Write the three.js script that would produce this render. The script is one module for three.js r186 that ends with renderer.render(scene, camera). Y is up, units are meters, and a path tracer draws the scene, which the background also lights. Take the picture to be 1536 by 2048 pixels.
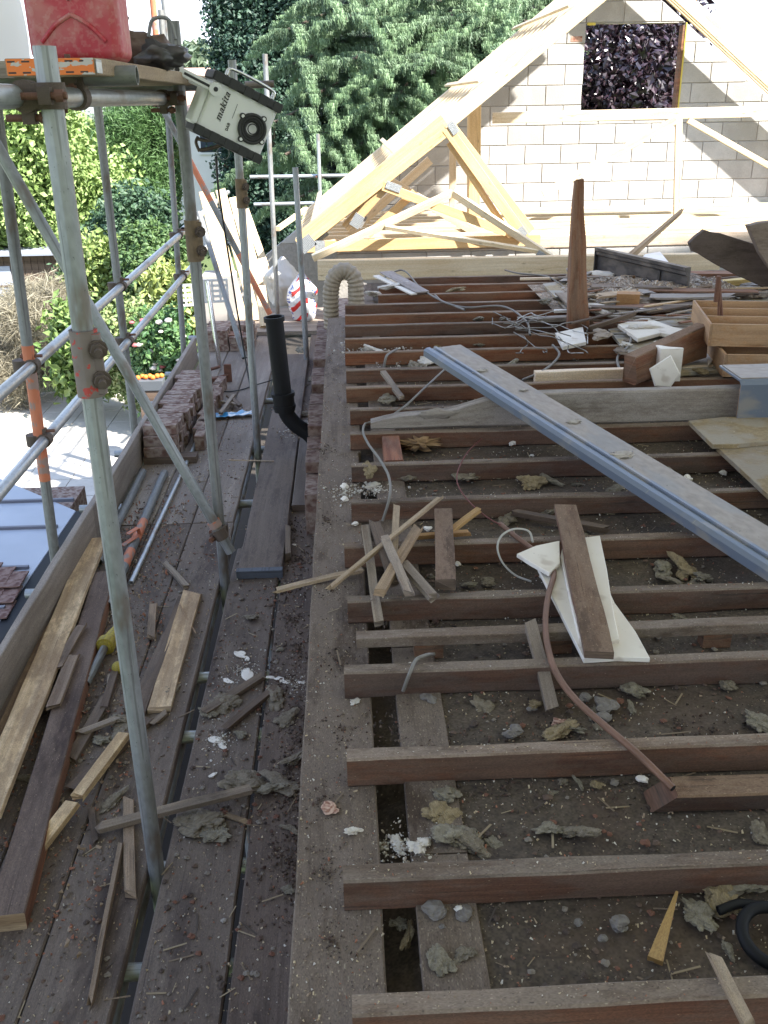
import * as THREE from 'three';
import { mergeGeometries } from 'three/addons/utils/BufferGeometryUtils.js';
import { RoundedBoxGeometry } from 'three/addons/geometries/RoundedBoxGeometry.js';
import { TextGeometry } from 'three/addons/geometries/TextGeometry.js';
import { FontLoader } from 'three/addons/loaders/FontLoader.js';

// ------------------------------------------------------------------ camera, sky, sun, exposure
const scene = new THREE.Scene();
const FOC = 1880;                                   // focal length in photo pixels (photo 1536 x 2048)
const camera = new THREE.PerspectiveCamera(2 * Math.atan(1024 / FOC) * 180 / Math.PI, 0.75, 0.05, 400);
camera.position.set(0, 1.585, 0);
camera.rotation.order = 'YXZ';
camera.rotation.set(-23.67 * Math.PI / 180, -2.07 * Math.PI / 180, -1.0 * Math.PI / 180);
camera.updateMatrixWorld(true);
const SUN = new THREE.Vector3(1, 1.23, 0.72).normalize();     // towards the sun
{
  const w = 256, h = 128, d = new Float32Array(w * h * 4);
  for (let j = 0; j < h; j++) for (let i = 0; i < w; i++) {
    const el = ((j + 0.5) / h - 0.5) * Math.PI, az = ((i + 0.5) / w - 0.5) * 2 * Math.PI;
    const v = new THREE.Vector3(Math.cos(el) * Math.cos(az), Math.sin(el), Math.cos(el) * Math.sin(az));
    const t = Math.pow(Math.max(0, 1 - Math.max(0, v.y)), 3.2), s = Math.max(0, v.dot(SUN));
    const glow = 0.35 * Math.pow(s, 12) + 0.15 * Math.pow(s, 3);
    let c = [0.25 + 0.58 * t + glow, 0.36 + 0.51 * t + glow * 0.96, 0.60 + 0.34 * t + glow * 0.88];
    if (v.y < 0) { const k = Math.min(1, -v.y * 6); c = c.map((q, n) => q * (1 - k) + [0.16, 0.17, 0.14][n] * k); }
    c = c.map((q) => q * 0.86); const o = (j * w + i) * 4; d[o] = c[0]; d[o + 1] = c[1]; d[o + 2] = c[2]; d[o + 3] = 1;
  }
  const sky = new THREE.DataTexture(d, w, h, THREE.RGBAFormat, THREE.FloatType);
  sky.mapping = THREE.EquirectangularReflectionMapping; sky.magFilter = THREE.LinearFilter; sky.minFilter = THREE.LinearFilter; sky.needsUpdate = true;
  scene.background = sky; scene.environment = sky;
  scene.backgroundIntensity = 1.0; scene.environmentIntensity = 1.0;
}
const sun = new THREE.DirectionalLight(new THREE.Color(1, 0.955, 0.89), 5.0);
sun.position.copy(SUN).multiplyScalar(60); sun.castShadow = true; sun.shadow.radius = 1.6;
Object.assign(sun.shadow.camera, { left: -40, right: 40, top: 40, bottom: -40, near: 1, far: 160 });
sun.shadow.mapSize.set(4096, 4096);
scene.add(sun); scene.add(sun.target);
const renderer = new THREE.WebGLRenderer({ antialias: true });
renderer.toneMapping = THREE.LinearToneMapping;
renderer.toneMappingExposure = 3.75;
renderer.shadowMap.enabled = true;

// ------------------------------------------------------------------ helpers
const V = (x, y, z) => new THREE.Vector3(x, y, z);
const ray = (px, py) => V((px - 768) / FOC, -(py - 1024) / FOC, -1).applyQuaternion(camera.quaternion);
const hit = (px, py, k, val) => { const d = ray(px, py); return d.multiplyScalar((val - camera.position.getComponent(k)) / d.getComponent(k)).add(camera.position); };
const PX = (px, py, x) => hit(px, py, 0, x), PY = (px, py, y) => hit(px, py, 1, y), PZ = (px, py, z) => hit(px, py, 2, z);
const rng = (s) => () => { s = (s + 0x6d2b79f5) | 0; let t = Math.imul(s ^ (s >>> 15), 1 | s); t = (t + Math.imul(t ^ (t >>> 7), 61 | t)) ^ t; return ((t ^ (t >>> 14)) >>> 0) / 4294967296; };
let seedN = 7; const nextR = () => rng(seedN += 7919);
const used = new Map();
const numbered = (n) => { const k = used.get(n) || 0; used.set(n, k + 1); return k ? n + '_' + String(k).padStart(3, '0') : n; };
function mesh(name, geo, mat, parent) { const m = new THREE.Mesh(geo, mat); m.name = name; m.castShadow = m.receiveShadow = true; if (parent) parent.add(m); return m; }
function tag(o, label, category, group, kind) { o.name = numbered(o.name); scene.add(o); if (kind) o.userData.kind = kind; if (label) o.userData.label = label; if (category) o.userData.category = category; if (group) o.userData.group = group; return o; }
function thing(name, label, category, pos, group) { const g = new THREE.Group(); g.name = name; if (pos) g.position.copy(pos); return tag(g, label, category, group); }
const lerp = (a, b, t) => a + (b - a) * t, clamp = (x, a = 0, b = 1) => Math.min(b, Math.max(a, x)), ss = (a, b, x) => { const t = clamp((x - a) / (b - a)); return t * t * (3 - 2 * t); };

// tileable value noise
const perm = new Uint16Array(4096), rv = new Float32Array(4096);
{ const r = rng(99); for (let i = 0; i < 4096; i++) { perm[i] = Math.floor(r() * 4096); rv[i] = r(); } }
const h2 = (x, y) => rv[(perm[(x + perm[y & 4095]) & 4095])];
function vn(x, y, px, py, s = 0) {
  const xi = Math.floor(x), yi = Math.floor(y), fx = x - xi, fy = y - yi;
  const x0 = ((xi % px) + px) % px + s * 37, x1 = (((xi + 1) % px) + px) % px + s * 37, y0 = ((yi % py) + py) % py + s * 91, y1 = (((yi + 1) % py) + py) % py + s * 91;
  const u = fx * fx * (3 - 2 * fx), v = fy * fy * (3 - 2 * fy);
  return lerp(lerp(h2(x0, y0), h2(x1, y0), u), lerp(h2(x0, y1), h2(x1, y1), u), v);
}
function fbm(u, v, fx, fy, oct, s = 0) { let a = 0.5, t = 0, n = 0; for (let i = 0; i < oct; i++) { t += a * vn(u * fx, v * fy, fx, fy, s + i); n += a; a *= 0.5; fx *= 2; fy *= 2; } return t / n; }
// 3-D noise for shapes
const h3 = (x, y, z) => rv[perm[(perm[(perm[x & 4095] + y) & 4095] + z) & 4095]];
function n3(x, y, z) {
  const xi = Math.floor(x), yi = Math.floor(y), zi = Math.floor(z), fx = x - xi, fy = y - yi, fz = z - zi, u = fx * fx * (3 - 2 * fx), v = fy * fy * (3 - 2 * fy), w = fz * fz * (3 - 2 * fz);
  const c = (a, b, d) => h3(xi + a + 500, yi + b + 500, zi + d + 500);
  return lerp(lerp(lerp(c(0, 0, 0), c(1, 0, 0), u), lerp(c(0, 1, 0), c(1, 1, 0), u), v), lerp(lerp(c(0, 0, 1), c(1, 0, 1), u), lerp(c(0, 1, 1), c(1, 1, 1), u), v), w);
}
// ------------------------------------------------------------------ textures
const toS = (c) => Math.round(255 * clamp(c <= 0.0031308 ? 12.92 * c : 1.055 * Math.pow(c, 1 / 2.4) - 0.055));
function makeTex(w, h, fn) {           // fn(u, v) -> [r, g, b linear, height 0..1]
  const c = new Uint8Array(w * h * 4), b = new Uint8Array(w * h * 4);
  for (let j = 0; j < h; j++) for (let i = 0; i < w; i++) { const q = fn((i + 0.5) / w, (j + 0.5) / h), o = (j * w + i) * 4; c[o] = toS(q[0]); c[o + 1] = toS(q[1]); c[o + 2] = toS(q[2]); c[o + 3] = 255; const z = Math.round(255 * clamp(q[3])); b[o] = b[o + 1] = b[o + 2] = z; b[o + 3] = 255; }
  return [c, b].map((d, n) => { const t = new THREE.DataTexture(d, w, h); t.wrapS = t.wrapT = THREE.RepeatWrapping; t.magFilter = THREE.LinearFilter; t.minFilter = THREE.LinearMipmapLinearFilter; t.generateMipmaps = true; if (!n) t.colorSpace = THREE.SRGBColorSpace; t.needsUpdate = true; return t; });
}
const mix3 = (a, b, t) => [lerp(a[0], b[0], t), lerp(a[1], b[1], t), lerp(a[2], b[2], t)];
const sc3 = (a, k) => [a[0] * k, a[1] * k, a[2] * k];
// uv in metres; tile size in metres
function texMat(w, h, mw, mh, fn, opt = {}) {
  const [map, bumpMap] = makeTex(w, h, fn); for (const t of [map, bumpMap]) t.repeat.set(1 / mw, 1 / mh);
  const { bump = 0.001, ...o } = opt;
  return new THREE.MeshStandardMaterial({ map, bumpMap, bumpScale: bump, roughness: 0.85, metalness: 0, ...o });
}
const tint = (m, r, g, b, o = {}) => { const q = m.clone(); q.color.setRGB(r, g, b); Object.assign(q, o); return q; };
// wood: u runs along the grain
function woodFn({ a, b, dust, dustAmt = 0.3, knots = 0.5, specks = 0.3, speck = [0.5, 0.42, 0.3], seed = 0, stain = [0.02, 0.015, 0.012], stainAmt = 0.2, ring = 7 }) {
  const r = rng(seed + 5), kn = [...Array(7)].map(() => [r(), r(), 0.4 + r()]);
  return (u, v) => {
    let dv = 0, kd = 0;
    for (const [ku, kv, ks] of kn) { let du = u - ku, dw = v - kv; du -= Math.round(du); dw -= Math.round(dw); if (du * du * 2600 + dw * dw * 900 > 9) continue; const q = Math.exp(-(du * du * 2600 + dw * dw * 900) / (ks * ks)); dv += q * 0.02 * Math.sign(dw); kd = Math.max(kd, Math.exp(-(du * du * 16000 + dw * dw * 4200) / (ks * ks))); }
    const vv = v + dv + 0.05 * (fbm(u, v, 3, 3, 2, seed) - 0.5);
    const rg = 0.5 + 0.5 * Math.sin(Math.PI * 2 * (Math.round(ring) * vv + 1.5 * fbm(u, vv, 2, 6, 2, seed + 3)));
    const fib = fbm(u, vv, 12, 150, 3, seed + 7), band = fbm(u, vv, 3, 20, 3, seed + 11), big = fbm(u, v, 5, 4, 4, seed + 15), gr = vn(u * 700, v * 350, 700, 350, seed);
    let c = mix3(a, b, clamp(0.35 + 1.5 * (band - 0.5) + 0.32 * (rg - 0.5) + 1.0 * (fib - 0.45)));
    c = mix3(c, sc3(a, 0.45), kd * knots);
    c = mix3(c, stain, stainAmt * ss(0.52, 0.75, big));
    const crack = ss(0.76, 0.86, fbm(u, vv, 5, 90, 2, seed + 19)) * ss(0.45, 0.7, band);
    c = mix3(c, sc3(stain, 0.7), crack * 0.75);
    const dm = dustAmt * ss(0.3, 0.62, fbm(u, v, 9, 7, 4, seed + 23) * 0.75 + fbm(u, v, 60, 40, 2, seed + 29) * 0.35 - 0.05);
    c = mix3(c, dust, clamp(dm)); c = sc3(c, 0.70 + 0.6 * gr);
    const sp = vn(u * 420, v * 210, 420, 210, seed + 31); let hgt = 0.5 + 0.35 * (fib - 0.5) - 0.4 * crack + 0.1 * dm;
    if (sp > 1 - specks * 0.06) { c = mix3(c, speck, 0.55); hgt += 0.25; }
    if (sp < specks * 0.05) { c = sc3(c, 0.45); }
    return [...c, hgt];
  };
}
const W = {};
W.joist = texMat(768, 256, 2, 0.42, woodFn({ a: [0.095, 0.042, 0.025], b: [0.16, 0.08, 0.048], dust: [0.13, 0.10, 0.08], dustAmt: 0.45, stainAmt: 0.55, seed: 1, specks: 0.25 }), { bump: 0.0012 });
W.dusty = texMat(768, 256, 2, 0.42, woodFn({ a: [0.13, 0.09, 0.064], b: [0.19, 0.14, 0.104], dust: [0.215, 0.17, 0.135], dustAmt: 0.75, stainAmt: 0.5, seed: 2, specks: 1.2, speck: [0.5, 0.43, 0.33] }), { bump: 0.0014, roughness: 0.95 });
W.plate = texMat(768, 256, 2, 0.42, woodFn({ a: [0.105, 0.076, 0.056], b: [0.15, 0.112, 0.084], dust: [0.168, 0.129, 0.102], dustAmt: 0.7, knots: 0.3, stain: [0.045, 0.026, 0.016], stainAmt: 0.75, seed: 3, specks: 1.6, speck: [0.42, 0.36, 0.26] }), { bump: 0.0012, roughness: 0.95 });
W.scaf = texMat(768, 320, 2.4, 0.5, woodFn({ a: [0.088, 0.065, 0.052], b: [0.15, 0.117, 0.096], dust: [0.18, 0.138, 0.108], dustAmt: 0.45, knots: 0.5, stain: [0.035, 0.02, 0.016], stainAmt: 0.7, seed: 4, specks: 0.9, speck: [0.45, 0.36, 0.25] }), { bump: 0.0016, roughness: 0.85 });
W.scafPale = texMat(768, 320, 2.4, 0.5, woodFn({ a: [0.25, 0.205, 0.165], b: [0.36, 0.31, 0.26], dust: [0.22, 0.18, 0.15], dustAmt: 0.5, stain: [0.07, 0.045, 0.03], stainAmt: 0.4, seed: 5, specks: 0.5 }), { bump: 0.0014, roughness: 0.85 });
W.pine = texMat(768, 256, 2, 0.42, woodFn({ a: [0.58, 0.44, 0.26], b: [0.72, 0.60, 0.42], dust: [0.70, 0.60, 0.45], dustAmt: 0.2, knots: 0.8, stain: [0.40, 0.24, 0.10], stainAmt: 0.2, seed: 6, specks: 0.02 }), { bump: 0.0004, roughness: 0.6 });
W.pineDeep = tint(W.pine, 1.0, 0.85, 0.62);
W.pineGrey = texMat(768, 256, 2, 0.42, woodFn({ a: [0.42, 0.31, 0.22], b: [0.55, 0.44, 0.34], dust: [0.52, 0.44, 0.36], dustAmt: 0.4, knots: 0.9, stain: [0.2, 0.13, 0.08], stainAmt: 0.3, seed: 7, specks: 0.1 }), { bump: 0.0005, roughness: 0.7 });
W.rawDirty = texMat(768, 256, 1.6, 0.4, woodFn({ a: [0.46, 0.33, 0.20], b: [0.66, 0.52, 0.36], dust: [0.14, 0.09, 0.06], dustAmt: 0.5, knots: 0.5, stain: [0.2, 0.12, 0.07], stainAmt: 0.4, seed: 8, specks: 0.7, speck: [0.08, 0.06, 0.04] }), { bump: 0.001 });
W.lath = texMat(512, 256, 1.2, 0.3, woodFn({ a: [0.16, 0.115, 0.08], b: [0.31, 0.245, 0.18], dust: [0.25, 0.21, 0.17], dustAmt: 0.4, stain: [0.05, 0.035, 0.025], stainAmt: 0.6, seed: 9, specks: 0.6 }), { bump: 0.0014 });
W.greyBeam = texMat(768, 256, 2, 0.42, woodFn({ a: [0.20, 0.165, 0.138], b: [0.30, 0.26, 0.225], dust: [0.33, 0.295, 0.265], dustAmt: 0.6, knots: 0.6, stain: [0.11, 0.085, 0.07], stainAmt: 0.5, seed: 10, specks: 0.5 }), { bump: 0.0012, roughness: 0.9 });
W.drawer = texMat(768, 256, 1.2, 0.4, woodFn({ a: [0.30, 0.155, 0.07], b: [0.46, 0.27, 0.135], dust: [0.44, 0.33, 0.22], dustAmt: 0.35, knots: 0.3, stain: [0.15, 0.075, 0.035], stainAmt: 0.5, seed: 11, specks: 0.3, ring: 5 }), { bump: 0.0005, roughness: 0.65 });
W.dark = tint(W.lath, 0.48, 0.42, 0.40); W.lathPale = tint(W.lath, 1.5, 1.42, 1.25); W.endgrain = tint(W.rawDirty, 0.9, 0.86, 0.8); W.redwood = tint(W.joist, 1.75, 1.6, 1.4);
const JM = [[1, 1, 1], [0.82, 0.85, 0.9], [1.1, 1.0, 0.92], [1.0, 0.92, 0.84], [1.5, 1.22, 0.95], [1.75, 1.3, 0.95]].map(([r, g, b], i) => [tint(W.joist, r, g, b), i < 4 ? tint(W.dusty, 0.85 + 0.1 * i, 0.85 + 0.09 * i, 0.85 + 0.08 * i) : tint(W.dusty, 1.15, 1.05, 0.95), W.dusty]);
const M = {};
M.ceil = texMat(768, 768, 1.4, 1.4, (u, v) => {
  const b = fbm(u, v, 5, 5, 5, 3), f = fbm(u, v, 70, 70, 3, 9), s = vn(u * 380, v * 380, 380, 380, 5), s2 = vn(u * 230, v * 230, 230, 230, 8);
  let c = sc3(mix3([0.042, 0.031, 0.023], [0.108, 0.083, 0.062], clamp(0.9 * b + 0.8 * (f - 0.4))), 0.65 + 0.7 * vn(u * 300, v * 300, 300, 300, 2)), hgt = 0.35 + 0.4 * b + 0.35 * f;
  c = mix3(c, [0.085, 0.052, 0.034], 0.35 * ss(0.55, 0.75, fbm(u, v, 7, 7, 3, 21)));
  if (s > 0.965) { c = mix3(c, [0.42, 0.34, 0.22], 0.6); hgt += 0.2; } if (s2 > 0.978) { c = mix3(c, [0.55, 0.52, 0.47], 0.55); hgt += 0.25; } if (s < 0.05) c = sc3(c, 0.5);
  return [...c, hgt];
}, { bump: 0.006, roughness: 0.98 });
M.galv = texMat(512, 256, 0.8, 0.1508, (u, v) => {
  const b = fbm(u, v, 4, 3, 4, 31), f = fbm(u, v, 40, 16, 3, 35), st = fbm(u, v, 3, 24, 3, 39);
  let c = mix3([0.20, 0.21, 0.21], [0.34, 0.355, 0.36], clamp(0.5 + 1.3 * (b - 0.5) + 0.7 * (f - 0.5)));
  c = mix3(c, [0.16, 0.11, 0.075], 0.55 * ss(0.58, 0.8, fbm(u, v, 6, 4, 4, 43))); c = mix3(c, [0.10, 0.10, 0.10], 0.5 * ss(0.62, 0.72, st));
  if (vn(u * 160, v * 50, 160, 50, 3) > 0.965) c = sc3(c, 0.45);
  return [...c, 0.5 + 0.3 * (f - 0.5)];
}, { bump: 0.0004, roughness: 0.5, metalness: 0.45 });
M.galvBright = tint(M.galv, 1.5, 1.5, 1.5, { roughness: 0.4, metalness: 0.55 });
M.galvDark = tint(M.galv, 0.8, 0.77, 0.74, { roughness: 0.65 });
M.tubeRust = tint(M.galv, 0.62, 0.5, 0.42, { roughness: 0.75, metalness: 0.2 });
M.orange = texMat(256, 128, 0.4, 0.15, (u, v) => { const b = fbm(u, v, 5, 4, 4, 51); let c = mix3([0.48, 0.135, 0.06], [0.58, 0.22, 0.12], b); c = mix3(c, [0.25, 0.22, 0.2], 0.8 * ss(0.58, 0.68, fbm(u, v, 9, 6, 4, 55))); return [...c, b]; }, { roughness: 0.65 });
M.coupler = texMat(256, 256, 0.12, 0.12, (u, v) => { const b = fbm(u, v, 5, 5, 4, 61); return [...mix3([0.055, 0.045, 0.04], [0.17, 0.125, 0.095], b), b]; }, { roughness: 0.75, metalness: 0.35, bump: 0.001 });
M.sleeve = texMat(256, 256, 0.25, 0.2, (u, v) => { const b = fbm(u, v, 5, 5, 4, 65); let c = mix3([0.14, 0.105, 0.09], [0.24, 0.20, 0.18], b); c = mix3(c, [0.5, 0.05, 0.04], 0.85 * ss(0.66, 0.7, fbm(u, v, 13, 10, 4, 69))); return [...c, b]; }, { roughness: 0.7, metalness: 0.25, bump: 0.0008 });
M.brass = tint(M.coupler, 1.6, 1.5, 1.2);
M.rust = tint(M.coupler, 1.3, 0.8, 0.65, { metalness: 0.1 });
M.castIron = new THREE.MeshPhysicalMaterial({ color: new THREE.Color().setRGB(0.010, 0.010, 0.011), roughness: 0.6, specularIntensity: 0.45 });
M.blocks = [0, 1, 2, 3].map((k) => texMat(256, 256, 0.5, 0.5, (u, v) => {
  const b = fbm(u, v, 4, 4, 4, 71 + k * 9), f = vn(u * 110, v * 110, 110, 110, 3 + k), f2 = fbm(u, v, 50, 50, 2, 75 + k);
  let c = mix3([0.35, 0.335, 0.31], [0.48, 0.465, 0.44], clamp(b + 0.5 * (f2 - 0.5) + (k - 1.5) * 0.24)); let hgt = 0.6 + 0.4 * (f2 - 0.5); if (f > 0.93) { c = sc3(c, 0.7); hgt = 0.25; }
  return [...c, hgt];
}, { bump: 0.003, roughness: 0.95 }));
M.mortar = texMat(256, 256, 0.6, 0.6, (u, v) => { const b = fbm(u, v, 30, 30, 3, 83); return [...mix3([0.25, 0.235, 0.21], [0.36, 0.34, 0.31], b), b]; }, { bump: 0.004, roughness: 0.98 });
M.bricks = [0, 1, 2].map((k) => texMat(256, 256, 0.24, 0.24, (u, v) => {
  const b = fbm(u, v, 6, 6, 4, 91 + k * 7), d = ss(0.25, 0.8, fbm(u, v, 9, 9, 5, 95 + k * 5));
  let c = mix3([0.10, 0.05, 0.038], [0.17, 0.09, 0.066], b); c = mix3(c, [0.34, 0.275, 0.225], d * 0.85); if (vn(u * 80, v * 80, 80, 80, k) > 0.95) c = sc3(c, 0.5);
  return [...c, 0.4 + 0.5 * b];
}, { bump: 0.003, roughness: 0.95 }));
M.plaster = texMat(512, 512, 0.8, 0.8, (u, v) => { const b = fbm(u, v, 6, 6, 4, 101), s = vn(u * 130, v * 130, 130, 130, 4); let c = mix3([0.60, 0.53, 0.44], [0.74, 0.69, 0.61], b); if (s > 0.975) c = sc3(c, 0.45); c = mix3(c, [0.35, 0.27, 0.2], 0.5 * ss(0.63, 0.8, fbm(u, v, 8, 8, 4, 105))); return [...c, b]; }, { bump: 0.001, roughness: 0.92 });
M.plasterWhite = tint(M.plaster, 1.15, 1.18, 1.25);
M.rubble = texMat(256, 256, 0.3, 0.3, (u, v) => { const b = fbm(u, v, 9, 9, 4, 111); return [...mix3([0.24, 0.20, 0.165], [0.46, 0.42, 0.37], b), b]; }, { bump: 0.004, roughness: 0.98 });
M.wool = texMat(256, 256, 0.2, 0.2, (u, v) => { const b = fbm(u, v, 8, 8, 5, 121), f = fbm(u, v, 60, 12, 2, 125); return [...mix3([0.125, 0.105, 0.075], [0.29, 0.255, 0.19], clamp(b + 0.7 * (f - 0.5))), clamp(b * 0.6 + f * 0.5)]; }, { bump: 0.0035, roughness: 1 });
M.woolGrey = tint(M.wool, 0.92, 0.88, 0.88); M.woolYellow = tint(M.wool, 1.2, 1.06, 0.82);
M.debris = texMat(512, 512, 0.9, 0.9, (u, v) => { const P = [[0.40, 0.35, 0.28], [0.16, 0.11, 0.075], [0.27, 0.225, 0.18], [0.09, 0.065, 0.048], [0.33, 0.22, 0.13], [0.5, 0.46, 0.4]], a = fbm(u, v, 46, 46, 2, 171), b = vn(u * 90, v * 90, 90, 90, 4), k = fbm(u, v, 7, 7, 3, 175); const c = mix3(P[Math.floor(clamp(a * 1.6 - 0.3, 0, 0.999) * 6)], P[Math.floor(b * 5.999)], 0.45); return [...sc3(c, 0.7 + 0.6 * k), clamp(a * 0.7 + b * 0.4)]; }, { bump: 0.012, roughness: 0.98 });
M.chip = texMat(512, 512, 0.6, 0.6, (u, v) => { const b = fbm(u, v, 40, 40, 3, 131), d = fbm(u, v, 5, 5, 4, 135), s = vn(u * 120, v * 120, 120, 120, 7); let c = mix3([0.22, 0.17, 0.10], [0.37, 0.30, 0.19], b); c = mix3(c, [0.33, 0.30, 0.26], ss(0.4, 0.65, d)); if (s > 0.95) c = mix3(c, [0.6, 0.57, 0.5], 0.7); if (s < 0.04) c = sc3(c, 0.4); return [...c, b]; }, { bump: 0.002, roughness: 0.95 });
M.trimSkyBlue = texMat(512, 256, 1.2, 0.6, (u, v) => { const d = ss(0.5, 0.72, fbm(u, v, 9, 9, 4, 141)), s = vn(u * 200, v * 100, 200, 100, 3); let c = mix3([0.13, 0.155, 0.20], [0.28, 0.25, 0.21], d * 0.6); if (s > 0.97) c = [0.3, 0.27, 0.22]; return [...c, 0.5]; }, { roughness: 0.28, bump: 0.0002 });  // blue base colour paints in the sky reflection on the moulding
M.trimDust = texMat(1024, 256, 2, 0.5, (u, v) => { const d = ss(0.30, 0.56, fbm(u, v, 9, 5, 4, 145)), f = fbm(u, v, 60, 30, 3, 149), s = vn(u * 300, v * 75, 300, 75, 3); let c = mix3([0.22, 0.225, 0.235], mix3([0.22, 0.185, 0.155], [0.36, 0.31, 0.265], f), 0.5 + 0.5 * d); if (s > 0.972) c = sc3(c, 0.35); return [...c, 0.4 + 0.3 * f]; }, { roughness: 0.55, bump: 0.0008 });
M.black = texMat(512, 256, 1, 0.5, (u, v) => { const d = fbm(u, v, 8, 8, 4, 151), f = fbm(u, v, 50, 40, 2, 153); return [...mix3([0.028, 0.027, 0.029], [0.12, 0.105, 0.095], ss(0.38, 0.72, d) * 0.7 + 0.3 * f), f]; }, { roughness: 0.42, bump: 0.0004 });
const std = (r, g, b, o = {}) => new THREE.MeshStandardMaterial({ color: new THREE.Color().setRGB(r, g, b), roughness: 0.7, ...o });
M.cable = std(0.19, 0.175, 0.155, { roughness: 0.65 }); M.cableDark = std(0.02, 0.02, 0.022, { roughness: 0.6 });
M.copper = texMat(256, 64, 0.5, 0.05, (u, v) => { const b = fbm(u, v, 9, 4, 4, 161); return [...mix3([0.11, 0.058, 0.036], [0.24, 0.13, 0.085], b), b]; }, { roughness: 0.6, metalness: 0.3 });
M.steelPlate = texMat(256, 256, 0.12, 0.12, (u, v) => { const q = ((u * 8) % 1 > 0.35 && (v * 16) % 1 > 0.5) ? 0 : 1; return [...(q ? [0.36, 0.38, 0.39] : [0.19, 0.2, 0.21]), q]; }, { bump: 0.002, metalness: 0.5, roughness: 0.45 });

// ------------------------------------------------------------------ geometry builders
// a beam along +x from 0 to L, w across (z), h high (y, bottom at 0); groups 0 sides, 1 top, 2 ends; uv in metres
function beamGeo(L, w, h, o = {}) {
  const { c = Math.min(w, h) * 0.06, warp = 0, seed = seedN += 131, ra = 0, rb = 0, bow = 0, wb = w, hb = h, slantA = 0, slantB = 0 } = o, r = rng(seed);
  const n = o.n || ((warp || bow) ? Math.max(2, Math.ceil(L / 0.12)) : 1), rings = [], u0 = r() * 3, v0 = r() * 2, so = r() * 90;
  const ja = [...Array(8)].map(() => r()), jb = [...Array(8)].map(() => r());
  for (let i = 0; i <= n; i++) {
    const t = i / n, ww = lerp(w, wb, t) / 2, hh = lerp(h, hb, t), ring = [];
    const P = [[-ww + c, 0], [ww - c, 0], [ww, c], [ww, hh - c], [ww - c, hh], [-ww + c, hh], [-ww, hh - c], [-ww, c]];
    P.forEach(([z, y], k) => {
      let x = L * t; if (i === 0) x += ra * ja[k] + slantA * (z / w + 0.5); if (i === n) x -= rb * jb[k] + slantB * (z / w + 0.5);
      if (warp) { y += warp * (n3(x * 5 + so, y * 18, z * 18 + so) - 0.5); z += warp * (n3(x * 5 - so, y * 18 + 7, z * 18) - 0.5); }
      if (bow) y += bow * Math.sin(Math.PI * t);
      ring.push([x, y, z]);
    });
    rings.push(ring);
  }
  const pos = [], uv = [], per = [0]; for (let k = 0; k < 8; k++) { const p = rings[0][k], q = rings[0][(k + 1) % 8]; per.push(per[k] + Math.hypot(p[1] - q[1], p[2] - q[2])); }
  const tri = (...ps) => ps.forEach(([p, u, v]) => { pos.push(...p); uv.push(u, v); });
  const groups = [], side = (ks) => ks.forEach((k) => { for (let i = 0; i < n; i++) { const a = rings[i][k], b = rings[i][(k + 1) % 8], d = rings[i + 1][k], e = rings[i + 1][(k + 1) % 8], va = v0 + per[k], vb = v0 + per[k + 1]; tri([a, u0 + a[0], va], [e, u0 + e[0], vb], [b, u0 + b[0], vb]); tri([a, u0 + a[0], va], [d, u0 + d[0], va], [e, u0 + e[0], vb]); } });
  side([0, 1, 2, 6, 7]); const g0 = pos.length / 3; side([3, 4, 5]); const g1 = pos.length / 3;
  for (const [ring, fl] of [[rings[0], 0], [rings[n], 1]]) for (let k = 1; k < 7; k++) { const f = (p) => [p, u0 + p[2] * 0.15, v0 + p[1]]; fl ? tri(f(ring[0]), f(ring[k + 1]), f(ring[k])) : tri(f(ring[0]), f(ring[k]), f(ring[k + 1])); }
  const g = new THREE.BufferGeometry(); g.setAttribute('position', new THREE.Float32BufferAttribute(pos, 3)); g.setAttribute('uv', new THREE.Float32BufferAttribute(uv, 2)); g.computeVertexNormals();
  g.addGroup(0, g0, 0); g.addGroup(g0, g1 - g0, 1); g.addGroup(g1, pos.length / 3 - g1, 2);
  return g;
}
function aim(o, a, b, up = V(0, 1, 0)) {          // local x from a to b, y near up
  const x = b.clone().sub(a).normalize(), z = x.clone().cross(up).normalize(), y = z.clone().cross(x);
  o.quaternion.setFromRotationMatrix(new THREE.Matrix4().makeBasis(x, y, z)); o.position.copy(a); return o;
}
function beam(name, a, b, w, h, mat, o = {}, parent) { const g = beamGeo(a.distanceTo(b), w, h, o); const m = mesh(name, g, mat, parent); return aim(m, a, b, o.up); }
// hollow tube between two points (geometry in world space of its parent)
function tubeGeo(a, b, r = 0.0242, wall = 0.004, seg = 18) {
  const L = a.distanceTo(b), q = [[r, 0], [r, L], [r - wall, L], [r - wall, 0], [r, 0]].map(([x, y]) => new THREE.Vector2(x, y));
  const parts = []; for (let i = 0; i < 4; i++) { const g = new THREE.LatheGeometry([q[i], q[i + 1]], seg), uv = g.attributes.uv, p = g.attributes.position; for (let k = 0; k < uv.count; k++) uv.setXY(k, p.getY(k) + r * 10, uv.getX(k) * 6.283 * r); g.computeVertexNormals(); parts.push(g); }
  const g = mergeGeometries(parts), d = b.clone().sub(a).normalize(), Q = new THREE.Quaternion().setFromUnitVectors(V(0, 1, 0), d);
  g.applyQuaternion(Q); g.translate(a.x, a.y, a.z); return g;
}
function pathGeo(pts, r, seg = 8, close = false, n) { const c = new THREE.CatmullRomCurve3(pts, close, 'centripetal'); const g = new THREE.TubeGeometry(c, n || pts.length * 7, r, seg, close); const L = c.getLength(), uv = g.attributes.uv; for (let k = 0; k < uv.count; k++) uv.setXY(k, uv.getX(k) * L, uv.getY(k) * r * 6.28); return g; }
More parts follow.
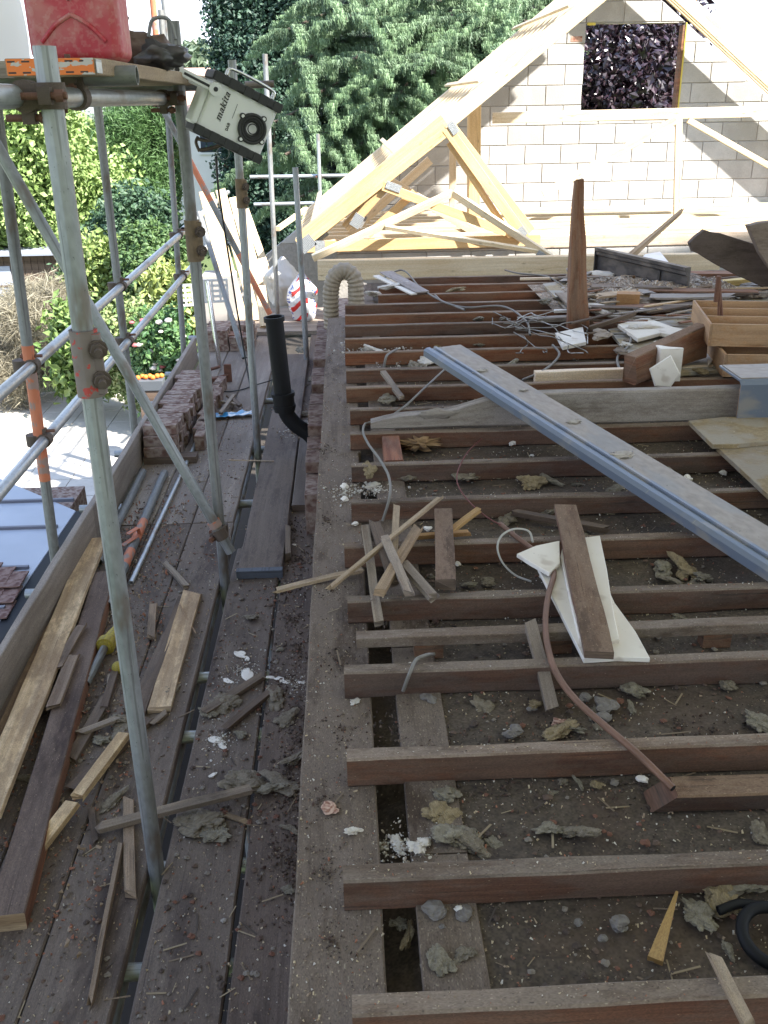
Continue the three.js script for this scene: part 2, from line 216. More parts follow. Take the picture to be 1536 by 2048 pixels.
function solidCyl(a, b, r, seg = 12, r2 = r) { const L = a.distanceTo(b), g = new THREE.CylinderGeometry(r2, r, L, seg); g.translate(0, L / 2, 0); g.applyQuaternion(new THREE.Quaternion().setFromUnitVectors(V(0, 1, 0), b.clone().sub(a).normalize())); g.translate(a.x, a.y, a.z); return g; }
function boxG(w, h, d, x = 0, y = 0, z = 0, r = 0.002) { const g = new RoundedBoxGeometry(w, h, d, 1, Math.min(r, w / 3, h / 3, d / 3)); boxUV(g); g.translate(x, y, z); return g; }
function boxUV(g) { const p = g.attributes.position, n = g.attributes.normal, uv = g.attributes.uv; for (let i = 0; i < p.count; i++) { const ax = Math.abs(n.getX(i)), ay = Math.abs(n.getY(i)), az = Math.abs(n.getZ(i)); if (ay >= ax && ay >= az) uv.setXY(i, p.getX(i), p.getZ(i)); else if (ax >= az) uv.setXY(i, p.getZ(i), p.getY(i)); else uv.setXY(i, p.getX(i), p.getY(i)); } return g; }
const clean = (g) => { const q = g.index ? g.toNonIndexed() : g; for (const k of Object.keys(q.attributes)) if (!['position', 'normal', 'uv'].includes(k)) q.deleteAttribute(k); q.clearGroups(); return q; };
const merge = (list) => mergeGeometries(list.map(clean));
// flat polygon slab: pts [x, z] in plan, thickness t, top at y = t
function slabGeo(pts, t, bevel = 0.002) { const s = new THREE.Shape(pts.map(([x, z]) => new THREE.Vector2(x, -z))); const g = new THREE.ExtrudeGeometry(s, { depth: t, bevelEnabled: bevel > 0, bevelSize: bevel, bevelThickness: bevel, bevelSegments: 1, bevelOffset: -bevel }); g.rotateX(-Math.PI / 2); return g; }
function profileGeo(pts, L) { const s = new THREE.Shape(pts.map((p) => new THREE.Vector2(...p))); const g = new THREE.ExtrudeGeometry(s, { depth: L, bevelEnabled: false, curveSegments: 4 }); return boxUV2(g); }
function boxUV2(g) { g = g.index ? g.toNonIndexed() : g; g.computeVertexNormals(); const p = g.attributes.position, n = g.attributes.normal, uv = g.attributes.uv; for (let i = 0; i < p.count; i++) { const az = Math.abs(n.getZ(i)); if (az > 0.8) uv.setXY(i, p.getX(i), p.getY(i)); else uv.setXY(i, p.getZ(i), p.getX(i) + p.getY(i)); } return g; }
function blobGeo(seed, detail = 3, amp = 0.55, flat = 0.5, freq = 2.2, soft = false) {
  const g = new THREE.IcosahedronGeometry(1, detail), p = g.attributes.position, s = seed * 13.7, uv = g.attributes.uv;
  for (let i = 0; i < p.count; i++) { const x = p.getX(i), y = p.getY(i), z = p.getZ(i); let k = 1, a = amp, f = freq; for (let o = 0; o < 5; o++) { const q = n3(x * f + s, y * f + s, z * f + s); k += a * (soft ? (o < 2 ? 2.1 * (q - 0.5) : 0.8 * (Math.abs(2 * q - 1) - 0.45)) : Math.abs(2 * q - 1) * 1.7 - 0.7); a *= 0.55; f *= 2.1; if (!soft && o === 3) break; } k = Math.max(0.18, k); p.setXYZ(i, x * k, y * k * flat, z * k); uv.setXY(i, (x * k + y) * 0.1, (z * k + y * 0.4) * 0.1); }
  g.computeVertexNormals(); const q = g; return q;
}
function smoothBlob(seed, detail, amp, flat, freq, soft) { return weld(blobGeo(seed, detail, amp, flat, freq, soft)); }
function weld(g) { g.computeVertexNormals();
  const p = g.attributes.position, nm = g.attributes.normal, m = new Map(); for (let i = 0; i < p.count; i++) { const k = [p.getX(i), p.getY(i), p.getZ(i)].map((q) => Math.round(q * 5e3)).join(); const e = m.get(k) || [0, 0, 0]; e[0] += nm.getX(i); e[1] += nm.getY(i); e[2] += nm.getZ(i); m.set(k, e); }
  for (let i = 0; i < p.count; i++) { const k = [p.getX(i), p.getY(i), p.getZ(i)].map((q) => Math.round(q * 5e3)).join(); const e = m.get(k), l = Math.hypot(...e) || 1; nm.setXYZ(i, e[0] / l, e[1] / l, e[2] / l); } return g; }
function woolGeo(seed) { // crumpled fibrous lump with loose strands
  const g = new THREE.IcosahedronGeometry(1, 11), p = g.attributes.position, s = seed * 17.3, r = rng(seed * 31 + 3), uv = g.attributes.uv, ex = 0.8 + 0.5 * r(), ez = 0.65 + 0.3 * r();
  const shape = (x, y, z) => { let k = 0.92 + 1.25 * (n3(x * 1.15 + s, y * 1.15 + s, z * 1.15) - 0.5) + 0.55 * (n3(x * 2.6 + s, y * 2.6, z * 2.6 + s) - 0.5); k -= 0.30 * Math.pow(1 - Math.abs(2 * n3(x * 2.9 - s, y * 2.9 + s, z * 2.9) - 1), 4); k += 0.18 * (Math.abs(2 * n3(x * 6.5 + s, y * 6.5, z * 6.5) - 1) - 0.4) + 0.07 * (n3(x * 15, y * 15 + s, z * 15) - 0.5) + 0.06 * (n3(x * 34, y * 34 + s, z * 34) - 0.5); return Math.max(0.2, k); };
  const put = (x, y, z) => { const k = shape(x, y, z); return [x * k * ex, y * k * 0.36, z * k * ez]; };
  for (let i = 0; i < p.count; i++) { const q = put(p.getX(i), p.getY(i), p.getZ(i)); p.setXYZ(i, ...q); uv.setXY(i, (q[0] + q[1]) * 0.12, (q[2] + q[1] * 0.4) * 0.12); }
  const w = weld(g), pos = [], uvs = [], nn = [];
  for (let i = 0; i < 900; i++) { const d = V(r() * 2 - 1, r() * 2 - 1, r() * 2 - 1).normalize(), a = V(...put(d.x, d.y, d.z)).multiplyScalar(0.96), t = V(r() - 0.5, r() - 0.5, r() - 0.5).cross(d).normalize(), b = a.clone().addScaledVector(d, 0.03 + 0.13 * r() * r()).addScaledVector(t, 0.24 * (r() - 0.3)), c = a.clone().addScaledVector(t.clone().cross(d), 0.011); for (const v of [a, b, c]) { pos.push(v.x, v.y, v.z); uvs.push(v.x * 0.1, v.z * 0.1); nn.push(d.x, d.y, d.z); } }
  const f = new THREE.BufferGeometry(); f.setAttribute('position', new THREE.Float32BufferAttribute(pos, 3)); f.setAttribute('normal', new THREE.Float32BufferAttribute(nn, 3)); f.setAttribute('uv', new THREE.Float32BufferAttribute(uvs, 2));
  return mergeGeometries([clean(w), f]);
}
function stuffInst(name, geo, mat, items, label, category, group) { // items: [pos, quat, scale(v3), color]
  const im = new THREE.InstancedMesh(geo, mat, items.length), m4 = new THREE.Matrix4(); items.forEach(([p, q, s, c], i) => { im.setMatrixAt(i, m4.compose(p, q, s)); if (c) im.setColorAt(i, c); }); im.name = name; im.castShadow = im.receiveShadow = true; im.instanceMatrix.needsUpdate = true; im.userData.kind = 'stuff'; return im;
}
const rq = (r) => new THREE.Quaternion().setFromEuler(new THREE.Euler(r() * 6.28, r() * 6.28, r() * 6.28));
const yq = (a) => new THREE.Quaternion().setFromAxisAngle(V(0, 1, 0), a);
const col = (r, g, b) => new THREE.Color().setRGB(r, g, b);
// ------------------------------------------------------------------ levels
const J = 0.085, DK = -0.55, GY = -3.0, GZ = -12.5;      // joist tops, scaffold deck, garden, gable wall plane

// ------------------------------------------------------------------ ground
{
  const lawn = texMat(512, 512, 8, 8, (u, v) => { const b = fbm(u, v, 6, 6, 4, 201), f = vn(u * 260, v * 260, 260, 260, 5); return [...mix3([0.05, 0.085, 0.022], [0.10, 0.13, 0.04], clamp(b * 0.7 + f * 0.4)), f]; }, { bump: 0.02, roughness: 1 });
  const g = new THREE.PlaneGeometry(500, 500); g.rotateX(-Math.PI / 2); const uv = g.attributes.uv; for (let i = 0; i < uv.count; i++) uv.setXY(i, uv.getX(i) * 500, uv.getY(i) * 500);
  const m = mesh('ground', g, lawn); m.position.set(0, GY - 0.01, -60); tag(m, null, null, null, 'structure');
  const soil = mesh('shade_strip', new THREE.PlaneGeometry(2.2, 24).rotateX(-Math.PI / 2), texMat(128, 128, 1, 1, (u, v) => { const b = fbm(u, v, 9, 9, 4, 221); return [...mix3([0.022, 0.017, 0.013], [0.05, 0.04, 0.03], b), b]; }, { roughness: 1, bump: 0.01 })); soil.position.set(-0.95, GY + 0.045, -10.5); tag(soil, null, null, null, 'structure');  // dark strip painted as the shade below the deck gaps
  const pav = texMat(512, 512, 2.4, 2.4, (u, v) => { const b = fbm(u, v, 6, 6, 4, 211), f = fbm(u, v, 60, 60, 2, 215); return [...mix3([0.42, 0.385, 0.33], [0.55, 0.51, 0.45], clamp(b + 0.5 * (f - 0.5))), f]; }, { bump: 0.003, roughness: 0.95 });
  const base = mesh('patio', new THREE.BoxGeometry(9, 0.04, 13), M.mortar); base.position.set(-6.5, GY + 0.02, -9.5); tag(base, null, null, null, 'structure');
  const pg = boxG(0.592, 0.035, 0.592, 0, 0, 0, 0.006); let k = 0;
  for (let i = 0; i < 15; i++) for (let j = 0; j < 21; j++) { const x = -10.5 + 0.3 + i * 0.6, z = -15.9 + 0.3 + j * 0.6; if (z > -6 || k >= 290) continue; k++; const s = mesh('paving_slab', pg, pav, base); s.position.set(x + 6.1, 0.034 + 0.004 * n3(i * 3.1, j * 2.7, 1), z + 9.5); }
  // stone path leading away through the beds
  const path = mesh('path', new THREE.PlaneGeometry(1.2, 9).rotateX(-Math.PI / 2), M.mortar); path.position.set(-6.6, GY + 0.012, -20); tag(path, null, null, null, 'structure');
  const r = rng(31); for (let i = 0; i < 26; i++) { const w = 0.3 + r() * 0.25, s = mesh('paving_stone', slabGeo([...Array(7)].map((_, q) => { const a = q / 7 * 6.283, d = w * (0.75 + 0.4 * r()); return [Math.cos(a) * d, Math.sin(a) * d * 0.7]; }), 0.05, 0.008), pav, path); s.position.set((r() - 0.5) * 0.7, 0, 4.2 - i * 0.34); s.rotation.y = r() * 0.5; }
}

// ------------------------------------------------------------------ the stripped house: outer wall, wall plate, joists, ceiling
const house = thing('stripped_house', 'house with its roof stripped, bare ceiling joists above a dusty wall plate', 'house', V(0, 0, 0));
{
  // wall below the plate
  const wall = mesh('brick_wall', boxG(0.155, 2.9, 9.4, 0, 0, 0, 0.003), M.bricks[0], house); wall.position.set(-0.0525, -0.055 - 1.45, -3.9);
  const inner = mesh('inner_wall', boxG(0.1, 2.7, 9.4, 0, 0, 0, 0.003), M.bricks[1], house); inner.position.set(0.17, -0.012 - 1.36, -3.9);
  const endw = mesh('end_wall', boxG(5.6, 2.6, 0.2, 0, 0, 0, 0.003), M.bricks[0], house); endw.position.set(3.05, -1.38, -9.05);
  for (const [za, zb, x0, x1] of [[-0.75, -4.35, -0.155, 0.036], [-4.353, -7.5, -0.152, 0.05]]) {
    const b = beam('wall_plate', V((x0 + x1) / 2, -0.05, za), V((x0 + x1) / 2, -0.05, zb), x1 - x0, 0.05, W.plate, { warp: 0.006, c: 0.004 }, house);
  }
  // outer leaf of bricks beside the plate, lower
  const bg = boxG(0.1, 0.065, 0.212, 0, 0, 0, 0.004), r = rng(77), BD3 = M.bricks.map((m) => tint(m, 0.75, 0.7, 0.68));
  for (let i = 0; i < 15; i++) { const b = mesh('brick', bg, BD3[i % 3], house); b.position.set(-0.205 + (r() - 0.5) * 0.012, -0.22 - (r() < 0.25 ? 0.06 : 0), -5.0 - i * 0.226); b.rotation.y = (r() - 0.5) * 0.05; }
  const leaf = mesh('outer_leaf', boxG(0.1, 2.2, 4.2, 0, 0, 0, 0.003), M.bricks[1], house); leaf.position.set(-0.203, -0.26 - 1.1 - 0.06, -6.7);
  // ceiling seen from above, a thin slot beside the plate left open
  const sheet = (x0, x1, z0, z1, y, amp, name) => { const nx = Math.ceil((x1 - x0) / 0.05), nz = Math.ceil((z0 - z1) / 0.05), g = new THREE.PlaneGeometry(x1 - x0, z0 - z1, nx, nz).rotateX(-Math.PI / 2), p = g.attributes.position, uv = g.attributes.uv; for (let i = 0; i < p.count; i++) { const x = p.getX(i) + (x0 + x1) / 2, z = p.getZ(i) + (z0 + z1) / 2; p.setXYZ(i, x, y + amp * (n3(x * 3, 2, z * 3) * 0.6 + n3(x * 11, 9, z * 11) * 0.5 - 0.5), z); uv.setXY(i, x, z); } g.computeVertexNormals(); return mesh(name, g, M.ceil, house); };
  sheet(0.2, 5.6, -0.7, -9.0, -0.004, 0.014, 'ceiling');
  let z = -0.8; const rr = rng(5); while (z > -8.6) { const L = 0.5 + rr() * 0.5; const b = beam('ceiling_board', V(0.172, -0.02, z), V(0.172, -0.02, Math.max(-8.9, z - L + 0.006)), 0.128, 0.03, W.plate, { warp: 0.004 }, house); z -= L; }
  sheet(0.02, 0.13, -0.7, -8.9, -0.085, 0.16, 'cavity_rubble');
  // joists
  const JZ = [[-1.229, -0.03], [-1.545, -0.045], [-1.94, -0.035], [-2.324, -0.04], [-2.745, -0.027], [-3.15, -0.036], [-3.563, -0.006], [-3.988, 0.0], [-4.424, -0.001], [-4.813, 0.002], [-5.226, -0.016], [-5.621, -0.014], [-6.047, -0.018], [-6.428, -0.016], [-6.838, -0.014], [-7.206, -0.012], [-7.6, -0.01], [-7.985, 0.27], [-8.39, 0.29], [-8.78, 0.5]];
  let ji = 0; for (const [zb, x0] of JZ) { const zc = zb + 0.0235, j = beam('joist', V(x0, 0.001, zc), V(5.4, 0.001, zc + 0.02), 0.047, J, JM[[2, 0, 3, 1, 0, 2, 0, 1, 2, 3, 4, 2, 5, 4, 0, 5, 2, 4, 5, 2][ji++]], { warp: 0.009, c: 0.005 }, house); }
  beam('batten', V(-0.002, 0.05, -2.49), V(3.2, 0.05, -2.5), 0.05, 0.034, [W.dusty, W.dusty, W.dusty], { warp: 0.004 }, house);
  for (const x of [0.22, 0.62, 1.12, 1.9]) { const b = mesh('packing_block', boxG(0.09, 0.05, 0.045), W.redwood, house); b.position.set(x, 0.025, -2.495); }
  // end plates of the bays: noggins
  for (const [px, py, z0, z1] of [[780, 880, -4.03, -4.42]]) { const p = PY(px, py, 0.03); beam('noggin', V(p.x, 0.0, z0), V(p.x, 0.0, z1), 0.085, 0.075, tint(W.joist, 1.9, 1.5, 1.3), { warp: 0.004 }, house); }
}

// ------------------------------------------------------------------ scaffold (tubes bolted together)
const scaffold = thing('scaffold', 'galvanised tube scaffold with guard rails, braces and rusty couplers beside the house', 'scaffold', V(0, 0, 0));
function coupler(p, a1, a2, side, parent = scaffold) { // a1, a2 tube axes; side: offset direction from tube 1 to tube 2
  const s = side.clone().normalize(), q = [];
  const ring = (c, ax) => { const g = new THREE.CylinderGeometry(0.0325, 0.0325, 0.052, 16); g.applyQuaternion(new THREE.Quaternion().setFromUnitVectors(V(0, 1, 0), ax)); g.translate(c.x, c.y, c.z); q.push(g); };
  const p2 = p.clone().addScaledVector(s, 0.05); ring(p, a1); ring(p2, a2);
  const mid = p.clone().addScaledVector(s, 0.025); const bx = new THREE.BoxGeometry(0.05, 0.05, 0.05); bx.translate(mid.x, mid.y, mid.z); q.push(bx);
  for (const [c, ax] of [[p, a1], [p2, a2]]) { const o = ax.clone().cross(s).normalize(); const f = c.clone().addScaledVector(o, 0.038); const g = new THREE.BoxGeometry(0.026, 0.034, 0.03); g.translate(f.x, f.y, f.z); q.push(g); }
  const b = mesh('coupler', merge(q), M.coupler, parent);
  for (const [c, ax, sg] of [[p, a1, 1], [p2, a2, 1]]) { const o = ax.clone().cross(s).normalize().multiplyScalar(sg), f = c.clone().addScaledVector(o, 0.042); const g = merge([solidCyl(f.clone().addScaledVector(s, -0.045), f.clone().addScaledVector(s, 0.05), 0.0075, 8), solidCyl(f.clone().addScaledVector(s, -0.038), f.clone().addScaledVector(s, -0.022), 0.014, 6)]); mesh('bolt', g, M.rust, b); }
  return b;
}
const tube = (a, b, mat = M.galv, name = 'tube', r) => mesh(name, tubeGeo(a, b, r), mat, scaffold);
const UPV = V(0, 1, 0), ZV = V(0, 0, 1), XV = V(1, 0, 0);
const pole = (base, px, py, mat, name = 'standard') => { const top = PZ(px, py, base.z), dir = top.clone().sub(base); const foot = base.clone().addScaledVector(dir, (GY - base.y) / dir.y); tube(foot, top, mat, name); return { at: (y) => base.clone().addScaledVector(dir, (y - base.y) / dir.y), dir: dir.clone().normalize(), top }; };
const p1 = pole(PY(313, 1740, DK), 88, 92, M.galv), p2 = pole(PY(450, 1165, DK), 346, 42, M.galvDark), p3 = pole(PY(515, 892, DK), 464, 120, M.galv);
const p4 = pole(PY(556, 640, DK), 530, 108, M.galv), p5 = pole(PY(614, 727, DK), 590.5, 335, M.galv);
const zo1 = -4.1, zo2 = -5.95, zo3 = -8.25;
const o1 = pole(PZ(105, 1075, zo1), -32, 30, M.galvDark), o2 = pole(PZ(268, 850, zo2), 172, 10, M.galvDark), o3 = pole(PZ(366, 680, zo3), 322, 20, M.galvDark);
const o4 = pole(PZ(392, 560, -10.2), 356, 60, M.galv);
tube(PZ(337, 95, -8.6), PZ(322, -60, -8.6), M.galv, 'standard'); tube(PZ(312, 75, -8.4), PZ(300, -60, -8.4), M.orange, 'standard');
// orange painted length on an outer standard
mesh('paint_band', tubeGeo(o1.at(PZ(100, 960, zo1).y), o1.at(PZ(60, 690, zo1).y), 0.0256, 0.001), M.orange, scaffold);
// guard rails
{
  const x = -1.385, r1a = PX(0, 788, x), r1b = PX(366, 464, x), r2a = PX(0, 985, x), r2b = PX(395, 520, x);
  const y1 = (r1a.y + r1b.y) / 2, y2 = (r2a.y + r2b.y) / 2;
  const ext = (a, b, s, e) => [a.clone().addScaledVector(b.clone().sub(a), s), a.clone().addScaledVector(b.clone().sub(a), e)];
  const [a1, b1] = ext(r1a, r1b, -0.9, 1.0), [a2, b2] = ext(r2a, r2b, -0.9, 1.0);
  tube(a1, b1, M.galvBright, 'guard_rail'); tube(a2, b2, M.galvBright, 'guard_rail');
  const [a3, b3] = ext(r1a, r1b, 1.0, 1.75); tube(a3.clone().add(V(0, 0.02, 0)), b3, M.galvBright, 'guard_rail'); const [a4, b4] = ext(r2a, r2b, 1.0, 1.7); tube(a4.clone().add(V(0, 0.02, 0)), b4, M.galvBright, 'guard_rail');
  for (const [a, b] of [[a1, b1], [a2, b2]]) for (const o of [o1, o2, o3]) { const d = b.clone().sub(a), t = (o.at(0).z - a.z) / d.z, p = a.clone().addScaledVector(d, t); coupler(p.clone().add(V(-0.05, 0, 0)), UPV, ZV, V(1, 0, 0)); }
}
// braces
{
  const za = p2.at(0).z + 0.05, A = PZ(462, 1104, za), B0 = PZ(0, 303, za), B = A.clone().addScaledVector(B0.clone().sub(A), 1.12); tube(A, B, M.galv, 'brace');
  const c = A.clone().addScaledVector(B0.clone().sub(A), 0.055); coupler(c, B0.clone().sub(A).normalize(), UPV, V(0, 0, -1));
  mesh('paint_band', tubeGeo(A.clone().addScaledVector(B0.clone().sub(A), 0.075), A.clone().addScaledVector(B0.clone().sub(A), 0.092), 0.03, 0.003), M.orange, scaffold);
  const zb = zo3 + 0.06, C = PZ(540, 628, zb), D = PZ(316, 200, zb), at = (t) => C.clone().addScaledVector(D.clone().sub(C), t); tube(C, at(0.3), M.orange, 'brace'); tube(at(0.3), at(0.55), M.galvDark, 'brace'); tube(at(0.55), at(0.8), M.orange, 'brace'); tube(at(0.8), at(1.02), M.galvDark, 'brace');
  coupler(at(0.99), D.clone().sub(C).normalize(), UPV, V(0, 0, -1));
  tube(PY(489, 716, DK + 0.03), PX(398, 425, -1.36), M.galvDark, 'brace');
}
// sleeves on standards
function sleeve(p, pyTop, pyBot, pxTop, mat, r = 0.031, bolts = 2) {
  const z = p.at(0).z, a = p.at(PZ(pxTop, pyBot, z).y), b = p.at(PZ(pxTop, pyTop, z).y), s = mesh('sleeve_coupler', tubeGeo(a, b, r, 0.006), mat, scaffold);
  const L = a.distanceTo(b), d = b.clone().sub(a).normalize();
  mesh('flange', merge([boxAt(a.clone().addScaledVector(d, L / 2).add(V(0.03, 0, 0.012)), d, 0.022, L * 0.92, 0.02)]), mat, s);
  for (let i = 0; i < bolts; i++) { const c = a.clone().addScaledVector(d, L * (0.27 + 0.46 * i)).add(V(0.034, 0, 0.02)); mesh('bolt', merge([solidCyl(c.clone().add(V(-0.004, 0, -0.03)), c.clone().add(V(0.012, 0, 0.045)), 0.009, 8), solidCyl(c.clone().add(V(0.001, 0, 0.006)), c.clone().add(V(0.006, 0, 0.022)), 0.018, 6), solidCyl(c.clone().add(V(-0.002, 0, -0.005)), c.clone().add(V(0.002, 0, 0.006)), 0.023, 10)]), M.coupler, s); }
  return s;
}
function boxAt(c, up, w, h, d) { const g = boxG(w, h, d, 0, 0, 0, 0.003); g.applyQuaternion(new THREE.Quaternion().setFromUnitVectors(V(0, 1, 0), up)); g.translate(c.x, c.y, c.z); return g; }
sleeve(p1, 658, 790, 195, M.sleeve, 0.0325); sleeve(p2, 440, 522, 392, M.brass, 0.031); sleeve(p3, 357, 416, 485, M.brass, 0.03);
// upper lift: ledger, transoms
{
  const lx = -0.685, la = PX(0, 207, lx), lb = PX(338, 190, lx), y = (la.y + lb.y) / 2;
  tube(V(lx, y, 0.2), V(lx, y, lb.z), M.galvBright, 'ledger');
  coupler(p1.at(y).clone(), UPV, ZV, V(-1, 0, 0.0)); coupler(V(lx + 0.05, y, p2.at(0).z + 0.06), UPV, ZV, V(-1, 0, 0));
  const zt = -2.72; tube(V(-1.75, y + 0.05, zt), V(PZ(276, 165, zt).x, y + 0.05, zt), M.galvDark, 'transom'); coupler(V(lx, y, zt + 0.005), ZV, XV, V(0, 1, 0));
  tube(V(-1.75, y + 0.05, -4.2), V(-0.45, y + 0.05, -4.2), M.galvDark, 'transom');
  tube(PZ(490, 170, -7.2), PZ(548, 168, -7.2), M.tubeRust, 'transom'); // far stub
  tube(PY(470, 300, 1.2).setZ(-6.1), PY(470, 300, 1.2).setZ(-6.1).add(V(0.001, 0.0, 0)).add(V(0, 0.1, 0)), M.tubeRust, 'stub');
  // outer ledgers at the upper lift and tubes below the deck
  tube(V(-1.44, DK - 0.11, 0.4), V(-1.44, DK - 0.11, -10.4), M.galv, 'ledger'); tube(V(-0.69, DK - 0.11, 0.4), V(-0.69, DK - 0.11, -10.4), M.galv, 'ledger'); tube(V(-0.335, DK - 0.11, 0.4), V(-0.335, DK - 0.11, -9), M.galvBright, 'ledger');
  for (const z of [-1.05, -1.9, -2.28, -2.95, -3.35, -4.15, -5.2, -6.15, -7.3, -8.2, -9.6]) tube(V(-1.62, DK - 0.0635, z), V(-0.18, DK - 0.0635, z), z < -2 && z > -3.4 ? M.galvBright : M.galv, 'transom');
}
// far scaffold beyond the new gable
{
  const z = -13.4; tube(PZ(500, 354, z), PZ(700, 351, z), M.galvBright, 'guard_rail'); tube(PZ(508, 409, z), PZ(640, 406, z), M.galvBright, 'guard_rail'); const a = PZ(640, 470, z + 0.06), b = PZ(636, 268, z + 0.06); tube(V(a.x, GY, a.z), b, M.galvBright, 'standard'); coupler(PZ(639, 353, z + 0.03), UPV, XV, V(0, 0, -1));
}

// ------------------------------------------------------------------ scaffold boards (loose on the transoms)
const BG = 'scaffold boards of the walkway';
function board(x0, x1, z0, z1, y, mat, label, o = {}) { const b = beam('scaffold_board', V((x0 + x1) / 2 + (o.sh || 0), y - 0.038, z0), V((x0 + x1) / 2, y - 0.038 + (o.dy || 0), z1), Math.abs(x1 - x0), 0.038, [mat, mat, W.dark], { warp: 0.006, c: 0.005, ...o }); tag(b, label, 'board', BG); if (o.band) { for (const zz of [z0 - 0.03, z1 + 0.03]) { const m = mesh('end_band', boxG(0.035, 0.043, Math.abs(x1 - x0) + 0.004), M.galvDark, b); m.position.set(zz === z0 - 0.03 ? 0.02 : b.geometry.boundingBox?.max.x ?? z0 - z1 - 0.02, 0.019, 0); } } return b; }
const zJ = PY(380, 1047, DK).z;
board(-1.345, -1.122, 0.5, zJ + 0.005, DK, W.scaf, 'dark grey scaffold board under the scrap timber, against the toe board');
board(-1.117, -0.897, 0.5, zJ + 0.005, DK, W.scaf, 'grey scaffold board in the middle of the outer three, lath scraps on it');
board(-0.892, -0.66, 0.5, zJ + 0.005, DK, W.scaf, 'grey scaffold board with yellow paint on its edge, beside the scaffold poles');
board(-1.345, -1.122, zJ - 0.008, -9.4, DK, W.scafPale, 'paler scaffold board under the brick stack');
board(-1.117, -0.897, zJ - 0.008, -9.4, DK, tint(W.scafPale, 0.72, 0.70, 0.70), 'dusty scaffold board running on beside the brick stack');
board(-0.892, -0.668, zJ - 0.008, -9.4, DK, tint(W.scafPale, 0.78, 0.76, 0.76), 'dusty scaffold board with a blue plastic wrapper lying on it');
const zB = PY(520, 1142, DK + 0.04).z;
board(-0.611, -0.378, 0.5, zB - 0.35, DK, W.scaf, 'dark scaffold board between the poles and the wall, splashed with white plaster', { dy: -0.001 });
const bb = board(-0.575, -0.355, zB, -8.4, DK + 0.039, W.scaf, 'scaffold board laid on top with a dark metal end band', { dy: 0.0 });
{ const m = mesh('end_band', boxG(0.04, 0.042, 0.226), tint(M.galvDark, 0.34, 0.36, 0.42), bb); m.position.set(0.018, 0.0195, 0); }
board(-0.362, -0.14, 0.5, -5.4, DK, tint(W.scaf, 0.85, 0.8, 0.78), 'dirt covered scaffold board tight against the brick wall');
board(-0.362, -0.30, -5.41, -9.4, DK, tint(W.scaf, 0.9, 0.85, 0.82), 'narrow scaffold board beyond the black soil pipe');
{ const a = PY(600, 1010, DK + 0.04), b = PY(603, 868, DK + 0.04); board(-0.345, -0.17, a.z, b.z - 0.3, DK + 0.041, tint(W.scafPale, 0.5, 0.48, 0.48), 'short scaffold board below the bend of the black soil pipe', {}); }
{ // yellow paint on the near board edge
  const y = std(0.55, 0.47, 0.05); const p = scene.children.find((o) => o.userData.label?.includes('yellow paint')); const g = mesh('paint_mark', boxG(0.26, 0.026, 0.002), y, p); g.position.set(2.42, 0.018, 0.1145); g.name = 'paint_mark';
}
// cross boards on the far platform
for (let i = 0; i < 5; i++) { const z = -9.45 - i * 0.232; const b = beam('scaffold_board', V(-1.5, DK - 0.038 + 0.04, z), V(0.35, DK - 0.038 + 0.04, z), 0.226, 0.038, W.scafPale, { warp: 0.004 }); tag(b, 'pale scaffold board laid crosswise at the far end of the walkway', 'board', 'crosswise scaffold boards'); }
// toe board
for (const [z0, z1, l] of [[0.4, -4.55, 'long pale toe board standing on edge beside the scrap timber'], [-4.56, -8.4, 'pale toe board standing on edge behind the stacked bricks']]) tag(beam('toe_board', V(-1.37, DK, z0), V(-1.37, DK, z1), 0.036, z0 > 0 ? 0.225 : 0.215, W.scafPale, { warp: 0.006, c: 0.004 }), l, 'board', 'toe boards');

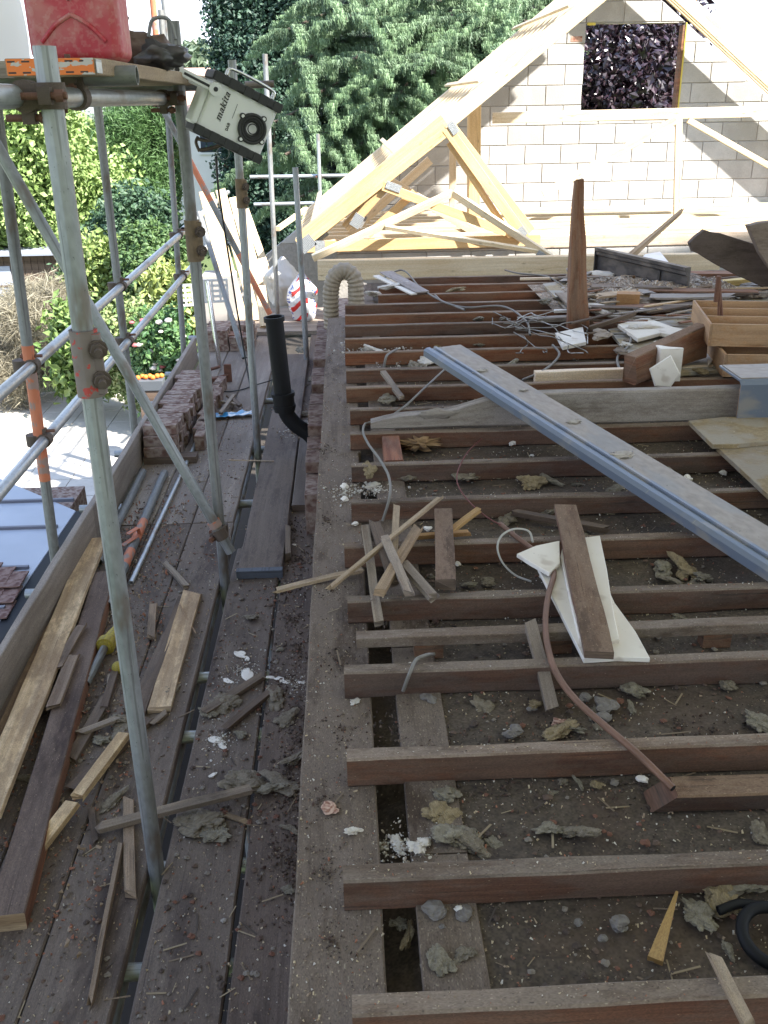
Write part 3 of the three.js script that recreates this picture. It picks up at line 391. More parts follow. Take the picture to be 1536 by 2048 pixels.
// ------------------------------------------------------------------ new gable wall of concrete blocks
const slope = (() => { const F = PZ(590, 478, -9.7), A = PZ(1411, -209, -9.7); return { F, A, m: (A.y - F.y) / (A.x - F.x) }; })();
const roofY = (x) => slope.A.y - Math.abs(x - slope.A.x) * slope.m;           // outer line of the new roof
const gable = thing('gable_wall', 'new gable wall of pale concrete blocks with a square window opening', 'wall', V(slope.A.x, 0, GZ));
const WIN = { x0: PZ(1166, 150, GZ).x, x1: PZ(1363, 150, GZ).x, y0: PZ(1262, 238, GZ).y, y1: PZ(1262, 47, GZ).y };
{
  const clip = (poly, nx, ny, d) => { const out = []; for (let i = 0; i < poly.length; i++) { const a = poly[i], b = poly[(i + 1) % poly.length], fa = a[0] * nx + a[1] * ny - d, fb = b[0] * nx + b[1] * ny - d; if (fa <= 0) out.push(a); if ((fa < 0 && fb > 0) || (fa > 0 && fb < 0)) { const t = fa / (fa - fb); out.push([lerp(a[0], b[0], t), lerp(a[1], b[1], t)]); } } return out; };
  const m = slope.m, ax = slope.A.x, ay = slope.A.y - 0.16, r = rng(404), yRef = PZ(1100, 211, GZ).y;
  const roofClip = (p) => clip(clip(p, -m, 1, ay - m * ax), m, 1, ay + m * ax);
  const slab = (p, z, t, mat, name) => { const g = new THREE.ExtrudeGeometry(new THREE.Shape(p.map(([x, y]) => new THREE.Vector2(x - ax, y))), { depth: t, bevelEnabled: true, bevelSize: 0.004, bevelThickness: 0.004, bevelSegments: 1, bevelOffset: -0.004 }); g.translate(0, 0, z); return mesh(name, g, mat, gable); };
  const parts = [[-9, WIN.x0 - 0.004, -1, 9], [WIN.x1 + 0.004, 14, -1, 9], [WIN.x0 - 0.004, WIN.x1 + 0.004, WIN.y1 + 0.004, 9], [WIN.x0 - 0.004, WIN.x1 + 0.004, -1, WIN.y0 - 0.004]];
  for (const [xa, xb, ya, yb] of parts) { const p = roofClip([[xa, ya], [xb, ya], [xb, yb], [xa, yb]]); if (p.length > 2) slab(p, -0.1, 0.09, M.mortar, 'mortar'); }
  for (let c = -8; c < 22; c++) for (let k = -13; k < 16; k++) {
    const y0 = yRef + c * 0.225 + 0.005, x0 = WIN.x0 + k * 0.45 + (c % 2 ? 0.225 : 0) + 0.005; if (y0 < -0.2) continue;
    const full = [[x0, y0], [x0 + 0.44, y0], [x0 + 0.44, y0 + 0.215], [x0, y0 + 0.215]], pieces = [];
    const inWin = y0 + 0.215 > WIN.y0 && y0 < WIN.y1 && x0 + 0.44 > WIN.x0 && x0 < WIN.x1;
    if (!inWin) pieces.push(full); else { pieces.push(clip(full, 1, 0, WIN.x0), clip(full, -1, 0, -WIN.x1)); if (y0 + 0.215 > WIN.y1 && y0 < WIN.y1) pieces.push(clip(clip(clip(full, 0, -1, -WIN.y1), 1, 0, WIN.x1), -1, 0, -WIN.x0)); if (y0 < WIN.y0 && y0 + 0.215 > WIN.y0) pieces.push(clip(clip(clip(full, 0, 1, WIN.y0), 1, 0, WIN.x1), -1, 0, -WIN.x0)); }
    for (let p of pieces) { p = roofClip(p); if (p.length < 3) continue; let A = 0; for (let i = 0; i < p.length; i++) { const a = p[i], b = p[(i + 1) % p.length]; A += a[0] * b[1] - b[0] * a[1]; } if (Math.abs(A) < 0.006) continue; const x = (p[0][0] - ax); if (x < -4.4 || x > 3.6) continue; slab(p, -0.1 + (r() - 0.5) * 0.005, 0.098, M.blocks[Math.floor(r() * 4)], 'block'); }
  }
  // timber window lining and yellow sealant, a red brick piece
  const lin = W.redwood, wy = std(0.62, 0.5, 0.1, { roughness: 0.9 });
  const fr = mesh('window_lining', boxG(0.03, WIN.y1 - WIN.y0 - 0.05, 0.13, WIN.x1 - ax - 0.03, (WIN.y0 + WIN.y1) / 2, -0.05), lin, gable);
  mesh('window_lining', boxG(WIN.x1 - WIN.x0 - 0.01, 0.03, 0.13, (WIN.x0 + WIN.x1) / 2 - ax, WIN.y0 + 0.016, -0.05), lin, gable);
  mesh('sealant_bead', boxG(0.02, WIN.y1 - WIN.y0, 0.02, WIN.x1 - ax - 0.005, (WIN.y0 + WIN.y1) / 2, 0.012, 0.006), wy, gable); mesh('sealant_bead', boxG(0.1, 0.03, 0.02, WIN.x0 - ax + 0.06, WIN.y1 + 0.0, 0.012, 0.006), wy, gable);
  const rb = PZ(1153, 78, GZ); mesh('brick', boxG(0.14, 0.06, 0.03, rb.x - ax, rb.y, -0.008, 0.004), tint(M.bricks[0], 1.6, 1.3, 1.2), gable);
}

// ------------------------------------------------------------------ new roof trusses
{
  const pw = 0.147, pt = 0.036, th = Math.atan(slope.m), m = slope.m;
  const nail = (parent, x, y, z, ang, w, h) => { const g = boxG(w, h, 0.003, 0, 0, 0, 0.001); const n = mesh('nail_plate', g, M.steelPlate, parent); n.position.set(x, y, z + pt / 2 + 0.024); n.rotation.z = ang; return n; };
  function truss(z, label, o = {}) {
    const t = thing('roof_truss', label, 'roof truss', V(0, 0, z), 'new timber roof trusses'), P = (a, b, name, w = pw, mat = o.mat || W.pine, zo = 0) => { const d = b.clone().sub(a), nrm = V(-d.y, d.x, 0).normalize(), q = a.clone().addScaledVector(nrm, -w / 2).setZ(zo), e = b.clone().addScaledVector(nrm, -w / 2).setZ(zo); const g = beam(name, q, e, pt, w, mat, { c: 0.003, up: nrm }, t); return g; };
    const yb = slope.F.y + 0.0, F = V(slope.F.x, yb, 0), A = V(slope.A.x, slope.A.y, 0), G = V(2 * A.x - F.x, yb, 0), off = V(-Math.sin(th), Math.cos(th), 0).multiplyScalar(-pw / 2), off2 = V(Math.sin(th), Math.cos(th), 0).multiplyScalar(-pw / 2);
    P(F.clone().add(off), A.clone().add(off), 'rafter'); if (!o.half) P(A.clone().add(off2), G.clone().add(off2), 'rafter', pw, o.mat || W.pine, 0.003);
    const cy = yb - 0.05; P(V(F.x + 0.10, cy - 0.03, 0), V(G.x - 0.1, cy - 0.03, 0), 'bottom_chord', 0.12, o.chord || W.pine, -0.005);
    const on = (px, py) => PZ(px, py, z).setZ(0);
    (o.webs || []).forEach(([a, b, c, d, w], i) => P(on(a, b), on(c, d), 'web', w || 0.075, W.pine, 0.007 + i * 0.004));
    for (const [px, py, ang, w, h] of o.plates || []) { const q = on(px, py); nail(t, q.x, q.y, 0, ang, w, h); }
    return t;
  }
  truss(-9.70, 'front roof truss with steel nail plates at its left heel', { half: true, chord: W.pineGrey, webs: [], plates: [[640, 470, th, 0.16, 0.1]] });
  truss(-9.76, 'second roof truss doubled up tight behind the front one', { half: true, webs: [[765, 372, 690, 455, 0.09]], plates: [[720, 440, 1.0, 0.13, 0.1]] });
  truss(-10.35, 'third roof truss with crossing webs behind the doubled pair', { half: true, webs: [[860, 320, 700, 465, 0.09], [760, 350, 960, 470, 0.09]] });
  truss(-10.95, 'roof truss with a collar across below the window', { half: true, webs: [[985, 236, 1560, 222, 0.11], [1357, 236, 1352, 450, 0.075], [1085, 388, 1350, 240, 0.085], [1375, 240, 1560, 345, 0.06]] });
  truss(-11.6, 'left half truss with a short upright web near the orange post', { half: true, webs: [[905, 300, 905, 420, 0.08]] });
  truss(-12.2, 'roof truss standing against the block gable', {});
  truss(-11.85, 'left half truss next to the full trusses by the gable', { half: true }); truss(-12.1, 'roof truss tight beside the one against the gable', {}); truss(-12.3, 'rearmost roof truss almost touching the gable blocks', {});
  for (const z of [-10.06, -10.65, -11.28]) truss(z, 'half truss with only a left rafter between the braced trusses', { half: true });
  { // small doubled valley truss in front
    const vt = thing('valley_truss', 'small doubled triangular truss with nail plates in front of the roof slope', 'roof truss', V(0, 0, -9.62), 'new timber roof trusses'), on = (x, y, z) => PZ(x, y, z); let k = 0;
    const vp = W.pineDeep, bar = (a, b, w, nm, z, m = vp) => { const A = on(...a, z), B = on(...b, z), d = B.clone().sub(A), nr = V(-d.y, d.x, 0).normalize(); beam(nm, A.addScaledVector(nr, -w / 2).sub(vt.position), B.addScaledVector(nr, -w / 2).sub(vt.position), 0.036, w, m, { c: 0.003, up: nr }, vt); k++; };
    bar([598, 490], [893, 258], 0.12, 'rafter', -9.575); bar([607, 470], [888, 240], 0.11, 'rafter', -9.617); bar([893, 256], [1050, 474], 0.1, 'rafter', -9.571); bar([902, 252], [1062, 462], 0.09, 'rafter', -9.613); bar([898, 285], [1022, 474], 0.06, 'web', -9.61); bar([766, 372], [1012, 464], 0.085, 'web', -9.57); bar([772, 372], [702, 452], 0.08, 'web', -9.608, tint(W.pineDeep, 0.75, 0.65, 0.5)); bar([830, 384], [735, 470], 0.075, 'web', -9.65);
    bar([600, 494], [1080, 480], 0.11, 'bottom_chord', -9.66);
    for (const [x, y, a, w, h] of [[613, 488, th, 0.16, 0.13], [640, 494, 0, 0.1, 0.12], [787, 374, -0.35, 0.15, 0.07], [906, 256, -0.95, 0.12, 0.07], [1044, 464, -0.9, 0.1, 0.08], [714, 442, 1.0, 0.13, 0.1]]) { const q = on(x, y, -9.545).sub(vt.position), n = mesh('nail_plate', boxG(w, h, 0.003, 0, 0, 0, 0.001), M.steelPlate, vt); n.position.copy(q); n.rotation.z = a; }
  }
  // post near the gable
  const pa = PZ(948, 430, -11.2), pb = PZ(948, 246, -11.2); tag(beam('timber_post', V(pa.x, 0.26, -11.3), V(pb.x, roofY(pb.x) - 0.18, -11.3), 0.14, 0.14, tint(W.pine, 0.95, 0.82, 0.6), { up: V(0, 0, 1) }), 'orange toned new post standing inside the left roof slope', 'post');
  // boards and battens on the left slope
  for (let i = 0; i < 5; i++) { const x = lerp(slope.F.x + 0.2, slope.A.x - 0.1, i / 4.3), y = roofY(x) + 0.02; tag(beam('roof_batten', V(x, y, -9.65), V(x, y, -12.75), 0.05, 0.025, W.pine, { up: V(-Math.sin(th), Math.cos(th), 0) }), 'thin batten nailed along the left slope of the new roof', 'batten', 'battens on the new roof slope'); }
  for (let i = 0; i < 0; i++) { const x = 2 * slope.A.x - lerp(slope.F.x + 0.2, slope.A.x - 0.5, i / 3), y = roofY(x) + 0.02; tag(beam('roof_batten', V(x, y, -9.65), V(x, y, -12.75), 0.05, 0.025, W.pine, { up: V(Math.sin(th), Math.cos(th), 0) }), 'thin batten nailed along the right slope of the new roof', 'batten', 'battens on the far roof slope'); }
  // new wall under the trusses, its plate, the loose beam in front
  const lw = thing('block_wall', 'low new block wall carrying the roof trusses', 'wall', V(3, 0, -9.74)); const y1 = slope.F.y - 0.155; let k = 0; for (let c = 0; c < 2; c++) for (let i = 0; i < 17; i++) { const b = mesh('block', boxG(0.44, 0.215, 0.1, 0, 0, 0, 0.004), M.blocks[k++ % 4], lw); b.position.set(-2.85 + i * 0.45 + (c ? 0.225 : 0), y1 - 0.11 - c * 0.225, 0); } mesh('mortar', boxG(7.4, 0.7, 0.085, 0.62, y1 - 0.36, 0), M.mortar, lw);
  const a = PY(640, 545, 0.085), b = PY(1125, 532, 0.085);
  tag(beam('timber_beam', PZ(636, 540, -9.25).setY(0.0), V(3.6, 0.0, -9.12), 0.1, 0.19, [W.pine, W.pine, W.pine], { warp: 0.004 }), 'long new timber beam laid across in front of the trusses', 'beam');
  // loose triangular frame leaning in front
  const fr = thing('loose_truss', 'loose triangular timber frame leaning in front of the trusses', 'roof truss', PZ(870, 530, -9.45)); const L = (p, q, z0, z1, w, nm) => { const A = PZ(...p, z0).sub(fr.position), B = PZ(...q, z1).sub(fr.position); beam(nm, A, B, 0.04, w, tint(W.pine, 1.1, 1.15, 1.2), { up: V(0, 1, 0.35) }, fr); };
  L([628, 522], [906, 392], -9.3, -9.6, 0.07, 'rafter'); L([903, 392], [1098, 520], -9.6, -9.3, 0.07, 'rafter'); L([770, 458], [1085, 508], -9.42, -9.32, 0.04, 'tie'); const np = mesh('nail_plate', boxG(0.12, 0.06, 0.05), M.steelPlate, fr); np.position.copy(PZ(1085, 512, -9.29).sub(fr.position)); np.rotation.z = -0.55;
}
// ------------------------------------------------------------------ white sheeting roof over the works (overhead, its hanging side shows at the top left)
{
  const t = thing('sheeted_roof', 'white translucent sheeting of a temporary roof, hanging down beside the red fuel can', 'sheeting', V(0, 0, 0));
  const mat = new THREE.MeshPhysicalMaterial({ color: col(0.80, 0.79, 0.77), roughness: 0.95, transmission: 0.09, thickness: 0, side: THREE.DoubleSide });
  const g = new THREE.PlaneGeometry(11.5, 12.5, 60, 60).rotateX(-Math.PI / 2), p = g.attributes.position; for (let i = 0; i < p.count; i++) { const x = p.getX(i) + 3.6, z = p.getZ(i) - 0.85; p.setXYZ(i, x, 3.3 + 0.14 * (x + 2.1) + 0.03 * Math.sin(z * 5.2) + 0.05 * n3(x * 1.3, 2, z * 1.3), z); } g.computeVertexNormals();
  mesh('roof_sheet', g, mat, t);
  const c0 = PX(75, 40, -1.75), hang = new THREE.PlaneGeometry(3.4, 1.65, 40, 24), q = hang.attributes.position;
  for (let i = 0; i < q.count; i++) { const u = q.getX(i), v = q.getY(i), z = c0.z + 1.7 - 0.0 - u * 1 + 0.0, top = 0.5 + v / 1.65; q.setXYZ(i, -1.8 - 0.05 * Math.sin(u * 7 + v) * (1 - top) - 0.12 * n3(u * 2, v * 2, 3), 3.28 + v - 0.82 + 0.12 * (1 - top) * (u / 3.4), z); } hang.computeVertexNormals(); mesh('side_sheet', hang, mat, t);
  { const bk = new THREE.PlaneGeometry(10.6, 4.2, 50, 20), q2 = bk.attributes.position; for (let i = 0; i < q2.count; i++) { const x = q2.getX(i) + 3.3, v = q2.getY(i); q2.setXYZ(i, x, 1.3 + 0.14 * (x + 2.1) * (0.5 + v / 4.2) + v, 4.9 + 0.12 * n3(x * 1.4, v, 2)); } bk.computeVertexNormals(); mesh('added_end_sheet', bk, mat, t); }  // unseen sheet added behind the camera to darken the near end
  for (const z of [-6.8, -4.2, -1.5, 1.5, 4.5]) mesh('roof_tube', tubeGeo(V(-2.1, 3.24, z), V(9.2, 3.24 + 0.14 * 11.3, z)), M.galv, t);
  for (const x of [-2.05, 9.1]) mesh('roof_ledger', tubeGeo(V(x, 3.19 + 0.14 * (x + 2.1), -7), V(x, 3.19 + 0.14 * (x + 2.1), 5)), M.galv, t);
  for (const [x, z] of [[9.1, -4.2], [9.1, 1.5], [9.1, 4.5], [-2.05, 1.5], [-2.05, 4.5]]) mesh('roof_post', tubeGeo(V(x, GY, z), V(x, 3.19 + 0.14 * (x + 2.1), z)), M.galv, t);
}
// ------------------------------------------------------------------ loose things on the joists
const MARKS = [[1130, 1380, 'the copper pipe'], [1190, 1200, 'the broken plasterboard'], [1380, 1580, 'the slant cut offcut'], [800, 1110, 'the lath heap'], [1000, 820, 'the grey timber'], [1520, 1870, 'the black pipe ring'], [1330, 1860, 'the yellow wedge'], [790, 1680, 'the open wall slot'], [1330, 950, 'the fascia trim'], [1080, 670, 'the cable tangle'], [1450, 670, 'the drawers'], [800, 1900, 'the nearest joist end'], [1450, 880, 'the yellowish chipboard'], [740, 700, 'the far plate end'], [920, 960, 'the red wire'], [840, 590, 'the far joists'], [1240, 570, 'the black fascia'], [1130, 1480, 'the brick fragment'], [1380, 1150, 'the wide end of the trim'], [660, 1640, 'the wall plate']];
const DMARKS = [[505, 1235, 'the raised board end'], [460, 1400, 'the two dark laths'], [580, 1430, 'the brick wall'], [480, 1580, 'the long splintered lath'], [400, 1650, 'the near scaffold pole'], [220, 1600, 'the notched lath'], [220, 1470, 'the snapped batten'], [345, 1380, 'the dirty pale plank'], [40, 1510, 'the pale sawn plank'], [610, 800, 'the soil pipe'], [90, 1290, 'the toe board'], [580, 1720, 'the plate edge']];
const nearTo = (px, py, deck) => (deck ? DMARKS : MARKS).reduce((b, m) => { const d = Math.hypot(m[0] - px, m[1] - py); return d < b[0] ? [d, m[2]] : b; }, [1e9, ''])[1];
function stick(name, label, cat, p, q, y0, y1, w, h, mat, o = {}, group) { return tag(beam(name, PY(p[0], p[1], y0), PY(q[0], q[1], y1), w, h, mat, { warp: 0.004, ...o }), label, cat, group); }
const SPL = { ra: 0.04, rb: 0.04, warp: 0.006 };
// old grey purlin lying across the joists
{
  const a = PY(742, 860, J), b = PY(1482, 841, J), d = b.clone().sub(a).normalize(), z = a.z - 0.04; const L = a.distanceTo(b);
  const g = beamGeo(L, 0.075, 0.165, { n: 26, c: 0.008, warp: 0.006 }), p = g.attributes.position;
  for (let i = 0; i < p.count; i++) { const x = p.getX(i), y = p.getY(i); if (x < 0.95) { const k = ss(0.95, 0.0, x); const top = lerp(0.165, 0.035, Math.pow(k, 1.4)) + 0.02 * Math.sin(x * 11) * k; if (y > top * 0.5) p.setY(i, Math.min(y, top + (y - 0.165) * 0.2)); } } g.computeVertexNormals();
  const m = mesh('old_purlin', g, [W.greyBeam, W.greyBeam, W.endgrain]); aim(m, V(a.x, J + 0.001, a.z - 0.038), V(b.x, J + 0.001, b.z - 0.038)); tag(m, 'thick weathered grey timber with a worn tapering end lying across the joists', 'timber');
  const kn = mesh('knot', smoothBlob(3, 3, 0.3, 0.5, 2.4), W.greyBeam, m); kn.scale.set(0.11, 0.05, 0.02); kn.position.set(0.33, 0.075, 0.036);
}
// long dusty fascia trim resting on the purlin
const trimA = PY(884, 700, 0.30), trimB = PY(1600, 1145, 0.115);
{
  const L = trimA.distanceTo(trimB), prof = [[0.115, 0], [0.115, 0.012], [0.1, 0.024], [0.078, 0.026], [0.074, 0.016], [0.055, 0.016], [0.051, 0.026], [0.036, 0.026], [0.032, 0.019]];
  const g = profileGeo(prof.concat([[0.032, 0.006], [0.105, 0.004], [0.107, -0.02], [0.115, -0.02]]), L); const t = thing('fascia_trim', 'long dusty fascia trim, blue sky sheen painted on its edge, lying diagonally over the joists', 'trim', trimA);
  const grp = new THREE.Matrix4(); const zax = trimB.clone().sub(trimA).normalize(), xax = V(0, 1, 0).cross(zax).normalize(), yax = zax.clone().cross(xax);
  t.quaternion.setFromRotationMatrix(new THREE.Matrix4().makeBasis(xax.clone().negate(), yax, zax.clone().negate()).multiply(new THREE.Matrix4().makeScale(1, 1, 1)));
  // local: x across, y up, -z along the length
  const gg = g.clone(); gg.translate(0, 0, -L); mesh('moulding', gg, M.trimSkyBlue, t);
  const f = profileGeo([[0.0319, 0.007], [0.0319, 0.0185], [-0.115, 0.0185], [-0.115, 0.007]], L); f.translate(0, 0, -L); mesh('flat_face', f, M.trimDust, t);
  const rr = rng(8); for (const [k, s] of [[0.17, 0.05], [0.47, 0.04], [0.62, 0.07], [0.3, 0.03]]) { const c = mesh('dirt_clod', smoothBlob(Math.floor(k * 50), 2, 0.5, 0.3), M.rubble, t); c.scale.set(s, s * 0.35, s * 0.6); c.position.set(0.02 - rr() * 0.1, 0.022, -L * k); }
}
// plasterboard pieces and the plank on them
function slabPoly(name, label, cat, pts, y, t, mat, group, o = {}) { const P = pts.map(([a, b]) => PY(a, b, y)), c = P.reduce((s, p) => s.add(p), V(0, 0, 0)).divideScalar(P.length); const g = slabGeo(P.map((p) => [p.x - c.x, p.z - c.z]), t, o.bevel ?? 0.002); const m = mesh(name, g, mat); m.position.copy(c); if (o.tilt) m.rotation.set(...o.tilt); return tag(m, label, cat, group); }
slabPoly('plasterboard_piece', 'large broken white plasterboard under the brown plank', 'plasterboard', [[1075, 1142], [1120, 1232], [1167, 1326], [1235, 1322], [1299, 1324], [1270, 1270], [1228, 1212], [1205, 1160], [1150, 1120]], J + 0.003, 0.0125, [M.plaster, M.plasterWhite]);
slabPoly('plasterboard_piece', 'upper broken plasterboard strip lying directly below the brown plank', 'plasterboard', [[1128, 1087], [1199, 1078], [1213, 1145], [1222, 1205], [1228, 1240], [1238, 1287], [1196, 1290], [1160, 1293], [1138, 1200], [1120, 1120]], J + 0.0175, 0.0125, [M.plaster, M.plasterWhite]);
slabPoly('plasterboard_piece', 'small pointed plasterboard corner over the copper pipe', 'plasterboard', [[1033, 1117], [1070, 1100], [1118, 1088], [1119, 1130], [1098, 1150], [1060, 1132]], J + 0.034, 0.0125, [M.plaster, M.plasterWhite], undefined, { tilt: [0.04, 0, -0.06] });
stick('plank', 'brown plank lying on the broken plasterboard', 'plank', [1130, 1020], [1199, 1318], J + 0.034, J + 0.031, 0.085, 0.024, [tint(W.joist, 1.35, 1.35, 1.3), tint(W.dusty, 0.95, 0.8, 0.66), W.dark], { warp: 0.008 });
// copper pipe
{
  const pts = [[1000, 1048, 0.105], [1030, 1072, 0.102], [1062, 1096, 0.1], [1095, 1122, 0.105], [1108, 1146, 0.112], [1098, 1185, 0.112], [1091, 1235, 0.108], [1094, 1285, 0.105], [1112, 1345, 0.102], [1150, 1398, 0.10], [1210, 1452, 0.1], [1280, 1512, 0.1], [1346, 1577, 0.075]].map(([a, b, y]) => PY(a, b, y));
  const t = tag(mesh('copper_pipe', pathGeo(pts, 0.0095, 10, false, 90), M.copper), 'bent brown copper pipe snaking over the joists to a cut end', 'pipe'); const e = pts[12], d = e.clone().sub(pts[11]).normalize(); mesh('pipe_bore', solidCyl(e.clone().addScaledVector(d, -0.002), e.clone().addScaledVector(d, 0.0012), 0.0072, 10), M.castIron, t);
}
// cables
function cable(label, pts, r, mat, group) { return tag(mesh('cable', pathGeo(pts.map(([a, b, y]) => PY(a, b, y)), r, 6), mat), label, 'cable', group); }
cable('grey cable running from the trim down to the wall plate end of a joist', [[893, 735, 0.11], [850, 775, 0.12], [800, 820, 0.13], [760, 843, 0.11], [735, 845, 0.1], [726, 862, 0.1], [735, 885, 0.09], [760, 920, 0.1], [778, 955, 0.1], [778, 1000, 0.1], [765, 1042, 0.02]], 0.006, M.cable);
cable('pale looped cable beside the copper pipe', [[1066, 1085, 0.1], [1058, 1063, 0.13], [1030, 1058, 0.14], [1003, 1072, 0.13], [995, 1095, 0.1], [1005, 1125, 0.06], [1030, 1150, 0.03], [1062, 1163, 0.03]], 0.004, tint(M.cable, 0.42, 0.40, 0.36));
cable('short stiff grey cable hooked over a joist', [[868, 1308, 0.03], [850, 1311, 0.10], [834, 1318, 0.10], [820, 1345, 0.097], [806, 1382, 0.03]], 0.0055, M.cable);
cable('thin dark red wire lying over the joists', [[965, 876, 0.04], [935, 905, 0.09], [915, 945, 0.1], [916, 970, 0.1], [940, 1005, 0.1], [975, 1035, 0.1], [1002, 1050, 0.11]], 0.0028, std(0.14, 0.035, 0.028));
// heap of splintered laths on the wall plate
const HG = 'splintered laths heaped on the plate';
const heap = [
  ['narrow upright lath at the edge of the heap, standing past a joist', [730, 1050], [758, 1258], 0.12, 0.06, 0.03, 0.014, W.lath],
  ['dark charred lath in the middle of the lath heap', [748, 1046], [795, 1180], 0.13, 0.1, 0.04, 0.02, W.dark],
  ['short pale lath pointing along the joist gap in the heap', [793, 1014], [789, 1125], 0.12, 0.11, 0.026, 0.016, W.lathPale],
  ['grey flat lath crossing the heap towards the plate', [768, 1075], [822, 1197], 0.155, 0.12, 0.03, 0.014, tint(W.lath, 1.15, 1.15, 1.2)],
  ['brown notched lath crossing the heap the other way', [838, 1056], [754, 1196], 0.14, 0.12, 0.036, 0.016, tint(W.lath, 1.2, 1.05, 0.85)],
  ['grey offcut lath lying beneath the heap towards the plank', [806, 1130], [872, 1207], 0.105, 0.105, 0.034, 0.02, tint(W.lath, 0.95, 0.95, 0.98)],
  ['long thin pale splinter lying on top of the lath heap', [884, 995], [652, 1188], 0.17, 0.1, 0.017, 0.014, W.lathPale],
  ['yellow ended lath behind the short board', [958, 1022], [872, 1090], 0.1, 0.1, 0.026, 0.016, tint(W.lath, 1.5, 1.15, 0.6)],
  ['orange brown lath lying flat along a joist gap', [945, 1068], [820, 1078], 0.095, 0.095, 0.026, 0.016, tint(W.lath, 1.25, 0.9, 0.5)],
];
for (const [l, p, q, y0, y1, w, h, m] of heap) stick('lath', l, 'lath', p, q, y0, y1, w, h, m, SPL, HG);
stick('lath', 'long pale splintered lath bridging from the heap over to the scaffold', 'lath', [733, 1140], [543, 1186], 0.03, -0.02, 0.028, 0.012, W.lathPale, SPL);
stick('timber_offcut', 'short brown board end lying across the joists beside the lath heap', 'offcut', [886, 1033], [892, 1180], 0.1, 0.1, 0.068, 0.034, [tint(W.joist, 1.25, 1.2, 1.1), tint(W.dusty, 0.95, 0.8, 0.7), W.dark], { warp: 0.008, rb: 0.02 });
stick('lath', 'dark charred stick half buried in insulation between joists', 'lath', [1020, 1028], [1225, 1066], 0.03, 0.015, 0.035, 0.022, W.dark, SPL);
stick('lath', 'grey split lath leaning from the batten down to the ceiling', 'lath', [1058, 1246], [1107, 1432], 0.10, 0.012, 0.036, 0.022, tint(W.lath, 0.75, 0.74, 0.76), SPL);
stick('lath', 'small grey lath propped between two far joists', 'lath', [764, 745], [805, 802], 0.1, 0.05, 0.035, 0.02, W.lath, SPL);
stick('lath', 'splintered pale lath sticking up over the nearest joist', 'lath', [1406, 1873], [1508, 2075], 0.085, 0.13, 0.021, 0.013, tint(W.lath, 1.15, 1.1, 1.0), { ...SPL, ra: 0.09, warp: 0.008 });
stick('wooden_wedge', 'tapered yellow wooden wedge on the ceiling boards', 'wedge', [1310, 1926], [1353, 1786], 0.006, 0.03, 0.03, 0.014, tint(W.pine, 0.55, 0.42, 0.22), { wb: 0.006, hb: 0.006, warp: 0.002 });
{ const a = PY(1310, 1605, 0.005), b = PY(1750, 1590, 0.005); tag(beam('timber_offcut', a, b, 0.075, 0.048, [tint(W.joist, 0.55, 0.6, 0.65), tint(W.dusty, 0.95, 0.78, 0.62), tint(W.joist, 0.9, 0.9, 0.9)], { warp: 0.004, slantA: -0.0, slantB: 0, ra: 0.0, c: 0.004, n: 6 }), 'timber offcut with a slanted cut end between two joists', 'offcut'); const m = scene.children.at(-1), p = m.geometry.attributes.position; for (let i = 0; i < p.count; i++) if (p.getX(i) < 0.01) p.setX(i, (p.getY(i)) * 1.25 - 0.02); m.geometry.computeVertexNormals(); }
{ const t = thing('black_pipe_coil', 'black plastic pipe ring lying on the ceiling at the near joists', 'pipe', PY(1548, 1872, 0.025)); const g = new THREE.TorusGeometry(0.062, 0.013, 10, 40).rotateX(-Math.PI / 2 + 0.25); const m = mesh('ring', g, M.castIron, t); const tail = mesh('tail', pathGeo([V(0.0, 0.012, -0.064), V(-0.04, 0.012, -0.075), V(-0.09, 0.004, -0.066)], 0.01, 8), M.castIron, t); }
stick('lath', 'thin splinter lying across the gap between two walkway boards', 'lath', [458, 921], [548, 923], DK + 0.045, DK + 0.045, 0.008, 0.006, W.lathPale);
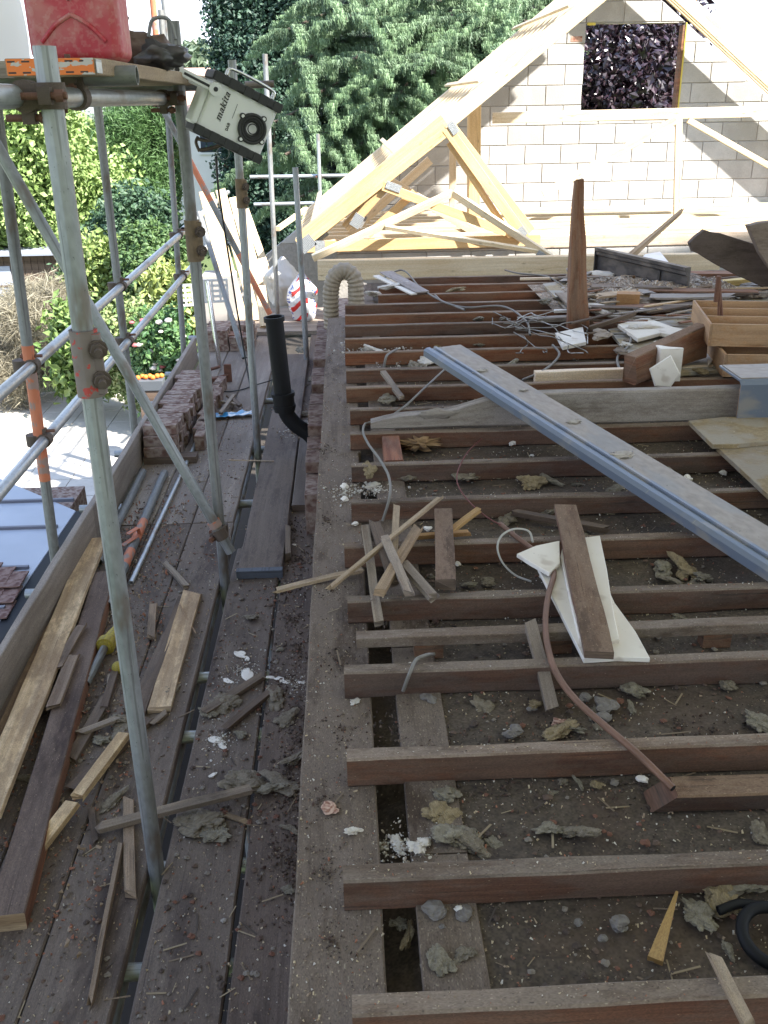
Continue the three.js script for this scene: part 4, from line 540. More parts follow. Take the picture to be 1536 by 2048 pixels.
// block and bricks on the plate / noggin
// ------------------------------------------------------------------ far middle: cables, timber bits
{
  const r = rng(616), pts0 = [[1010, 650], [1120, 690]]; for (let k = 0; k < 11; k++) { const pts = []; let x = 1000 + r() * 40, y = 630 + r() * 40, dx = 14, dy = 0; const n = 8 + Math.floor(r() * 5); for (let i = 0; i < n; i++) { pts.push([x, y, 0.10 + r() * 0.09]); dx += (r() - 0.5) * 26; dy += (r() - 0.5) * 14; dx = clamp(dx, -20, 26); dy = clamp(dy, -9, 9); x = clamp(x + dx, 985, 1175); y = clamp(y + dy, 622, 706); } cable('tangled grey cable in the heap beside the tapered post', pts, 0.0038, k % 3 ? M.cable : tint(M.cable, 0.42, 0.4, 0.37), 'tangle of cables beside the post'); }
  const far = [['grey cable looping over the far joists from the duct side', [[870, 590, 0.1], [890, 605, 0.11], [930, 615, 0.1], [1000, 612, 0.12], [1050, 640, 0.12], [1060, 670, 0.14]]], ['cable stretched over the farthest joists', [[760, 560, 0.1], [800, 540, 0.16], [840, 575, 0.1], [880, 600, 0.1], [930, 620, 0.1]]], ['cable draped along the farthest joist towards the board edge', [[1010, 540, 0.12], [1040, 547, 0.13], [1090, 552, 0.12], [1130, 575, 0.11]]], ['cable hanging from the tangle across two joists', [[1105, 690, 0.12], [1118, 705, 0.1], [1112, 720, 0.1], [1080, 745, 0.1], [1045, 760, 0.04]]], ['curly grey cable lying over the boarded area edge', [[1215, 668, 0.12], [1255, 668, 0.13], [1258, 690, 0.12], [1235, 715, 0.1], [1240, 740, 0.08], [1248, 755, 0.06]]], ['pale cable hooked over a joist near the left ends', [[768, 735, 0.04], [772, 715, 0.1], [785, 703, 0.1], [795, 698, 0.1]]]];
  for (const [l, p] of far) cable(l, p, 0.008, M.cable);
  stick('lath', 'grey board offcut leaning on the far joists beside the duct', 'lath', [772, 545], [846, 586], 0.16, 0.1, 0.12, 0.012, tint(W.greyBeam, 1, 1, 1.05), {});
  stick('lath', 'white painted strip under the grey board offcut', 'lath', [752, 553], [828, 590], 0.13, 0.09, 0.06, 0.012, M.plaster, {});
  stick('pale_batten', 'thin pale batten laid over the farthest joists', 'batten', [1040, 560], [1195, 558], 0.1, 0.1, 0.03, 0.02, tint(W.pine, 1, 1, 1.1), {});
  stick('pale_batten', 'pale pink new batten laid beside the grey timber', 'batten', [1068, 772], [1478, 758], 0.02, 0.02, 0.05, 0.09, tint(W.pine, 1.15, 1.15, 1.3), {});
  stick('pale_batten', 'white painted batten crossing in front of the rubble', 'batten', [1108, 625], [1300, 622], 0.12, 0.13, 0.03, 0.02, M.plasterWhite, {});
  stick('plank', 'weathered flat stick beneath the cable tangle', 'plank', [1052, 645], [1145, 640], 0.1, 0.1, 0.08, 0.03, W.greyBeam, SPL);
  stick('plank', 'dark stick leaning over the white junction box', 'plank', [1176, 662], [1276, 630], 0.11, 0.2, 0.03, 0.03, W.dark, SPL);
  slabPoly('white_box_lid', 'white square plastic board lying among the cables', 'lid', [[1110, 672], [1165, 660], [1172, 690], [1125, 700]], 0.1, 0.02, M.plasterWhite);
}
// tapered post standing up from the joists
{
  const a = PY(1152, 652, J), b = PZ(1155, 355, a.z); const g = beam('tapered_post', a, b, 0.155, 0.075, [W.redwood, W.redwood, W.endgrain], { wb: 0.06, hb: 0.05, warp: 0.016, n: 16, up: V(0, 0, 1), rb: 0.02 }); tag(g, 'reddish brown old timber post standing up and tapering to its top', 'post');
  const r = rng(71); for (let i = 0; i < 0; i++) { const m = mesh('splinter', beamGeo(0.16, 0.012, 0.006, { rb: 0.05 }), W.redwood, g); m.position.set(0.3 + i * 0.33, 0.05, 0.045 - i * 0.01); m.rotation.y = -0.25 - r() * 0.2; }
}
// boarded area on the right and rubble on it
slabPoly('floor_sheet', 'dusty chipboard loft sheet laid over the joists beside the drawers', 'sheet', [[1216, 664], [1290, 757], [1560, 738], [1560, 640], [1330, 640]], J + 0.002, 0.018, M.chip);
slabPoly('floor_sheet', 'debris covered chipboard sheet around the foot of the tapered post', 'sheet', [[1085, 572], [1132, 622], [1600, 620], [1600, 560], [1200, 556]], J + 0.004, 0.018, M.chip);
slabPoly('floor_sheet', 'yellowish chipboard sheet on the near joists beside the grey blue box', 'sheet', [[1433, 902], [1560, 1022], [1700, 1000], [1620, 880], [1500, 872]], J + 0.002, 0.018, tint(M.chip, 0.8, 0.74, 0.66));
slabPoly('floor_sheet', 'chipboard strip with a broken edge reaching under the grey blue box', 'sheet', [[1376, 849], [1424, 897], [1465, 897], [1500, 893], [1600, 885], [1560, 838], [1440, 842]], J + 0.024, 0.018, tint(M.chip, 0.9, 0.84, 0.74));
{ // corner trim box
  const t = thing('trim_box', 'grey blue plastic box trim with an open end on the right hand sheet', 'trim', PY(1474, 838, J + 0.04)); const prof = [[0, 0], [0, 0.17], [0.03, 0.19], [0.3, 0.19], [0.3, 0.18], [0.03, 0.18], [0.01, 0.165], [0.01, 0]]; const g = profileGeo(prof, 0.9); g.rotateY(Math.PI / 2); mesh('shell', g, M.trimSkyBlue, t); mesh('dust_cover', boxG(0.88, 0.006, 0.25, 0.45, 0.1925, -0.165), M.trimDust, t); const w = mesh('wooden_batten', boxG(0.89, 0.16, 0.02, 0.455, 0.085, -0.03), W.drawer, t); t.scale.z = 1; }
// drawers
function drawer(p, label, w, d, h, rot, tilt = 0, parts = 1) {
  const t = thing('drawer', label, 'drawer', p, 'old wooden drawers'); t.rotation.set(tilt, rot, 0); const k = 0.014; mesh('bottom', boxG(w, 0.008, d, 0, 0.014, 0), W.drawer, t);
  for (const s of [-1, 1]) { mesh('side', boxG(k, h, d, s * (w / 2 - k / 2), h / 2, 0), W.drawer, t); mesh(s > 0 ? 'front' : 'back', boxG(w - 2 * k - 0.002, h, k, 0, h / 2, s * (d / 2 - k / 2)), W.drawer, t); }
  for (let i = 1; i < parts; i++) mesh('divider', boxG(w - 2 * k - 0.004, h * 0.9, 0.012, 0, h * 0.46 + 0.01, -d / 2 + d * i / parts), W.drawer, t); return t;
}
drawer(PY(1500, 722, J + 0.025).add(V(0.25, 0, 0.1)), 'lower old wooden drawer with an open front compartment', 1.0, 0.62, 0.13, -0.16, 0, 2);
drawer(PY(1490, 672, J + 0.165).add(V(0.25, 0, -0.02)), 'upper old wooden drawer with two dividers, on top of another drawer', 1.0, 0.7, 0.13, -0.2, 0, 3);
// T shaped rods
{ const a = PY(1437, 708, J + 0.03).add(V(0, 0, 0.1)), t = thing('steel_rods', 'pair of thin rusty rods standing up beside the drawers', 'rod', a); const b = PZ(1438, 552, a.z).sub(a); mesh('rod', solidCyl(V(0, 0, 0), b, 0.009, 8), M.rust, t); mesh('rod', solidCyl(V(-0.055, 0, 0.02), b.clone().add(V(0.01, -0.03, 0)), 0.009, 8), M.rust, t); mesh('rod_head', solidCyl(b.clone().add(V(0, -0.15, 0)), b, 0.015, 8), M.rust, t); }
// brown timber block and white coving pieces
{ const a = PY(1255, 768, J), b = PY(1400, 712, J + 0.05); tag(beam('timber_block', a, b, 0.09, 0.16, [W.redwood, tint(W.dusty, 1.1, 0.9, 0.75), W.redwood], { hb: 0.2, h: 0.05, warp: 0.01, n: 6, ra: 0.03 }), 'thick brown timber block lying aslant behind the white coving', 'timber');
  const c = PY(1343, 768, J + 0.005); const m = mesh('coving_piece', profileGeo([[0, 0], [0.13, 0], [0.13, 0.02], [0.06, 0.05], [0.02, 0.09], [0, 0.09]], 0.19), M.plasterWhite); m.rotation.set(-Math.PI / 2, 0, 0); m.position.set(c.x - 0.065, c.y + 0.0, c.z - 0.05); tag(m, 'white coving block standing on end behind the grey timber', 'plaster piece');
  const e = PY(1316, 766, J + 0.004); const q = mesh('plaster_lump', slabGeo([[-0.07, -0.02], [0.05, -0.08], [0.09, 0.03], [0.03, 0.1], [-0.05, 0.08]], 0.04, 0.006), M.plasterWhite); q.rotation.set(1.25, 0.1, 0.25); q.position.copy(e).add(V(0, 0.085, 0.05)); tag(q, 'broken white plaster lump leaning on the coving block', 'plaster piece'); }
// black fascia length and dark boards at the far right
{
  const a = PY(1196, 545, 0.12), b = PY(1376, 592, 0.12); a.y = b.y = 0.12; const L = a.distanceTo(b), t = thing('black_fascia', 'short length of black moulded fascia on the rubble', 'fascia', a); aim(t, a, b); const g = profileGeo([[0, 0], [-0.02, 0], [-0.02, 0.15], [-0.045, 0.165], [-0.045, 0.19], [-0.055, 0.2], [-0.055, 0.225], [0, 0.225]], L); g.rotateY(Math.PI / 2); const m = mesh('moulding', g, M.black, t); mesh('joint_strip', boxG(0.03, 0.15, 0.012, L * 0.72, 0.075, 0.026), M.black, t); mesh('end_cap', boxG(0.012, 0.225, 0.05, 0.004, 0.112, 0.028), M.black, t); mesh('cable_tail', pathGeo([V(L * 0.55, -0.05, 0.1), V(L * 0.56, 0.02, 0.12), V(L * 0.63, 0.06, 0.06)], 0.01), M.cableDark, t);
  stick('plank', 'grey weathered stick leaning up behind the black fascia', 'plank', [1262, 520], [1262, 521], 0.1, 0.1, 0.03, 0.03, W.greyBeam); const s = scene.children.at(-1); scene.remove(s); used.set('plank', used.get('plank') - 1);
  const z = PY(1262, 518, 0.2).z; tag(beam('plank', PZ(1262, 518, z), PZ(1369, 420, z - 0.4), 0.05, 0.05, tint(W.lath, 1.5, 1.35, 1.1), { warp: 0.01, rb: 0.1, wb: 0.03, hb: 0.03 }), 'grey weathered stick leaning up behind the black fascia', 'plank');
  const vslab = (nm, pts, z, t, mat, l) => { const P = pts.map(([x, y]) => PZ(x, y, z)), c = P[0].clone(); const g = new THREE.ExtrudeGeometry(new THREE.Shape(P.map((p) => new THREE.Vector2(p.x - c.x, p.y - c.y))), { depth: t, bevelEnabled: true, bevelSize: 0.004, bevelThickness: 0.004, bevelSegments: 1 }); const m = mesh(nm, g, mat); m.position.set(c.x, c.y, z - t); tag(m, l, 'board'); return m; };
  vslab('dark_board', [[1380, 486], [1392, 474], [1409, 461], [1425, 466], [1442, 468], [1480, 480], [1512, 490], [1600, 520], [1600, 600], [1530, 575], [1470, 548], [1432, 528], [1400, 508], [1386, 502]], -7.5, 0.05, tint(W.greyBeam, 0.36, 0.31, 0.29), 'broken dark brown board propped at the far right');
  vslab('dark_board', [[1497, 452], [1520, 446], [1580, 440], [1640, 560], [1560, 560], [1536, 530], [1520, 505]], -7.3, 0.06, tint(W.greyBeam, 0.72, 0.64, 0.58), 'thick grey brown plank leaning across the broken dark board');
  stick('pale_batten', 'yellow painted batten lying behind the thin rods', 'batten', [1376, 578], [1530, 566], 0.13, 0.14, 0.06, 0.05, tint(W.pine, 0.95, 0.85, 0.45), {});
  stick('plank', 'reddish plank with plaster debris behind the black fascia', 'plank', [1340, 552], [1480, 552], 0.15, 0.15, 0.14, 0.03, W.redwood, {});
  slabPoly('paper_sheet', 'crumpled white paper sheet behind the black fascia', 'paper', [[1290, 510], [1320, 505], [1345, 535], [1360, 545], [1270, 530]], 0.25, 0.006, M.plasterWhite);
  slabPoly('plasterboard_piece', 'flat white plaster fragment in front of the black fascia', 'plasterboard', [[1230, 582], [1245, 570], [1300, 578], [1318, 590], [1280, 592]], 0.12, 0.012, M.plasterWhite);
  slabPoly('plasterboard_piece', 'crumpled cream plaster sheet in front of the drawers', 'plasterboard', [[1235, 655], [1290, 640], [1345, 660], [1380, 668], [1376, 682], [1320, 672], [1275, 684]], 0.13, 0.02, M.plaster);
  slabPoly('plasterboard_piece', 'white triangular plaster fragment beside the brown block', 'plasterboard', [[1412, 712], [1440, 704], [1416, 735]], 0.12, 0.012, M.plasterWhite);
  const k = PY(1255, 612, 0.12); const bl = mesh('wood_block', boxG(0.17, 0.1, 0.12, 0, 0.05, 0, 0.004), tint(W.drawer, 1, 0.85, 0.6)); bl.position.copy(k); bl.rotation.y = -0.3; tag(bl, 'small brown sawn wooden block on the rubble', 'block');
}
// flexible duct
{
  const z = -7.72, pts = [[664, 655], [662, 610], [663, 575], [672, 550], [690, 541], [706, 552], [712, 578], [713, 612], [713, 640]].map(([a, b], i) => PZ(a, b, z + i * 0.012)); const c = new THREE.CatmullRomCurve3(pts), g = new THREE.TubeGeometry(c, 220, 0.064, 20), p = g.attributes.position, nrm = g.attributes.normal; const uv = g.attributes.uv;
  for (let i = 0; i < p.count; i++) { const t = uv.getX(i), k = 0.004 * Math.sin(t * 2 * Math.PI * 27) + 0.006 * (n3(p.getX(i) * 20, p.getY(i) * 20, p.getZ(i) * 20) - 0.5); p.setXYZ(i, p.getX(i) + nrm.getX(i) * k, p.getY(i) + nrm.getY(i) * k, p.getZ(i) + nrm.getZ(i) * k); } g.computeVertexNormals();
  const dm = texMat(256, 128, 0.3, 0.3, (u, v) => { const b = fbm(u, v, 8, 8, 4, 301); return [...mix3([0.22, 0.175, 0.125], [0.34, 0.285, 0.215], b), b]; }, { roughness: 0.7, bump: 0.002 }); tag(mesh('flexible_duct', g, dm), 'dusty ribbed flexible duct bent in an upside down U at the end of the plate', 'duct');
}
// soil pipe
{
  const z = -5.75, P = (a, b, dz = 0) => PZ(a, b, z + dz), t = thing('soil_pipe', 'black cast iron soil pipe with a collar and an offset bend', 'pipe', V(P(567, 800).x, DK, z)), o = t.position, q = (v) => v.sub(o);
  const top = q(P(548, 636)), c = q(P(568, 806)); mesh('pipe', tubeGeo(c, top, 0.055, 0.006, 28), M.castIron, t); const d = top.clone().sub(c).normalize();
  mesh('socket_rim', tubeGeo(top.clone().addScaledVector(d, -0.02), top.clone().addScaledVector(d, 0.008), 0.064, 0.012, 28), M.castIron, t);
  mesh('collar', merge([tubeGeo(c.clone().addScaledVector(d, -0.05), c.clone().addScaledVector(d, 0.07), 0.067, 0.012, 28), tubeGeo(c.clone().addScaledVector(d, 0.045), c.clone().addScaledVector(d, 0.07), 0.074, 0.012, 28), tubeGeo(c.clone().addScaledVector(d, -0.03), c.clone().addScaledVector(d, -0.01), 0.073, 0.012, 28)]), M.castIron, t);
  mesh('bend', pathGeo([c.clone().addScaledVector(d, -0.03), q(P(575, 830)), q(P(592, 850)), q(P(618, 868)), q(P(634, 890)), q(P(641, 930)), q(P(645, 1000)), q(P(655, 1150))], 0.05, 20, false, 60), M.castIron, t);
  mesh('lower_collar', tubeGeo(q(P(643, 965)), q(P(641, 940)), 0.063, 0.012, 24), M.castIron, t);
}
// ------------------------------------------------------------------ insulation tufts, individually
{
  const vars = [...Array(9)].map((_, i) => woolGeo(i + 20)), mats = [M.wool, M.woolGrey, M.wool, M.woolYellow]; let n = 0; const r = rng(2024), PW = tint(M.plaster, 0.85, 0.85, 0.86);
  const TG = { c: ['clump of mineral wool', 'insulation between the joists'], d: ['torn clump of mineral wool on the boards', 'insulation on the scaffold'], w: ['pale crumbly clump of loose white insulation', 'white insulation clumps'] };
  const tuft = (px, py, s, y = 0.01, kind = 'c', mt, fl = 1) => { const p = PY(px, py, y), Zc = p.distanceTo(camera.position), R = s * Zc / FOC / 1.0; const m = mesh('insulation_tuft', vars[n % 9], mt || (kind === 'w' ? PW : mats[n % 4])); n++; m.scale.set(R * (0.9 + 0.3 * r()), R * (0.55 + 0.25 * r()) * fl, R * (0.7 + 0.3 * r())); m.rotation.set((r() - 0.5) * 0.5, r() * 6.28, (r() - 0.5) * 0.5); m.position.copy(p); m.position.y = y + R * 0.12 * fl; const hue = m.material === M.woolGrey ? 'grey' : m.material === M.woolYellow ? 'yellowish' : 'olive', size = R > 0.032 ? 'large' : 'small'; tag(m, (kind === 'w' ? TG[kind][0] : size + ' ' + hue + ' ' + TG[kind][0]) + ' near ' + nearTo(px, py, kind === 'd'), 'insulation', TG[kind][1]); return m; };
  for (const a of [[895, 948, 26], [945, 955, 34], [985, 945, 30], [1060, 968, 32], [1095, 960, 22], [812, 958, 22], [1000, 1022, 30], [1045, 1015, 26], [1090, 1022, 28], [1015, 1040, 20], [1320, 1140, 30], [1370, 1140, 34], [1405, 1158, 26], [1350, 1165, 18], [1272, 1385, 28], [1070, 1412, 20], [1265, 1418, 14], [1455, 1372, 20], [1515, 1445, 30], [1120, 1468, 34], [1150, 1460, 18], [1125, 1565, 14], [1160, 1570, 12], [1195, 1572, 14], [1100, 1660, 26], [1150, 1668, 30], [895, 1590, 32], [880, 1632, 36], [910, 1680, 46], [940, 1690, 30], [800, 1850, 26, -0.05], [815, 1880, 24, -0.05], [885, 1930, 30], [930, 1910, 22], [1505, 1760, 46], [1440, 1800, 44], [1395, 1830, 36], [1525, 1670, 22], [1455, 1900, 16], [1040, 738, 26, 0.05], [1015, 735, 16, 0.02], [835, 735, 18, 0.02], [912, 685, 20, 0.03], [880, 692, 14, 0.02], [960, 690, 16, 0.02], [1010, 640, 16, 0.04], [960, 640, 16, 0.04], [915, 580, 14, 0.06], [1090, 605, 18, 0.1], [1120, 600, 14, 0.12], [775, 800, 20, 0.03], [740, 945, 26, 0.06], [905, 945, 18, 0.03], [975, 1165, 20], [940, 1170, 16], [1180, 640, 18, 0.12], [1240, 560, 18, 0.14], [1480, 985, 20, 0.02], [1340, 945, 18, 0.02], [1400, 745, 16, 0.1], [1440, 740, 16, 0.1], [1300, 750, 14, 0.1], [1365, 1020, 16]]) tuft(...a);
  for (const a of [[838, 1690, 34, 0.005, 'w'], [800, 1690, 22, -0.02, 'w'], [705, 1664, 15, 0.004, 'w'], [722, 690, 22, 0.03, 'w'], [745, 700, 16, 0.03, 'w'], [760, 715, 20, 0.02, 'w'], [850, 728, 22, 0.02, 'w'], [870, 720, 14, 0.02, 'w'], [745, 975, 20, 0.0, 'w'], [710, 405 + 1000, 12, 0.003, 'w'], [970, 715, 14, 0.02, 'w'], [1280, 660, 24, 0.14, 'w'], [1250, 690, 14, 0.12, 'w'], [780, 575, 18, 0.1, 'w'], [745, 590, 18, 0.06, 'w']]) tuft(...a);
  tag(mesh('wood_wool_nest', smoothBlob(4, 4, 0.8, 0.5, 3.2), tint(W.lathPale, 1.1, 0.85, 0.55)), 'tan nest of shredded wood shavings behind a joist', 'shavings'); { const m = scene.children.at(-1), p = PY(840, 893, 0.02); m.position.copy(p).add(V(0, 0.02, 0)); m.scale.set(0.11, 0.055, 0.08); }
  { const q = rng(4141), bays = [1.75, 2.14, 2.62, 2.95, 3.36, 3.78, 4.62, 5.02]; for (let i = 0; i < 34; i++) { const b = bays[i % 8], x = 0.15 + q() * (0.55 + b * 0.32), p = V(x, 0.005, -b + (q() - 0.5) * 0.18).project(camera), px = (p.x + 1) * 768, py = (1 - p.y) * 1024; if (px > 1530) continue; const m = tuft(px, py, (10 + q() * 22) * 2.4 / (1 + b * 0.55), -0.004, 'c', undefined, 0.6); } }
  // on the scaffold
  for (const a of [[505, 1235, 20], [450, 1410, 32], [415, 1425, 24], [545, 1395, 30], [575, 1440, 26], [480, 1470, 18], [590, 1520, 28], [480, 1570, 46], [530, 1580, 36], [570, 1570, 34], [400, 1650, 46], [430, 1665, 36], [375, 1640, 26], [225, 1605, 26], [205, 1480, 24], [240, 1465, 30], [345, 1380, 20], [20, 1490, 22], [60, 1555, 16], [520, 840 + 40, 0], [610, 830, 20], [600, 700, 12], [625, 760, 12], [600, 770, 14], [560, 1300, 10], [585, 1660, 14], [250, 1440, 24], [195, 1430, 16], [75, 1285, 14], [110, 1300, 12], [575, 1780, 14]]) if (a[2]) tuft(a[0], a[1], a[2], DK + 0.005, 'd', n % 3 ? M.woolGrey : M.wool, 0.8);
}
// ------------------------------------------------------------------ chips, stones, sawdust
{
  const lump = (px, py, s, y, mat, l, g, cat = 'debris', nm = 'plaster_chip', sd) => { const p = PY(px, py, y), R = s * p.distanceTo(camera.position) / FOC; const m = mesh(nm, blobGeo(sd || Math.floor(px), 2, 0.5, 0.6, 1.1, true), mat); m.scale.setScalar(R); m.rotation.y = px; m.position.copy(p); m.position.y += R * 0.35; tag(m, l, cat, g); return m; };
  const white = [[595, 1805, 5], [633, 1816, 5], [918, 1822, 8], [1157, 1148, 9], [1023, 888, 9], [1063, 912, 4], [1375, 960, 9], [1445, 948, 7], [425, 1049 + 0, 5], [710, 1050, 6], [855, 1060, 8], [1060, 1120, 5], [1085, 1155, 6], [915, 1130, 6], [690, 975, 8], [690, 1000, 7], [820, 1330, 5], [1285, 1560, 9], [1500, 900, 7], [1440, 850, 6]];
  for (const [x, y, s] of white) lump(x, y, s, y > 1000 && x < 640 ? DK + 0.002 : x < 740 ? 0.002 : 0.01, M.plasterWhite, 'white plaster chip near ' + nearTo(x, y, x < 640), 'white plaster chips');
  lump(657, 1622, 17, 0.0, tint(M.bricks[0], 1.7, 1.5, 1.4), 'flat orange red brick fragment on the wall plate', undefined, 'brick fragment', 'brick_fragment').scale.y *= 0.35;
  lump(1120, 1448, 14, 0.01, tint(M.bricks[0], 1.3, 1.1, 1.0), 'reddish brick fragment beside the copper pipe', undefined, 'brick fragment', 'brick_fragment');
  lump(448, 1843 + 0, 5, DK, M.rubble, 'small grey stone on the scaffold board', undefined, 'stone', 'stone');
  for (const [x, y, s] of [[1210, 1417, 20], [1170, 1400, 13], [1205, 1440, 16], [1065, 1420, 9], [860, 1400, 12], [850, 1395, 9], [1030, 1465, 14], [1240, 1855, 16], [1155, 1845, 8], [1205, 1880, 9], [930, 1830, 14], [870, 1825, 20], [885, 1855, 6], [960, 1520, 6], [1020, 1470, 12]]) lump(x, y, s, 0.008, tint(M.rubble, 0.5, 0.5, 0.52), 'grey rubble stone on the ceiling near ' + nearTo(x, y), 'grey stones between joists', 'stone', 'stone').scale.y *= 0.7;
  // plaster splashes on the boards
  for (const [x, y, s] of [[480, 1308, 16], [492, 1316, 10], [495, 1350, 22], [455, 1362, 12], [565, 1360, 18], [430, 1480, 16], [445, 1492, 12], [590, 1090 - 0, 6], [600, 860, 14], [615, 880, 12], [425, 1550, 8], [540, 1355, 10], [600, 1365, 8]]) { const l = lump(x, y, s, DK + 0.001, M.plasterWhite, 'white plaster splash on the scaffold boards', 'plaster splashes', 'plaster', 'plaster_splash'); l.scale.y *= 0.12; l.scale.z *= 0.5; l.position.y = DK + 0.002; }
  // rubble heap on the boarded area
  const r = rng(909), RB = [tint(M.rubble, 0.75, 0.68, 0.6), tint(M.rubble, 0.5, 0.44, 0.38)]; for (let i = 0; i < 95; i++) { const px = 1110 + r() * 430, py = 545 + r() * r() * 165 + (px - 1110) * 0.06; if (px > 1370 && py > 605) continue; const l = lump(px, py, 4 + r() * 14, J + 0.022, [M.rubble, RB[1], RB[0], M.plaster, RB[1]][i % 5], 'broken plaster lump in the rubble on the boarded area', 'plaster rubble lumps', 'rubble', 'rubble_lump', 1 + i % 12); l.scale.y *= 0.6; l.scale.x *= 1.5; }
  for (let i = 0; i < 60; i++) { const px = 1110 + r() * 400, py = 550 + r() * 110; const a = PY(px, py, J + 0.03 + r() * 0.05), an = (r() - 0.5) * 1.2, L = 0.2 + r() * 0.5; tag(beam('lath_scrap', a, a.clone().add(V(Math.cos(an) * L, (r() - 0.4) * 0.05, Math.sin(an) * L)), 0.028, 0.01, [W.lathPale, W.lath, W.dark, W.redwood, W.greyBeam, tint(W.pine, 0.8, 0.7, 0.6)][i % 6], SPL), 'loose lath scrap in the rubble on the boarded area', 'lath', 'lath scraps in the rubble'); }
  const bed = smoothBlob(9, 5, 0.3, 1, 3); const bm = mesh('rubble_bed', (() => { const g = new THREE.PlaneGeometry(1.9, 1.2, 130, 80).rotateX(-Math.PI / 2), p = g.attributes.position, uv = g.attributes.uv; for (let i = 0; i < p.count; i++) { const x = p.getX(i), z = p.getZ(i), e = ss(0.95, 0.35, Math.abs(x)) * ss(0.6, 0.2, Math.abs(z)); p.setY(i, -0.02 + e * (0.02 + 0.09 * n3(x * 4, 1, z * 4) * n3(x * 1.5, 8, z * 1.5) + 0.06 * n3(x * 14, 3, z * 14) + 0.035 * n3(x * 33, 5, z * 33))); uv.setXY(i, x, z); } g.computeVertexNormals(); return g; })(), M.debris); bm.position.copy(PY(1310, 585, J + 0.012)); tag(bm, 'bed of crushed plaster and dust covering the loft boards', 'rubble', undefined, 'stuff');
  { const sh = boxG(1, 0.16, 0.55, 0, 0, 0, 0.05), it = [], b0 = bm.position, pc = [col(0.42, 0.38, 0.32), col(0.2, 0.14, 0.1), col(0.3, 0.25, 0.2), col(0.55, 0.5, 0.43), col(0.28, 0.18, 0.11), col(0.1, 0.075, 0.055)]; for (let i = 0; i < 1500; i++) { const x = -0.75 + 2.2 * r(), z = (r() - 0.5) * 1.5, s = 0.012 + 0.07 * r() * r() * r(), e = ss(0.95, 0.35, Math.abs(x)) * ss(0.6, 0.2, Math.abs(z)); it.push([V(b0.x + x, b0.y - 0.01 + e * 0.085 + r() * 0.02, b0.z + z), new THREE.Quaternion().setFromEuler(new THREE.Euler((r() - 0.5) * 1.1, r() * 6.28, (r() - 0.5) * 1.1)), V(s * (0.6 + 2.2 * r() * r()), s, s), pc[Math.floor(r() * 6)]]); } tag(stuffInst('plaster_shards', sh, std(1, 1, 1, { roughness: 1 }), it), 'small broken plaster shards and wood bits strewn over the loft boards', 'rubble', undefined, 'stuff'); }
  for (let i = 0; i < 22; i++) { const px = 1100 + r() * 420, py = 548 + r() * 85; if (px > 1390 && py > 600) continue; const a = PY(px, py, J + 0.03 + 0.06 * r()), an = (r() - 0.5) * 0.9 + (r() < 0.3 ? 1.3 : 0), L = 0.35 + r() * 0.7; tag(beam('broken_board', a, a.clone().add(V(Math.cos(an) * L, (r() - 0.45) * 0.1, -Math.sin(an) * L)), 0.07 + 0.09 * r(), 0.016, [W.greyBeam, W.lath, W.redwood, W.dark, W.rawDirty, W.dusty][i % 6], { ra: 0.08, rb: 0.08, warp: 0.01 }), 'broken ' + ['grey', 'brown', 'reddish', 'dark', 'pale', 'dusty'][i % 6] + ' board lying in the rubble on the loft boards', 'board', 'broken boards in the rubble'); }
  // sawdust and splinters scattered everywhere
  const items = [], chip = new THREE.TetrahedronGeometry(1, 0); const cs = [col(0.5, 0.4, 0.26), col(0.42, 0.32, 0.2), col(0.6, 0.55, 0.47), col(0.3, 0.22, 0.15), col(0.13, 0.1, 0.08), col(0.3, 0.13, 0.08)];
  const put = (x, y, z, s) => items.push([V(x, y, z), rq(r), V(s * (0.7 + 2.2 * r() * r()), s * 0.5, s), cs[Math.floor(r() * cs.length)]]);
  for (let i = 0; i < 15000; i++) { const z = -1.0 - Math.pow(r(), 1.4) * 6.5, x = -0.15 + Math.pow(r(), 1.15) * (1.2 + 0.42 * -z); if (x < 0.035) put(x, 0.002, z, 0.0014 + r() * 0.0026); else if (x > 0.11) put(x, 0.004 + 0.004 * r(), z, 0.0014 + r() * 0.003); }
  for (let i = 0; i < 1500; i++) { const k = Math.floor(r() * 9), z = [-1.229, -1.545, -1.94, -2.324, -2.745, -3.15, -3.563, -3.988, -4.813][k] + 0.0235 + (r() - 0.5) * 0.038; put(r() * 2.4, J + 0.002, z, 0.0012 + r() * 0.0024); }
  for (let i = 0; i < 6500; i++) { const z = -1.0 - Math.pow(r(), 1.3) * 6, x = -1.33 + r() * 1.15; if (Math.abs(x + 0.635) < 0.04) continue; put(x, DK + 0.002, z, 0.0016 + r() * 0.0035); }
  for (let i = 0; i < 2600; i++) { const z = -1.9 - r() * 3.2, x = -1.32 + 0.5 * r() + 0.06 * (z + 3); put(x, DK + 0.004 + 0.012 * r(), z, 0.003 + r() * 0.006); items.at(-1)[3] = cs[3 + Math.floor(r() * 3)]; }
  { const it = [], gg = blobGeo(7, 1, 0.5, 0.7, 1.2, true), pal = [col(0.5, 0.46, 0.4), col(0.36, 0.31, 0.26), col(0.22, 0.17, 0.13), col(0.6, 0.57, 0.52)], drk = [col(0.05, 0.036, 0.028), col(0.085, 0.06, 0.045), col(0.12, 0.085, 0.065), col(0.07, 0.04, 0.03)];
    const cl2 = (px, py, y, rad, n, p, s0, s1) => { const c = PY(px, py, y); for (let i = 0; i < n; i++) { const a = r() * 6.28, d = rad * Math.sqrt(r()) * r(), s = lerp(s0, s1, r() * r()); it.push([V(c.x + Math.cos(a) * d, y + s * 0.3, c.z + Math.sin(a) * d * 1.4), rq(r), V(s, s * 0.7, s), p[Math.floor(r() * 4)]]); } };
